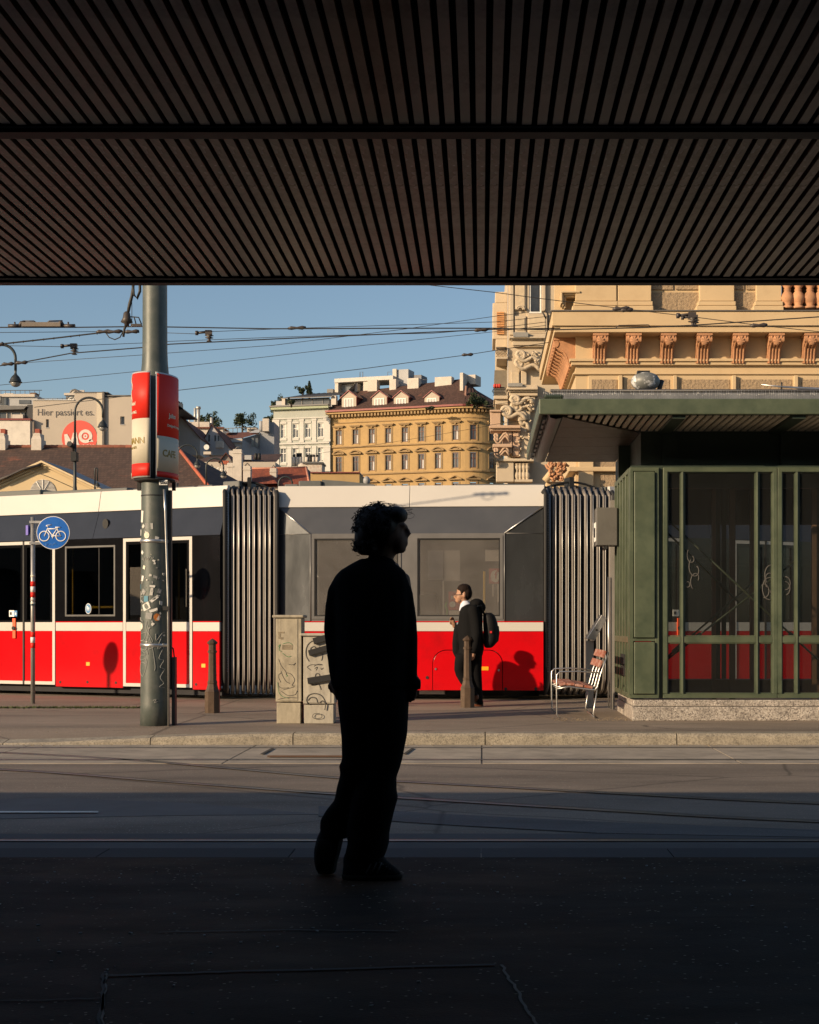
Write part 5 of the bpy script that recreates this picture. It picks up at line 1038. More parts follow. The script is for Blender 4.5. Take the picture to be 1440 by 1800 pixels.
# roof, dormers, chimneys
zr = 45.3; b = MB(arc); un = [0]+[LU*i/8 for i in range(1,9)]+[LU+RC*1.9*i/10 for i in range(1,11)]
rv = lambda u: -7.0 if u < LU*.93 else -7.0+1.2*(u-LU*.93)/4
pe = [(s.u(588)+1.5 if i == 0 else u, -6.5 if u <= LU else -5.6, zr-.4-1.5*max(0,1-u/LU)-(0 if u <= LU*.99 else min(1.8,(u-LU)*.25))) for i, u in enumerate(un)]
b.add([(u, .9, 39.2) for u in un]+pe, [(i, i+1, len(un)+i+1, len(un)+i) for i in range(len(un)-1)]); rf = b.build('roof', t_dark, yb)
b = MB(s); b.add([(0,.9,39.2),(pe[0][0],-6.5,zr),(0,-12,39.2)], [(0,1,2)]); b.build('firewall', m_zinc, yb)
b = MB(arc); b.add([p for p in pe]+[(u, -13 if u <= LU else -5.9, 39.2) for u in un], [(i, i+1, len(un)+i+1, len(un)+i) for i in range(len(un)-1)]); b.build('rear_roof', t_dark, yb)
def dormer(x0, x1, yt, ysh, yb_, sec=s, par=rf):
    u0, u1 = sec.u(x0), sec.u(x1); z0, zs, zt = sec.z(x0,yb_), sec.z(x0,ysh), sec.z(x0,yt); v = -.25
    b = MB(sec); b.prism([(u0,z0),(u1,z0),(u1,zs),((u0+u1)/2,zt),(u0,zs)], v, v-4.5); o = b.build('dormer', M('dormer plaster', (.42,.36,.29), .9, var=.1, sc=1), par)
    b = MB(sec); uc = (u0+u1)/2
    for a in (u0-.25, u1+.25): b.add([(a,v+.2,zs-.2),(uc,v+.2,zt+.12),(uc,v-4.5,zt+.12),(a,v-4.5,zs-.2),(a,v+.2,zs-.05),(uc,v+.2,zt+.3),(uc,v-4.5,zt+.3),(a,v-4.5,zs-.05)], [(0,1,2,3),(4,5,6,7),(0,1,5,4),(1,2,6,5),(2,3,7,6),(3,0,4,7)])
    b.build('dormer_roof', MATS['dark red sheet metal'], par)
    b = MB(sec); b.box((u1+.01,v-4.4,z0),(u1+.08,v-.05,zs-.1)); b.build('dormer_cheek', MATS['dark red sheet metal'], par)
    b = MB(sec); wl, wr = u0+.45, u1-.45; rect = lambda a,c,e,f: b.box((a, v, e), (c, v+.08, f))
    rect(wl,wr,z0+.2,z0+.35); rect(wl,wr,z0+1.7,z0+1.85)
    for k in range(4): q = wl+(wr-wl-.16)*k/3; rect(q,q+.16,z0+.35,z0+1.7)
    b.build('dormer_window', m_wframe, par); b = MB(sec); b.box((wl+.05,v+.01,z0+.3),(wr-.05,v+.03,z0+1.75)); b.build('pane', m_curt, par)
for x0, x1 in ((600,625),(653.5,679),(691.5,717),(745.5,771)): dormer(x0, x1, 689, 698, 719)
def chim(sec, x0, x1, y0, y1, v0, v1, par, base=False): return block(sec, x0, x1, y0, y1, v0, v1, 'chimney', m_chim, par, .05)
chim(s,625,642,659,680,-7,-5.5,rf); chim(s,664,676,658,680,-7,-5.5,rf); chim(s,698,718,657,676,-6.5,-5,rf); chim(s,747,777,655,674,-6.5,-5,rf); chim(s,800,806,651,683,-5,-2.5,rf); block(s,806,820,651,668,-8,-4.9,'chimney',m_chim,rf)
block(s,850,858,666,685,-12,-9,'chimney',m_chim,rf); block(s,858,866,660,690,-14,-12,'chimney',m_chim,rf)
block(s,664,689,637,690,-11,-8,'firewall_tower',m_grw,rf); block(s,662,669,636,690,-8.0,-7.6,'firewall_edge',m_chim,rf); block(s,694,709,645,690,-12,-9,'chimney',M('dark grey chimney', (.2,.2,.21), .9),rf)
# roof terrace flat
block(s,565,600,664,700,-12,-8,'penthouse_wall',m_grw,rf); block(s,563,668,656,663,-12,-6.2,'penthouse_roof',M('pale roof edge', (.5,.48,.44), .8),rf); block(s,563,569,663,682,-8,-6.4,'penthouse_pier',m_chim,rf); block(s,614,624,661,680,-8,-6.4,'penthouse_pier',m_chim,rf); block(s,598,603,664,682,-8,-6.5,'penthouse_pier',m_chim,rf)
for x0, x1 in ((576,586),(587,597),(604,613)): block(s,x0,x1,666,683,-7.9,-7.8,'penthouse_window',g_far,rf)
for p in (((602,656),(610,649),(622,650),(622,656)), ((632,655),(640,648),(650,648),(654,655))): pxpoly(s, p, -9, -8, 'skylight', m_zinc, rf)
def tubepx(sec, pts, v, r, name, mat, par): b = MB(); b.tube([sec(sec.u(x), v, sec.z(x,y)) for x, y in pts], r, 5); return b.build(name, mat, par)
tubepx(s, [(602,652),(602,641),(607,641),(607,652)], -8, .06, 'flue_pipe', m_zinc, rf); tubepx(s, [(652,652),(652,641),(661,641),(661,652)], -8, .05, 'roof_ladder', m_zinc, rf); tubepx(s, [(718,658),(731,658)], -6, .04, 'aerial', m_zinc, rf); tubepx(s, [(815,676),(814,692),(817,700)], -1.5, .25, 'downpipe', M('rusty downpipe', (.2,.1,.07), .6), rf)
# ---- mint green house
m_mint = M('mint plaster', (.36,.375,.335), .9, var=.08, sc=.5, col2=(.31,.33,.29), thr=.65); m_mintw = M('white stucco', (.52,.505,.46), .9, var=.08, sc=1)
s, mb_ = bt('apartment_house', 481, 579.5, 264, 'pale mint apartment house with white pilasters and a glazed roof storey', 261.6)
ucs = [s.u(x) for x in (498.5,520,541.5,564)]; za0, za1, zb0, zb1 = s.z(520,769.5), s.z(520,745), s.z(520,812.5), s.z(520,788.5); wd = 1.02
ops = [(u-wd/2, u+wd/2, a, c) for u in ucs for a, c in ((za0,za1),(zb0,zb1))]; b = MB(s); b.wall(0, s.len, 0, s.z(520,719), ops, 0, .3); b.build('wall', m_mint, mb_)
b = MB(s); b.box((0,-14,0),(.1,-.02,s.z(520,719))); b.build('side_wall', m_grw, mb_)
fmB = frame_mesh(wd, za1-za0, .1); fmB.materials.append(m_wframe); pmB = pane_mesh(wd, za1-za0); pmB.materials.append(g_far)
for u in ucs:
    for z0, z1 in ((za0,za1),(zb0,zb1)):
        w_ = put_window(mb_, s, u, z0, wd, z1-z0, fmB, pmB, .2, 0)
        if random.random() < .8: b = MB(s); b.box((u-.4,-.215,z0+(z1-z0)*random.choice((.1,.55,.7))),(u+.4,-.205,z1-.1)); b.build('blind', m_mintw, w_)
    for z0, z1 in ((za0,za1),(zb0,zb1)):
        b = MB(s); b.box((u-.62,-.02,z0-.45),(u+.62,.12,z0-.05)); b.build('window_apron', m_mintw, mb_); b = MB(s); b.box((u-.6,-.02,z1+.05),(u+.6,.1,z1+.4)); b.prism([(u-.5,z1+.4),(u,z1+.6),(u+.5,z1+.4)], .14, -.02); b.build('window_head', m_mintw, mb_)
for u, w_ in [(s.u(485.5),.62),(s.u(575),.62)]+[((a+c)/2,.38) for a, c in zip(ucs[:-1], ucs[1:])]:
    for z0, z1 in ((s.z(520,778),s.z(520,737)),(s.z(520,830),s.z(520,785))):
        b = MB(s); b.box((u-w_,-.02,z0),(u+w_,.12,z1)); b.box((u-w_-.06,-.02,z0),(u+w_+.06,.17,z0+.35)); b.box((u-w_-.06,-.02,z1-.35),(u+w_+.06,.17,z1)); b.build('pilaster', m_mintw, mb_)
band(s, -.1, s.len, s.z(520,782), s.z(520,778.5), .3, 'string_course', m_mintw, mb_); band(s, -.1, s.len, s.z(520,737), s.z(520,734.5), .2, 'string_course', m_mintw, mb_); band(s, -.3, s.len, s.z(520,721), s.z(520,716), .7, 'cornice', M('fresh green trim', (.33,.37,.25), .9), mb_)
band(s, -.5, s.len, s.z(520,716), s.z(520,713), .9, 'gutter', m_zinc, mb_)
pxpoly(s, [(486,713),(579,713),(583,716),(482,716)], -2, .6, 'parapet', m_zinc, mb_); block(s,496,576,700,714,-1.2,-1.0,'glass_band',g_far,mb_)
for x in (509.5,527.5,546,564.5): block(s,x-.6,x+.6,700,714,-1.0,-.9,'glass_mullion',m_zinc,mb_)
block(s,493.5,499,699,714,-1.3,-.6,'roof_pier',m_chim,mb_); block(s,581,589.5,695,711,-1.3,-.4,'roof_pier',m_chim,mb_); block(s,505,508,701,714,-.95,-.8,'roof_pier',m_chim,mb_)
b = MB(s); A = lambda x,y,v: (s.u(x), v, s.z(x,y)); b.add([A(494,700,.1),A(584,696.5,.1),A(614,678,-6.5),A(526,682,-6.5)], [(0,1,2,3)]); b.add([A(494,701.2,.1),A(584,698,.1),A(584,696.5,.1),A(494,700,.1)], [(0,1,2,3)]); b.build('roof', m_zinc, mb_)
for k in range(9): b = MB(s); t = k/9+.06; p, q = Vector(A(494+90*t,700-3.5*t,.12)), Vector(A(526+88*t,682-4*t,-6.45)); b.tube([p, q], .06, 4); b.build('standing_seam', m_zinc, mb_)
b = MB(s); b.box((0,-14,s.z(520,719)),(s.len,-1.25,s.z(520,702))); b.build('roof_storey', m_grw, mb_); block(s,552,563,673,681,-8,-7,'terrace_screen',m_zinc,mb_)
# ---- exhibition hall wall with painted lettering
m_beige = M('beige render', (.43,.375,.31), .9, var=.06, sc=.3, bmp=.15, bsc=4)
s, ex = bt('exhibition_building', 58, 300, 190, 'plain beige building with painted lettering and a red disc')
ws = [(81,86,737,751.5),(211.5,219,732,746)]; ops = [(s.u(a), s.u(c), s.z(a,f), s.z(a,e)) for a, c, e, f in ws]
b = MB(s); b.wall(0, s.len, 0, s.z(0,704), ops, 0, .35); b.build('wall', m_beige, ex)
pxpoly(s, [(131,704),(131,691.5),(181,689),(181,704)], -8, 0, 'parapet', m_beige, ex); pxpoly(s, [(184,704),(184,699),(260,695),(300,694),(300,704)], -8, 0, 'parapet', m_beige, ex); block(s,59,300,702,704,-18,-.1,'roof',m_zinc,ex); block(s,58.5,60,704,900,-18,-.1,'side_wall',m_grw,ex)
block(s,131,190,689,690.5,-6,.1,'coping',m_zinc,ex) ; block(s,184,300,694.5,696.5,-6,.1,'coping',m_zinc,ex); block(s,58,131,702.5,704,-6,.12,'coping',M('pale roof edge', (.5,.48,.44), .8),ex)
block(s,171,181,690,900,.0,.10,'pale_pilaster',M('cream render', (.56,.49,.38), .9, var=.06, sc=.4),ex); block(s,181,184.5,689,900,-.3,.35,'dark_strip',M('dark steel strip', (.10,.09,.085), .7),ex)
for a, c, e, f in ws: o = block(s,a,c,e,f,-.4,-.33,'window',g_far,ex); block(s,a+.6,a+1.4,e,f,-.33,-.25,'window_bar',m_wframe,o) if a > 100 else None; block(s,a-.5,c+.5,f,f+1,-.2,.08,'window_sill',m_grw,o)
m_ink = M('grey painted lettering', (.13,.12,.115), .8, bmp=0); m_mqr = M('faded red paint', (.66,.10,.075), .8, var=.04, bmp=0); m_mqw = M('pale painted letters', (.66,.58,.52), .8, bmp=0)
fit_text('Hier passiert es.', s, 66.5, 165.5, 719, 734, .03, m_ink, ex, .004)
k_ = F/190
def dsk(cx, cy, r, v, mat, name, par, hole=0):
    b = MB(s); n = 48; c = (s.u(cx), s.z(cx,cy)); rr = r/k_
    if hole: b.loft([[(c[0]+q*math.cos(2*math.pi*k/n), v+t, c[1]+q*math.sin(2*math.pi*k/n)) for k in range(n)] for q, t in ((hole/k_,-.05),(hole/k_,0),(rr,0),(rr,-.05))], False, caps=False)
    else: b.loft([[(c[0]+rr*math.cos(2*math.pi*k/n), v+t, c[1]+rr*math.sin(2*math.pi*k/n)) for k in range(n)] for t in (-.05, 0)], False)
    return b.build(name, mat, par)
dk = dsk(140,770,31,.06,m_mqr,'red_disc',ex)
dsk(150.7,767,12,.10,m_mqw,'letter_q',dk,6.6); dsk(150.7,767,3.8,.10,m_mqw,'letter_q_dot',dk,1.5); pxpoly(s, [(156,774),(161.5,771.5),(165,776.5),(159.5,777)], .02, .10, 'letter_q_tail', m_mqw, dk)
for pts in (((113.5,764),(118.5,763),(121,786),(115.5,786)), ((115,764),(118.8,763),(127,778),(124,783)), ((129,761),(134,760.5),(127,784),(123,783)), ((130,761),(135,760),(139.5,784),(134,784))): pxpoly(s, pts, .02, .10+.001*pts[0][0]/10, 'letter_m', m_mqw, dk)
fit_text('Quartier', s, 134, 166, 780, 786, .11, m_mqw, dk, .01)
# roof works on it
block(s,79,127.5,669,704,-16,-12,'lift_tower',M('dark grey cladding', (.15,.14,.14), .7),ex); block(s,79,105,660,671,-12,-11.8,'tower_front',m_chim,ex); block(s,70,104,667,671,-12,-11,'tower_eave',m_chim,ex); block(s,84,102,672,694,-11.8,-11.6,'tower_glazing',g_far,ex); block(s,71,83,672,694,-12,-11.7,'tower_niche',m_zinc,ex)
for k in range(9): tubepx(s, [(60+k*8.5,704),(60+k*8.5,692)], -4, .04, 'railing_post', m_zinc, ex)
tubepx(s, [(58,692),(131,691.5)], -4, .04, 'railing', m_zinc, ex); tubepx(s, [(58,698),(131,697.5)], -4, .03, 'railing', m_zinc, ex)
random.seed(3)
for k in range(14):
    x, y = random.uniform(82,103), random.uniform(672,694); b = MB(s); r = random.uniform(.3,.8); b.tube([(s.u(x)+r*math.cos(t), -11.5, s.z(x,y)+r*1.3*math.sin(t)) for t in [q*.5 for q in range(7)]], .12, 5); b.build('facade_ornament', m_wframe if k % 2 else m_zinc, ex)
# ---- left edge houses
s, lh = bt('rooftop_house', -120, 58, 189.2, 'white firewall with a red coping below a dark roof flat')
block(s,-120,53,739,900,-8,0,'wall',M('old white plaster', (.62,.57,.50), .9, var=.1, sc=.5, col2=(.48,.44,.39), thr=.62),lh); block(s,-120,54,735.5,739,-1.5,.15,'red_coping',MATS['dark red sheet metal'],lh); block(s,53,58,739,900,-8,-.2,'side_wall',M('pinkish plaster', (.45,.36,.28), .9),lh)
block(s,-120,43,709,737,-6,-2,'roof_flat',m_zinc,lh); block(s,43,58,709,739,-7,-1.2,'dark_gable',M('near black cladding', (.03,.03,.033), .6),lh); block(s,-60,36,722,736,-1.9,-1.8,'glass_band',g_far,lh); block(s,18,37,727,738,-1.8,-.8,'chimney',m_chim,lh)
for x in (-10,4,12,29): block(s,x,x+1.2,722,736,-1.8,-1.7,'glass_mullion',m_chim,lh)
pxpoly(s, [(-120,709),(-120,722),(38,717),(42,712)], -2.2, -1.0, 'awning', m_zinc, lh)
s2_, l2 = bt('rooftop_house', -100, 70, 205, 'far roof terrace with railings and planters behind the white firewall')
block(s2_,-100,66,697,760,-6,0,'wall',m_grw,l2); block(s2_,-100,62,693,698,-6,.3,'terrace_slab',m_chim,l2); tubepx(s2_, [(-60,686),(72,685)], -.5, .05, 'railing', m_zinc, l2)
for k in range(16): tubepx(s2_, [(-60+k*8.5,694),(-60+k*8.5,686)], -.5, .04, 'railing_post', m_zinc, l2)
for x0, x1, y0 in ((0,18,688),(33,40,689),(47,58,687),(-40,-10,687)): block(s2_,x0,x1,y0,694,-3,-1.5,'planter',m_chim if x0 != 47 else m_rust,l2,.1)
block(s2_,0,14,699,712,.02,.1,'window',g_far,l2); block(s2_,34,54,703,710,.02,.1,'window',g_far,l2); tubepx(s2_, [(4,710),(4,697)], .6, .1, 'dish_mast', m_zinc, l2)
# ---- brown tiled hall roof with hip
s, hall = bt('hall', -260, 372, 112, 'long hall with an old brown tiled hip roof')
dR = 128.0; rz = CH+(CY-786)/F*dR; ez = CH+(CY-880)/F*112
RX1 = (311-CX)/F*dR; EX1 = (385-CX)/F*112; XL0 = s.P0.x
b = MB(); b.add([(XL0,112,ez),(EX1,112,ez),(RX1,dR,rz),(XL0,dR,rz)], [(0,1,2,3)]); rf = b.build('roof', t_brown, hall)
b = MB(); b.add([(EX1,112,ez),(EX1+4.5,dR+6,ez),(RX1,dR,rz)], [(0,1,2)]); b.build('hip_roof', t_dark, hall)  # shade on the hip side put into a darker tile colour
b = MB(); b.tube([(EX1,112,ez+.08),(RX1,dR,rz+.08)], .16, 6); b.build('hip_tiles', M('red ridge tile', (.36,.09,.045), .8, var=.3, sc=3), hall); 
me = MB(); me.tube([(0,0,0),(.48,0,0)], [.2,.17], 6); me = me.mesh('ridge_tile'); me.materials.append(M('old ridge tile', (.25,.09,.055), .85, var=.3, sc=2, rnd=.3))
for i in range(70): inst('ridge_tile', me, (RX1-.4-i*.5, dR, rz+.03), hall)
b = MB(); b.box((XL0,112.5,0),(EX1-.3,113,ez)); b.build('wall', m_beige, hall)
for x0, x1 in ((0,12.5),(58,75.5),(-70,-52)):
    X0, X1 = (x0-CX)/F*127.5, (x1-CX)/F*127.5; b = MB(); z0, z1 = rz-.6, CH+(CY-763)/F*127.5; b.box((X0,127,z0),(X1,128.4,z1-.5)); b.box((X0+.12,127.1,z1-.5),(X1-.12,128.3,z1)); b.add([(X0,127,z1-.5),(X1,127,z1-.5),(X1-.2,127.2,z1+.05),(X0+.2,127.2,z1+.05)], [(0,1,2,3)]); o = b.build('chimney', m_chim, rf)
    b = MB(); b.box(((X0+X1)/2-.2,127.3,z1),((X0+X1)/2+.2,128,z1+.42)); b.build('chimney_pot', M('red brick pot', (.3,.08,.05), .9), rf)
# pediment in front
s, pd = bt('portal_house', -60, 200, 100, 'cream pediment gable with a fan-shaped louvre window')
m_crm = M('cream stucco', (.60,.46,.27), .9, var=.06, sc=.4)
pxpoly(s, [(-60,872),(76,812),(206,872)], -.5, 0, 'gable_wall', m_crm, pd)
for k, (o_, v) in enumerate(((0,.45),(4.5,.25),(9,.12))):
    for sg_ in (0, 1):
        a, c = ((-62,872),(76,810.5)) if sg_ == 0 else ((206,872),(76,810.5))
        pxpoly(s, [(a[0],a[1]+o_),(c[0],c[1]+o_),(c[0],c[1]+o_+3.6),(a[0],a[1]+o_+3.6)], -.05, v, 'raking_cornice', m_crm if k else M('cream stucco light', (.66,.52,.33), .9), pd)
b = MB(s); A = lambda x,y,v: (s.u(x), v, s.z(x,y)); b.add([A(76,809.5,.5),A(210,872,.5),A(222,872,-5),A(90,812,-5)], [(0,1,2,3)]); b.build('lead_roof', M('lead sheet', (.28,.28,.28), .6, .2, var=.15, sc=.8), pd)
uc, zc = s.u(76), s.z(76,866); rr = 23/26.0
o = MB(s); nn_ = 16; o.loft([[(uc+q*math.cos(math.pi*k/nn_), .04, zc+q*math.sin(math.pi*k/nn_)) for k in range(nn_+1)] for q in (rr*.02, rr)], False, closed=False, caps=False); o = o.build('lunette', M('white louvre', (.62,.59,.54), .8), pd)
for k in range(9): b = MB(s); z = zc+.08+k*.09; hw = math.sqrt(max(.01, rr*rr-(z-zc)**2))*.96; b.box((uc-hw,.045,z),(uc+hw,.085,z+.035)); b.build('louvre_slat', M('grey louvre slat', (.32,.30,.28), .8), o)
for a in (60, 90, 120): b = MB(s); b.tube([(uc,.08,zc),(uc+rr*math.cos(R(a)),.08,zc+rr*math.sin(R(a)))], .035, 5); b.build('louvre_bar', m_wframe, o)
tubepx(s, [(0,846),(20,838),(45,826),(76,818.5)], .5, .09, 'cable_rail', M('dark cable', (.06,.05,.045), .7), pd)
# ---- rooftops in the middle
def gable(x0, x1, yw, xa, ya, yb_, d, dep, wall, roof, label, wins=(), name='house'):
    s, o = bt(name, x0, x1, d, label)
    pxpoly(s, [(x0,yb_),(x1,yb_),(x1,yw),(xa,ya),(x0,yw)], -dep, 0, 'wall', wall, o)
    b = MB(s); A = lambda x,y,v: (s.u(x), v, s.z(x,y)); e = .3; o_ = 1.6
    r = None
    for xx in (x0, x1):
        b = MB(s); sg_ = -1 if xx == x0 else 1; b.add([A(xx+sg_*1.5,yw+1.8,e),A(xa,ya-.2,e),A(xa,ya-.2,-dep-e),A(xx+sg_*1.5,yw+1.8,-dep-e),A(xx+sg_*1.5,yw+.6,e),A(xa,ya-1.4,e),A(xa,ya-1.4,-dep-e),A(xx+sg_*1.5,yw+.6,-dep-e)], [(0,1,2,3),(4,5,6,7),(0,1,5,4),(1,2,6,5),(2,3,7,6),(3,0,4,7)]); r = b.build('roof', roof, o)
    for a, c, e_, f in wins: w_ = block(s,a,c,e_,f,.01,.06,'window',g_far,o); block(s,a-.4,a,e_,f,.01,.1,'window_frame',m_wframe,w_); block(s,c,c+.4,e_,f,.01,.1,'window_frame',m_wframe,w_)
    return s, o, r
gable(300,352,770,318,733,800,205,16,m_grw,t_mid,'grey gable house with a tall white chimney next to the pole poster',((311,315,757,766),))
s, o, r = gable(353,402,785,372.5,747,800,212,14,M('pale grey plaster', (.42,.42,.43), .9, var=.05, sc=.5),t_mid,'light grey gable house with three narrow attic windows',((366,370,764,776),(377,380.5,765,776),(383,386,766,776)))
chim(s,352,364,779,792,1.0,2.0,r); chim(s,383,396,778,790,1.0,2.0,r)
s, o = bt('house', 330, 386, 235, 'cream attic house with a row of chimneys and two steel flue pipes'); block(s,333,392,752,800,-8,0,'wall',m_chim,o); block(s,331,394,751,753.5,-8,.4,'roof',t_mid,o)
for a, c in ((326,333.5),(334.5,347),(348.5,366)): block(s,a,c,740,752,-3,-1,'chimney',m_chim,o)
for x in (338.5, 344.5): tubepx(s, [(x,745),(x,714)], -2, .2 if x < 340 else .28, 'flue_pipe', M('pale steel flue', (.45,.44,.42), .5, .4), o)
tubepx(s, [(344.5,716),(344.5,711.5)], -2, .4, 'flue_cowl', MATS['pale steel flue'], o); tubepx(s, [(368,752),(368,731)], -2, .25, 'flue_pipe', MATS['pale steel flue'], o); tubepx(s, [(328.5,745),(328.5,730)], -2, .12, 'flue_pipe', MATS['pale steel flue'], o)
s, o = bt('house', 385, 458, 225, 'house with a sunlit weathered tile roof, skylights and grey gable end'); b = MB(s); A = lambda x,y,v: (s.u(x), v, s.z(x,y))
b.add([A(396,772,0),A(426,770,0),A(455,748,-7),A(385,750,-7)], [(0,1,2,3)]); r = b.build('roof', t_mid, o); b = MB(s); b.add([A(426,771,0),A(457,790,-7),A(457,748,-7)], [(0,1,2)]) ; b.add([A(426,771,0),A(426,800,0),A(457,800,-7),A(457,748,-7)], [(0,1,2,3)]); b.build('gable_wall', M('blue grey plaster', (.30,.31,.33), .9), o); block(s,402,426,771,800,-6,-.1,'wall',m_chim,o)
block(s,403,425,775,778,-.1,.2,'dentil_row',m_grw,o); b = MB(s); b.add([A(378,754.5,-3.4),A(398,755,-3.4),A(404,748.5,-6.9),A(386,748.5,-6.9)], [(0,1,2,3)]); b.add([A(428,753,-5),A(446,754,-4.5),A(455,744,-7.2),A(438,744,-7.2)], [(0,1,2,3)]); b.build('skylight', M('pale skylight', (.45,.45,.44), .4), r)
for a, c in ((439,443.5),(446,450.5)): block(s,a,c,767,783,-2.0,-1.8,'window',g_far,o)
block(s,418,435,737,746,-12,-9,'chimney',m_chim,r); block(s,441,456,738,745,-12,-9,'chimney',m_chim,r); tubepx(s, [(378,741),(420,739),(440,740)], -8, .06, 'roof_railing', m_zinc, r)
for k in range(8): tubepx(s, [(378+k*8,749),(378+k*8,740)], -8, .05, 'railing_post', m_zinc, r)
for k in range(6): block(s,420+k*2.4,421.3+k*2.4,740,743,-8.9,-8.8,'vent_slot',m_rub,r)
s, o = bt('house', 457, 482, 230, 'narrow blue grey firewall with a rounded chimney beside the mint house'); block(s,457,482,742,800,-6,0,'wall',MATS['blue grey plaster'],o); block(s,464,475,738,760,.02,1.5,'chimney',m_chim,o); tubepx(s, [(461,760),(461,742)], 1, .35, 'round_flue', M('grey flue', (.3,.31,.33), .7), o)
s, o = bt('house', 340, 484, 180, 'long low house with a dark brown tiled roof'); b = MB(s); A = lambda x,y,v: (s.u(x), v, s.z(x,y)); b.add([A(336,812,0),A(486,812,0),A(482,784,-8),A(344,790,-8)], [(0,1,2,3)]); r = b.build('roof', t_dark, o); block(s,340,484,812,850,-8,0,'wall',m_beige,o)
block(s,355,368,792,797,-2,-1,'dormer',m_chim,r); block(s,430,442,800,808,-1,0,'dormer',m_grw,r); block(s,404,418,793,810,-1,.5,'chimney',m_chim,r); tubepx(s, [(450,808),(450,797)], 0, .2, 'flue_pipe', m_rub, r); tubepx(s, [(456,808),(456,797)], 0, .2, 'flue_pipe', m_rub, r)
b = MB(s); c = Vector(A(367,788.5,1.5)); b.tube([c, c+Vector((0,-.15,0))], [.32,.34], 16); b.build('satellite_dish', m_wframe, r)
# bright red roof
s, o = bt('house', 372, 556, 150, 'low house with a bright red hip roof and white chimneys with steel caps'); b = MB(s); A = lambda x,y,v: (s.u(x), v, s.z(x,y))
b.add([A(348,856,0),A(545,856,0),A(524,809,-7),A(388,812,-7)], [(0,1,2,3)]); r = b.build('roof', t_red, o); b = MB(s); b.add([A(545,856,0),A(575,856,-12),A(524,809,-7)], [(0,1,2)]); b.build('hip_roof', t_dark, o); block(s,350,545,856,900,-8,-.2,'wall',m_beige,o)  # right hip in darker tiles: its shade is painted into the colour
b = MB(s); b.tube([A(524,808.6,-7),A(545,856,0)], .14, 5); b.tube([A(388,811.6,-7),A(524,808.6,-7)], .12, 5); b.build('ridge_tiles', M('pale ridge tile', (.45,.2,.13), .8), r)
b = MB(s); b.add([A(440,852,.6),A(489,851,.6),A(463,823,-4),A(430,824,-4)], [(0,1,2,3)]); b.add([A(489,851,.6),A(496,851,-3),A(463,823,-4)], [(0,1,2)]); b.build('cross_roof', t_red, r)
for a, c, e, f in ((411.5,427,791,846),(401.5,412,815,846),(429.5,442.5,820,846),(467,479,817,829),(381,392,827,838),(356,367,816,832)):
    v = .7 if f > 840 else -3; q = block(s,a,c,e,f+6,v-.9,v,'chimney',m_chim,r,.04); block(s,a-.7,c+.7,e+6,e+7.5,v-.95,v+.06,'chimney_collar',m_chim,q)
    tubepx(s, [(a+2,e),((a+c)/2,e-5.5),(c-2,e)], v-.4, .06, 'chimney_cap', m_zinc, q)
block(s,367,382,798,822,-8,-7,'chimney',m_chim,r); 
for k in range(4): tubepx(s, [(343+k*7,815),(346.5+k*7,808),(350+k*7,815)], -7.5, .1, 'chimney_cap', m_wframe, r)
for k in range(4): block(s,368+k*3.6,370.6+k*3.6,796.5,803,-7.4,-6.9,'chimney_pot',M('red clay pot', (.4,.11,.06), .9),r)
s, o, r = gable(386,408,812,398,797,818,170,8,M('brown grey plaster', (.22,.19,.17), .9),t_mid,'small dark gable rising behind the bright red roof')
s, o = bt('house', 535, 566, 200, 'stained chimney block with clay pots in front of the mint house'); block(s,534,566,814,860,-4,0,'wall',M('stained plaster', (.5,.44,.37), .9, var=.15, sc=1, col2=(.36,.22,.17), thr=.6),o); block(s,532,568,812,815,-4,.3,'coping',m_zinc,o)
for k, x in enumerate((515.5,521.5,526.5,538,544.5,550,556)): tubepx(s, [(x,818 if k < 3 else 812),(x,802)], -1, .28, 'chimney_pot', m_chim if k != 4 else m_rub, o); tubepx(s, [(x,802),(x,798 if k not in (1,2) else 795)], -1, .22, 'pot_cowl', m_rub, o)
tubepx(s, [(523,818),(530,818),(540,818)], -1, .5, 'flue_row', m_chim, o)
s, o = bt('low_building', 545, 640, 140, 'low yellow parapet in front of the ochre house'); block(s,546,632,832,900,-6,0,'wall',m_yelw,o); block(s,546,633,830,832,-6,.2,'coping',MATS['dark red sheet metal'],o)
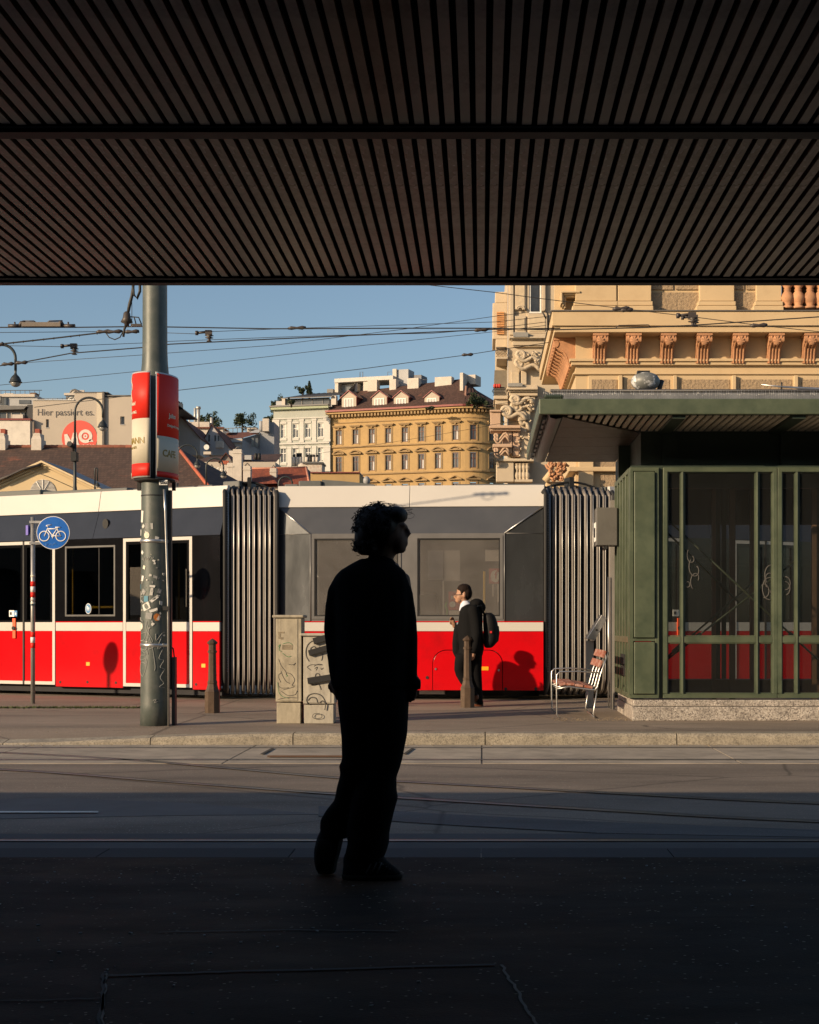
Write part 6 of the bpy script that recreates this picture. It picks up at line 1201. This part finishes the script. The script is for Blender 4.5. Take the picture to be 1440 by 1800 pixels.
# ---- trees
m_leaf = M('foliage', (.05,.065,.025), .8, var=.4, sc=2, bmp=0); m_trunk = M('bark', (.06,.045,.03), .9)
def tree(px, py, rx, ry, d, ybase, label, n=900, con=False, name='tree', group='trees above the roofs'):
    k = F/d; c = W(px, py, d); o = thing(name, (c.x, d, W(0,ybase,d).z), label, 'tree' if name == 'tree' else 'shrub', group)
    b = MB(); b.tube([(c.x, d, W(0,ybase,d).z), (c.x+.1, d, c.z), (c.x, d, c.z+ry/k*.6)], [.2,.12,.03], 6)
    for j in range(5): a = random.random()*6.3; b.tube([(c.x,d,c.z-ry/k*.3+j*.2*ry/k*.4), (c.x+rx/k*.6*math.cos(a), d+rx/k*.6*math.sin(a), c.z+random.uniform(-.2,.5)*ry/k)], [.07,.02], 5)
    b.build('trunk', m_trunk, o); b = MB(); cl = [(random.gauss(0,.5), random.gauss(0,.5), random.gauss(-.1,.42), random.uniform(.25,.5)) for _ in range(22)]; n = int(n*1.7)
    for i in range(n):
        q = random.choice(cl); v = Vector((random.gauss(0,1), random.gauss(0,1), random.gauss(0,1))).normalized()*q[3]*random.random()**.4
        x, y, z = q[0]+v.x, q[1]+v.y, q[2]+v.z
        if con: z = random.uniform(-1,1); w_ = (1-z)/2*(.55+.45*math.sin(z*14)**2)+.06; a = random.random()*6.3; x, y = w_*math.cos(a)*random.random()**.4, w_*math.sin(a)*random.random()**.4
        p = Vector((c.x+x*rx/k, d+y*rx/k, c.z+z*ry/k)); e = Vector((random.gauss(0,1), random.gauss(0,1), random.gauss(0,1))).normalized(); f = e.orthogonal().normalized(); sz = random.uniform(.8,1.9)*max(.9/k*1.3, .08)
        b.add([p-e*sz, p+f*sz*.6, p+e*sz, p-f*sz*.6], [(0,1,2,3)])
    b.build('crown', m_leaf, o)
tree(426,736,18,17,300,780,'broad dark tree rising behind the sunlit tile roof'); tree(371,742,16,19,290,780,'rounded tree behind the cream attic house'); tree(319,724,8,16,280,770,'dark conifer beside the pole poster', 700, True); tree(477,741,12,9,300,780,'low tree crown next to the blue grey firewall'); tree(352,742,8,12,300,770,'small tree between the flue pipes and the rounded tree', 500)
tree(488,712,9,22,269,760,'loose grey green tree at the left corner of the mint house'); tree(544,681,7,11,268,700,'small conifer on the roof terrace of the mint house', 500, True); tree(532,685,9,7,268,700,'low shrub on the roof terrace of the mint house', 400, name='shrub', group=None)
tree(838,703,20,14,250,718,'green bush on the eaves of the ochre corner house', 1400, name='shrub', group=None); tree(757,717,7,3,252,722,'small balcony plants under the last dormer', 200, name='shrub', group=None); tree(512,706,5,7,257,716,'potted plant behind the glass band of the mint house', 150, name='shrub', group=None)
# ================================================================ ornate beige palace (behind) and golden palace (right)
m_pal = M('pale beige stucco', (.47,.385,.275), .9, var=.1, sc=.5, bmp=.2, bsc=8, col2=(.46,.36,.25), thr=.66); m_pink = M('pinkish stucco', (.46,.315,.215), .9, var=.1, sc=.6, bmp=.2, bsc=8, col2=(.44,.30,.2), thr=.66)
DP = 92.0; s, pal = bt('palace', 893, 1010, DP, 'ornate beige stucco palace with scroll brackets and balconies'); B = lambda *a, par=pal, **k: block(s, *a, par, **k)
wn_ = (s.u(932), s.u(950), s.z(932,549), s.z(932,440)); b = MB(s); b.wall(0, s.len+3, 0, s.z(893,430), [wn_], 0, .6); b.build('wall', m_pal, pal)
o = block(s,932,950,440,549,-.62,-.55,'window',g_far,pal); 
for x in (930.5, 949.5): block(s,x,x+2.4,440,551,-.5,.06,'window_frame',m_wframe,o)
block(s,930.5,952,548.5,551,-.5,.1,'window_sill',m_wframe,o)
for x0, x1, y0, y1, v in ((896,903,495,590,.25),(905,925,495,545,.18),(905,925,556,586,.18),(925.5,931,495,590,.1),(953,959,495,548,.25),(928,962,552,587,.2),(898,914,651,680,.2),(916,926,652,677,.2)): block(s,x0,x1,y0,y1,0,v,'stucco_panel',m_pal,pal,bevel=.04)
for x0, x1, y0, y1 in ((908,922,500,540),(908,922,560,582),(931,958,556,584),(900,912,655,676)): block(s,x0,x1,y0,y1,.19,.23,'panel_field',M('beige panel field', (.50,.40,.27), .9),pal)
def arcpx(cx, cy, r, v, rad, name='arch_moulding', a0=0, a1=180, m=m_pal, par=pal, sec=s): b = MB(sec); k = F/DP; b.tube([(sec.u(cx)+r/k*math.cos(R(a0+(a1-a0)*i/14)), v, sec.z(cx,cy)+r/k*math.sin(R(a0+(a1-a0)*i/14))) for i in range(15)], rad, 6); return b.build(name, m, par)
arcpx(915,546,7,.26,.05); arcpx(915,546,4.5,.26,.04)
def moulds(x0, y0, x1, hs, v0, mat=m_pal, name='cornice'):
    y = y0
    for h, dv, dx in hs: block(s, x0+dx, x1, y, y+h, -.02, v0+dv, name, mat, pal, bevel=.03); y += h+.05
moulds(902,588,965,[(5,.25,0),(2,.4,-4),(3,.55,-7),(2.5,.35,-3),(8,.25,-1),(2,.15,0)],.1); block(s,902,928,588,596,.3,.72,'lead_ledge',M('grey ledge', (.24,.23,.21), .7),pal)
moulds(893,678,945,[(4,.2,0),(3,.5,-1),(3.5,.7,-3),(3,.5,0),(6,.35,2)],.15); block(s,893,918,677,683,.3,.8,'lead_ledge',MATS['grey ledge'],pal)
def scroll(cx, cy, r, tailx, taily, v, mat=m_pal, th=.13):
    k = F/DP; b = MB(s); pts = []
    for i in range(34):
        a = R(-60)+i*.42; rr = r/k*(.12+.88*i/33); pts.append((s.u(cx)+rr*math.cos(a+2.6), v+.02*math.sin(i), s.z(cx,cy)+rr*math.sin(a+2.6)))
    e = pts[-1]; E_ = (s.u(tailx), v-.05, s.z(tailx,taily)); 
    for i in range(1, 9): t = i/8; pts.append((e[0]+(E_[0]-e[0])*t, v-.05*t, e[2]+(E_[2]-e[2])*t+.25*math.sin(t*math.pi*2)*-1))
    b.tube(pts, [th*(.5+.5*min(1, i/20)) for i in range(len(pts))], 7); return b.build('scroll_bracket', mat, pal)
for cx, cy, r, tx, ty, v in ((915,629,8,949,644,.7),(912,642,7,950,655,.55),(905,707,8,938,712,.75),(904,718,6,935,725,.6),(890,727,9,925,742,.8),(918,735,7,930,760,.6)): scroll(cx, cy, r, tx, ty, v)
k = F/DP
for (x0,y0),(x1,y1),w_ in (((906,620),(952,646),8),((900,702),(940,722),7),((884,724),(926,745),9)):
    pxpoly(s, [(x0,y0),(x1,y0-2),(x1,y1+2),(x0+6,y0+w_)], 0, .5, 'bracket_body', m_pal, pal)
random.seed(21)
for k2 in range(42):                                   # leaf ornaments on the brackets and the column strip
    x, y = random.choice(((random.uniform(920,950), random.uniform(622,642)), (random.uniform(915,938), random.uniform(702,722)), (random.uniform(912,932), random.uniform(740,805)))); b = MB(s); a = random.random()*3; r_ = random.uniform(1.2,2.6)/k; b.tube([(s.u(x)+r_*math.cos(a+t*.8)*(1-t*.1), .62+.04*t, s.z(x,y)+r_*math.sin(a+t*.8)*(1-t*.1)) for t in range(6)], .05, 5); b.build('leaf_ornament', m_pal, pal)
block(s,914,932,725,812,0,.5,'column_strip',m_pal,pal,bevel=.05)
# pink lower bay
for a in ((862,880,727,752,.9),(883,900,757,800,.75),(901,914,757,805,.7)): block(s,*a[:4],-.5,a[4],'pink_bay',m_pink,pal,bevel=.04)
block(s,860,915,752,757.5,-.5,1.25,'pink_cornice',m_pink,pal,bevel=.05); block(s,862,915,757.5,761,-.5,1.05,'pink_cornice',m_pink,pal,bevel=.03); block(s,866,900,784,790,-.5,1.15,'pink_cornice',m_pink,pal,bevel=.04); block(s,861,881,724.5,728,-.5,1.05,'pink_cap',m_pink,pal,bevel=.03)
for y in (770,776,795,801): scroll(872, y, 3.4, 895, y+3, 1.05, m_pink, .07)
for k2 in range(4): block(s,902.5,911.5,763+k2*11,770+k2*11,.7,.78,'pink_panel',m_pink,pal,bevel=.03)
block(s,872,938,810,815,.2,1.3,'balustrade_rail',m_pal,pal,bevel=.05); block(s,872,903,815,850,.2,1.1,'balustrade_pier',m_pal,pal,bevel=.05)
def baluster(x, y0, y1, yy, par, mat, sc=1.0):
    c = W(x, y1, yy); h = W(x,y0,yy).z-c.z; b = MB(); r = h*.22*sc
    b.lathe([(r*.9,0),(r*.9,h*.06),(r*.5,h*.1),(r*.8,h*.2),(r*1.0,h*.32),(r*.75,h*.45),(r*.42,h*.55),(r*.55,h*.58),(r*.42,h*.62),(r*.8,h*.72),(r*.95,h*.82),(r*.6,h*.93),(r*.9,h*.95),(r*.9,h)], c, 14); b.build('baluster', mat, par)
for x in (909,914.5,921,927): baluster(x, 815, 846, DP-.9, pal, m_pal, .75)
block(s,904,935,846,850,.2,1.2,'balustrade_base',m_pal,pal)
# shaded left return with balconies
b = MB(s); b.box((-.02,-14,0),(-.01,-.02,s.z(893,430))); b.build('side_wall', m_pal, pal)
m_bal = M('dark wrought iron', (.02,.02,.02), .6)
for y0, y1, x0 in ((500,520,871),(520,585,866.5),(585,600,872)): block(s,x0,893,y0,y1,-6,-2,'side_bay',m_pal,pal,bevel=.05)
for k2 in range(12): block(s,874,887,537+k2*3.4,539.2+k2*3.4,-1.99,-1.85,'shutter_slat',M('orange shutter', (.5,.25,.1), .7),pal)
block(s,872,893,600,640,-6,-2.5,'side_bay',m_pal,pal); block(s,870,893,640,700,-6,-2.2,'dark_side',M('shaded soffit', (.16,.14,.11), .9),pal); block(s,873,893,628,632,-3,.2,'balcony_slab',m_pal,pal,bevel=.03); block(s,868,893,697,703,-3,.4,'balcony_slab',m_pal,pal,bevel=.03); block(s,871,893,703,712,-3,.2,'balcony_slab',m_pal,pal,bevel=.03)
def ironwork(x0, x1, y0, y1, v):
    b = MB(s); n_ = int((x1-x0)/2.2)
    for i in range(n_+1): x = x0+(x1-x0)*i/n_; b.tube([(s.u(x)+.06*math.sin(t*1.5), v+.12*math.sin(t/6*math.pi), s.z(x,y1)+(s.z(x,y0)-s.z(x,y1))*t/6) for t in range(7)], .025, 4)
    b.tube([(s.u(x0),v,s.z(x0,y0)),(s.u(x1),v,s.z(x0,y0))], .04, 5); b.build('balcony_railing', m_bal, pal)
ironwork(867,887,683,697,.35); ironwork(873,890,612,628,.15); ironwork(862,876,800,822,1.4)
for x, c_ in ((870,'a'),(874,'b'),(878,'c')): b = MB(); b.ell(s(s.u(x), .4, s.z(x,680)), (.11,.11,.13), 8, 6); b.build('flower_pot', M('red flowers', (.5,.05,.03), .8), pal)
# ---- golden palace
m_gold2 = M('golden stucco', (.50,.37,.215), .85, var=.07, sc=.5, bmp=.12, bsc=10, col2=(.42,.30,.17), thr=.68); m_terra = M('terracotta', (.40,.20,.10), .8, var=.25, sc=3, bmp=.3, bsc=14, rnd=.1)
m_rough = M('rough stone field', (.34,.25,.155), .95, var=.35, sc=30, bmp=1.0, bsc=9, bd=.06, col2=(.2,.14,.09), thr=.56)
YW = 59.8; gp_ = thing('palace', (8, YW+5, 0), 'golden stucco palace with a deep bracketed cornice and stone panels', 'building')
XW = 3.8; XE = 18.5
def gx(px, yy): return (px-CX)/F*yy
def gz(py, yy): return CH+(CY-py)/F*yy
def gbox(x0, x1, y0, y1, yf, yb, name, mat, bevel=0, par=gp_): b = MB(); b.box((gx(x0,yf), yf, gz(y1,yf)), (gx(x1,yf), yb, gz(y0,yf))); return b.build(name, mat, par, bevel=bevel)
ztop = gz(545,58.8)
b = MB(); b.box((XW, YW, 0), (XE, YW+12, ztop-.02)); b.build('wall', m_gold2, gp_)
XC = gx(970,58.8)                                      # outer cornice edge
for z0, z1, p in ((ztop-.06, ztop, 1.05), (ztop-.62, ztop-.065, 1.0), (ztop-.86, ztop-.625, .9)):
    b = MB(); b.box((XW-p, YW-p, z0), (XE, YW+12, z1)); b.build('cornice', m_gold2 if p != 1.05 else M('dark zinc edge', (.10,.09,.08), .6), gp_, bevel=.02)
zs = ztop-.86; zc0 = gz(632,59.2)
# consoles: terracotta acanthus brackets
def console():
    b = MB(); pr = [(0,0),(-1.12,0),(-1.12,-.12),(-1.05,-.3),(-.86,-.42),(-.62,-.5),(-.45,-.68),(-.36,-.9),(-.3,-1.12),(0,-1.12)]
    n = len(pr); w_ = .27
    b.add([(-w_, y, z) for y, z in pr]+[(w_, y, z) for y, z in pr], [tuple(range(n)), tuple(range(2*n-1,n-1,-1))]+[(i,(i+1)%n,(i+1)%n+n,i+n) for i in range(n)])
    for k in range(4):
        x = -.19+k*.127; b.tube([(x, y-.03, z) for y, z in pr[2:9]], [.035,.05,.055,.05,.05,.045,.03], 6)
    b.box((-.31,-1.16,-.10),(.31,.0,-.002)); b.tube([(-.3,-1.02,-.24),(.3,-1.02,-.24)], .13, 10); b.ell((0,-1.1,-.30), (.17,.1,.2), 10, 8)
    for k in range(6): a = k*math.pi/5; b.tube([(0,-1.18,-.36),(.15*math.cos(a),-1.16,-.36+.19*math.sin(a))], [.02,.035], 5)
    me = b.mesh('console'); me.materials.append(m_terra); return me
cm = console()
for px in (1055,1113,1174,1237,1300,1363,1425,1488,1551,1614): inst('console', cm, (gx(px,59.3), YW, zs), gp_, None, (1,.72,1))
for i in range(9): inst('console', cm, (XW, YW+.55+i*.74, zs), gp_, (0,0,R(-90)), (1.15,.75,1.05))
for y0, y1, p in ((632,637,.26),(637.5,643,.18),(656,659,.12)):
    z1, z0 = gz(y0,YW), gz(y1,YW); b = MB(); b.box((XW-p, YW-p, z0), (XE, YW+12, z1)); b.build('architrave', m_gold2, gp_, bevel=.02)
px = 1022
for x0, x1 in ((1040,1085),(1102,1177),(1195,1283),(1300,1392),(1409,1500),(1517,1600)):
    o = gbox(x0-6, x1+6, 660, 712, YW-.06, YW+.02, 'panel_frame', m_gold2, .02); gbox(x0, x1, 667, 706, YW-.085, YW-.05, 'stone_field', m_rough, .01, o)
for x in (1091,1187,1291,1400,1508): gbox(x-3.4, x+3.4, 659.5, 720, YW-.24, YW, 'frieze_pilaster', m_gold2, .02)
# rusticated wall lower down
bm_ = MB(); bm_.box((0,0,0),(1.42,.08,.62)); bmsh = bm_.mesh('rustic_block'); bmsh.materials.append(m_rough)
for r_ in range(13):
    for c_ in range(9): inst('rustic_block', bmsh, (XW+.25+c_*1.5+(.75 if r_ % 2 else 0), YW-.08, .4+r_*.7), gp_)
for x in (4.2,7.6,11.0,14.4): b = MB(); b.box((x-.3,YW-.3,0),(x+.3,YW-.002,gz(712,YW)-.3)); b.build('pilaster', m_gold2, gp_, bevel=.03)
b = MB(); b.box((XW-.3,YW-.34,gz(830,YW)),(XE,YW+12,gz(822,YW))); b.build('string_course', m_gold2, gp_, bevel=.03)
random.seed(9)
for k2 in range(34):
    x, y = random.uniform(968,995), random.uniform(816,842); a = random.random()*6; q = Vector((gx(x,YW-1), YW-1.0, gz(y,YW-1))); r_ = random.uniform(.1,.22); b = MB(); b.tube([q+Vector((r_*math.cos(a+t*.9)*(1-t*.12), -.04*t, r_*math.sin(a+t*.9)*(1-t*.12))) for t in range(7)], .05, 5); b.build('carved_ornament', m_terra, gp_)
b = MB(); b.box((gx(960,YW-1),YW-.9,0),(gx(1000,YW-1),YW-.02,gz(846,YW-1))); b.build('portal_pier', m_gold2, gp_, bevel=.05); b = MB(); b.tube([(gx(958,YW-1.1),YW-1.05,gz(846,YW-1)),(gx(985,YW-1.1),YW-1.05,gz(812,YW-1))], .14, 8); b.build('portal_moulding', m_gold2, gp_)
# attic with balustrade
YA = 59.6
for x0, x1, m_, yf in ((1012,1084,m_gold2,YA-.3),(1086.5,1145,m_gold2,YA-.3),(1230,1291,m_gold2,YA-.25),(1330,1374,m_gold2,YA-.2)):
    gbox(x0,x1,430,529,yf,YA+1,'attic_pier',m_gold2,.02); gbox(x0-3,x1+3,529.3,537,yf-.1,YA+1,'attic_base',m_gold2,.03); gbox(x0-6,x1+4,537.3,546,yf-.2,YA+1,'attic_base',m_gold2,.03)
for x0, x1, y0, y1 in ((1145,1183.5,430,509),(1188.5,1230,430,509),(1145,1230,514,546),(1291,1308,430,509),(1312.5,1331,430,509),(1291,1331,514,546)): gbox(x0,x1,y0,y1,YA+.05,YA+.6,'stone_field',m_rough,.01)
gbox(1140,1335,430,546,YA+.12,YA+.5,'attic_wall',m_gold2)
for x in (1384,1403,1424,1443,1463,1483): baluster(x, 486, 543, YA-.1, gp_, m_terra, 1.0)
gbox(1374,1500,470,486,YA-.25,YA+.5,'balustrade_rail',m_gold2,.03); gbox(1376,1500,470,546,YA+.6,YA+.8,'dark_niche',M('niche plaster', (.3,.19,.1), .9))
gbox(975,1012,430,546,YA+.4,YA+1,'attic_wall',m_gold2)
for k2, (x0, y0) in enumerate(((986,511),(989,515),(992,519))): gbox(x0,1020,y0,y0+3.4,YA-.0-.12*(3-k2),YA+.5,'attic_moulding',m_gold2,.02); gbox(x0,x0+3,y0+3.4,y0+22,YA-.0-.12*(3-k2),YA+.5,'attic_moulding',m_gold2,.02)
# small steel aerial arm in front of the frieze
arm = thing('camera_arm', W(1390,682,19), 'thin steel arm lying above the shelter roof edge', 'arm'); b = MB(); b.tube([W(1338,676,19.2), W(1375,680,19.2), W(1440,684,19.2), W(1500,688,19.2)], [.006,.012,.022,.022], 6); b.build('arm', m_sil, arm); b = MB(); b.tube([W(1374,684,19.2), W(1374,672,19.2)], .012, 6); b.build('clamp', m_dsteel, arm)
b = MB(); p = W(1490,688,19.2); b.tube([p, (p.x, 19.2, RH+.15)], .02, 6); b.build('arm_post', m_dsteel, arm)
# ================================================================ street lamps
m_lamp = M('dark grey lamp paint', (.035,.04,.04), .45, .3, bmp=.05); g_lamp = M('lamp glass', (.32,.31,.28), .15, coat=.3, bmp=0)
def lamp(px, pxl, ytop, ylamp, d, label, flip=1, bowl=.38):
    """pole at px, arch over to the lamp at pxl"""
    k = F/d; X0, X1 = gx(px,d), gx(pxl,d); zt = gz(ytop,d); zl = gz(ylamp,d); o = thing('street_lamp', (X0,d,0), label, 'street lamp', 'arched street lamps'); r = (X1-X0)/2; n = 16
    ar = [(X0, d, zt-abs(r)-.9)]+[(X0+r-r*math.cos(math.pi*i/n), d, zt-abs(r)+abs(r)*math.sin(math.pi*i/n)) for i in range(n+1)]+[(X1, d, zl+.75*bowl)]
    b = MB(); b.tube([(X0,d,0),(X0,d,zt-abs(r)-2.4),(X0,d,zt-abs(r)-2.2),(X0,d,zt-abs(r)-.8)], [.085,.07,.05,.042], 10); b.build('post', m_lamp, o)
    b = MB(); b.tube(ar, .034, 8); b.build('arch', m_lamp, o); s_ = bowl
    b = MB(); b.lathe([(.05*s_,.8*s_),(.08*s_,.72*s_),(.07*s_,.62*s_),(.1*s_,.5*s_),(.24*s_,.36*s_),(.34*s_,.18*s_),(.36*s_,.06*s_),(.42*s_,.02*s_),(.42*s_,-.02*s_),(.3*s_,-.03*s_)], (X1,d,zl), 18); b.build('shade', m_lamp, o)
    b = MB(); b.lathe([(.33*s_,-.02*s_),(.32*s_,-.12*s_),(.24*s_,-.23*s_),(.12*s_,-.29*s_),(.01,-.31*s_)], (X1,d,zl), 16); b.build('bowl', g_lamp, o); return o
l1 = lamp(132,181,699,751,44,'arched street lamp with a camera on its post before the beige hall roof')
b = MB(); b.box((gx(127,44),43.85,gz(811,44)),(gx(136,44),44.15,gz(795,44))); b.build('control_box', m_rub, l1); b = MB(); b.tube([W(131,793,44), W(129,785,44), W(122,780,43.8)], [.05,.06,.09], 8); b.build('camera', m_rub, l1)
lamp(-20,27.5,606,672,36,'arched street lamp carrying its lantern below the overhead wires'); lamp(167,171.5,823,854,70,'small narrow lamp hook in front of the brown tiled roof',bowl=.3)
lamp(312,347,782,818,62,'arched street lamp against the weathered roofs'); lamp(362.5,393,805.5,836,62,'arched street lamp over the tram roof before the red roof'); lamp(490,514,838,862,55,'low lamp arch just above the tram roof')
# ================================================================ overhead wires
m_wire = M('overhead wire', (.035,.033,.03), .6, .3, bmp=0); m_ins = M('insulator brown', (.05,.04,.035), .5, bmp=.05)
def wire(pts, r, label, name='overhead_wire', n=5):
    """pts (photo x, photo y, distance)"""
    P = [W(*q) for q in pts]; o = thing(name, P[len(P)//2], label, 'wire', 'overhead tram wires'); b = MB(); b.tube(P, r, n); b.build('wire', m_wire, o); return o
def hang(o, x, y, d, fl=1):
    p = W(x, y, d); b = MB(); b.lathe([(.045,-.02),(.02,.0),(.02,.02),(.065,.035),(.02,.055),(.07,.07),(.03,.085)], p, 10); b.build('insulator', m_ins, o)
    b = MB(); b.box((p.x-.06*fl if fl > 0 else p.x-.04, d-.03, p.z+.085), (p.x+.04 if fl > 0 else p.x+.06, d+.03, p.z+.15)); b.tube([(p.x,d,p.z+.13),(p.x-.2*fl,d,p.z+.11)], .02, 6); b.tube([(p.x-.17*fl,d,p.z+.11),(p.x-.21*fl,d,p.z+.11)], .035, 8); b.build('hanger_arm', m_ins, o)
def clamp(o, x, y, d, L=.3):
    p = W(x, y, d); b = MB(); b.tube([p+Vector((-L/2,0,-.01)), p+Vector((-L*.3,0,.0)), p, p+Vector((L*.3,0,.005)), p+Vector((L/2,0,.01))], [.014,.03,.018,.032,.014], 7); b.build('clamp', m_ins, o)
w1 = wire([(-300,573,22.5),(0,575.5,22.5),(132,575.5,22.5),(250,574,22.5),(480,578,22.5),(700,577,22.5),(870,577,22.5),(965,580,22.5),(1130,576,22.5),(1215,572,22.5),(1440,557,22.5),(1700,540,22.5)], .0095, 'thick contact wire running level past the sectioning insulator')
dI = 22.5
b = MB(); p = lambda x, y: W(x, y, dI)
b.tube([p(15,573), p(34,573)], .03, 8); b.tube([p(112,573), p(132,573)], .03, 8); b.build('end_fitting', m_ins, w1)
b = MB(); a, c = p(40,575.5), p(108,567.5); b.box((a.x,dI-.06,a.z+.005),(c.x,dI+.06,c.z)); b.build('section_insulator', M('weathered grey brown bar', (.17,.14,.11), .7), w1)
b = MB(); b.tube([p(34,574), p(38,567), p(44,567)], .03, 6); b.tube([p(112,574), p(108,567), p(104,567)], .03, 6); b.tube([p(40,564.5), p(60,564.5), p(63,567)], .012, 6); b.tube([p(84,567), p(87,564.5), p(110,564)], .012, 6); b.tube([p(26,573), p(26,566)], .014, 5); b.tube([p(120,573), p(120,566)], .014, 5); b.build('arcing_horn', m_ins, w1)
b = MB(); b.tube([W(1083,576,22.5),W(1088,572,22.5),W(1140,571,22.5),W(1144,575,22.5)], .008, 5); b.build('splice_strap', m_ins, w1); hang(w1,1222,571,22.5)
wire([(-200,586,24),(0,584.5,24),(172,583,24)], .005, 'thin span wire left of the thick pole, below the contact wire')
w3 = wire([(-60,610,20.5),(0,605,20.5),(92,595,20.5),(190,583.5,20.5),(215,583,20.5),(245,584,20.5)], .011, 'ribbed feeder cable rising to the pole fitting')
for x in (24,41,58,77,95,125,140,171): p_ = W(x, 603.5-(x-10)*.111, 20.5); b = MB(); b.tube([p_+Vector((0,0,.01)), p_+Vector((0,0,-.02))], .006, 5); b.build('cable_clip', m_ins, w3)
clamp(w3,182,583,20.5,.2); clamp(w3,200,583,20.5,.24); clamp(w3,232,583,20.5,.2); clamp(w3,2,605,20.5,.08)
b = MB(); b.tube([W(187,586,20.5),W(192,593,20.5),W(202,597,20.5),W(211,593,20.5),W(216,584,20.5)], .008, 6); b.build('jumper_loop', m_wire, w3)
w4 = wire([(-100,606,23),(0,607.5,23),(110,609.5,23),(136,607.5,23),(250,603,23),(300,600,23),(480,593,23),(640,588,23),(760,586,23),(870,577,23),(960,566,23)], .0045, 'thin span wire with an insulator hanger in the gap left of the pole'); hang(w4,131,621,23)
w5 = wire([(-60,655,22),(0,643,22),(40,637,22),(125,621,22),(250,611,22),(300,605,22),(480,596,22),(640,589,22),(870,579,22),(985,577,22)], .009, 'contact wire climbing from the lamp lantern toward the palace'); clamp(w5,14,640,22,.18); clamp(w5,38,637.5,22,.18)
w6 = wire([(38,638,24),(250,624,24),(480,607,24),(700,580,24),(870,556,24),(930,549,24)], .0045, 'thin wire rising steadily across the sky above the mint house')
w7 = wire([(-60,684,25),(0,677,25),(250,652,25),(480,626,25),(640,607,25),(870,583,25),(960,572,25)], .0045, 'thin wire crossing behind the lamp lantern and the pole collar')
w8 = wire([(60,716,26),(232,695,26),(310,686.5,26),(480,667,26),(640,648,26),(820,624,26),(870,616,26),(965,602,26)], .006, 'lowest thin wire passing over the ochre house roof'); clamp(w8,822,623.5,26,.2)
w9 = wire([(290,585,22.6),(345,587,22.6),(372,583,22.6),(480,578.5,22.6),(520,577,22.6),(870,566,22.6),(965,556,22.6)], .0045, 'thin span wire with an insulator hanger right of the thick pole'); hang(w9,368,598,22.6); clamp(w9,522,576.5,22.6,.28)
w10 = wire([(640,487,19),(735,499,19),(870,514,19),(960,526,19),(1098,543,19),(1210,556,19),(1335,572,19),(1440,583,19),(1600,600,19)], .005, 'wire falling to the right from the canopy edge across the golden cornice'); clamp(w10,1092,542.5,19,.22); clamp(w10,1102,545,19,.16); clamp(w10,1334,572,19,.22); hang(w10,1218,570,19,1)
wire([(1200,573,23.5),(1440,572.5,23.5),(1700,572,23.5)], .005, 'thin level wire in front of the right end of the golden cornice'); clamp(w5,846,580,22,.2)
wire([(850,714,27),(905,706,27),(945,698,27)], .005, 'short thin wire running into the palace scrollwork'); wire([(855,748,27),(900,742,27),(937,737,27)], .005, 'short thin wire below the palace brackets'); wire([(540,800,60),(640,785,60),(760,766,60),(862,748,60)], .007, 'thin far wire sagging in front of the ochre house windows')
wire([(55,827,50),(90,840,50),(128,857,50)], .012, 'cable falling from the gable to the camera lamp'); wire([(960,560,22.4),(955,550,22.4),(958,545,22.4),(963,552,22.4),(964,580,22.4)], .014, 'looped jumper cable beside the golden cornice corner')
# braided cable and bell insulator beside the pole
cb = thing('cable_fitting', W(222,560,18.2), 'black cable loop with a bell insulator hanging beside the thick pole', 'cable')
d_ = 18.2; b = MB(); b.tube([W(236,440,d_), W(235,498,d_), W(232,520,d_), W(228,535,d_), W(224,555,d_)], [.014,.016,.02,.022,.018], 7); b.build('braided_cable', m_wire, cb); b = MB(); b.tube([W(246,490,d_), W(246,512,d_), W(241,525,d_), W(235,518,d_), W(234,500,d_)], .018, 7); b.build('cable_loop', m_wire, cb)
b = MB(); b.lathe([(.02,.10),(.04,.08),(.05,.02),(.075,-.03),(.03,-.05),(.03,-.08)], W(223,562,d_), 12); b.build('bell_insulator', m_ins, cb)
b = MB(); b.tube([W(223,570,d_), W(219,578,d_), W(217,592,d_)], .015, 6); b.tube([W(226,557,d_), W(236,557,d_), W(240,572,d_)], .008, 5); b.tube([W(232,557,d_), W(244,558,d_), W(249,570,d_)], .008, 5); b.tube([W(232,523,d_), W(232,572,d_)], .004, 4); b.build('jumper', m_wire, cb)
b = MB(); b.box(tuple(W(231,574,d_)-Vector((0,.03,0))), tuple(W(249,570,d_)+Vector((0,.03,0)))); b.build('wire_clamp', m_ins, cb)
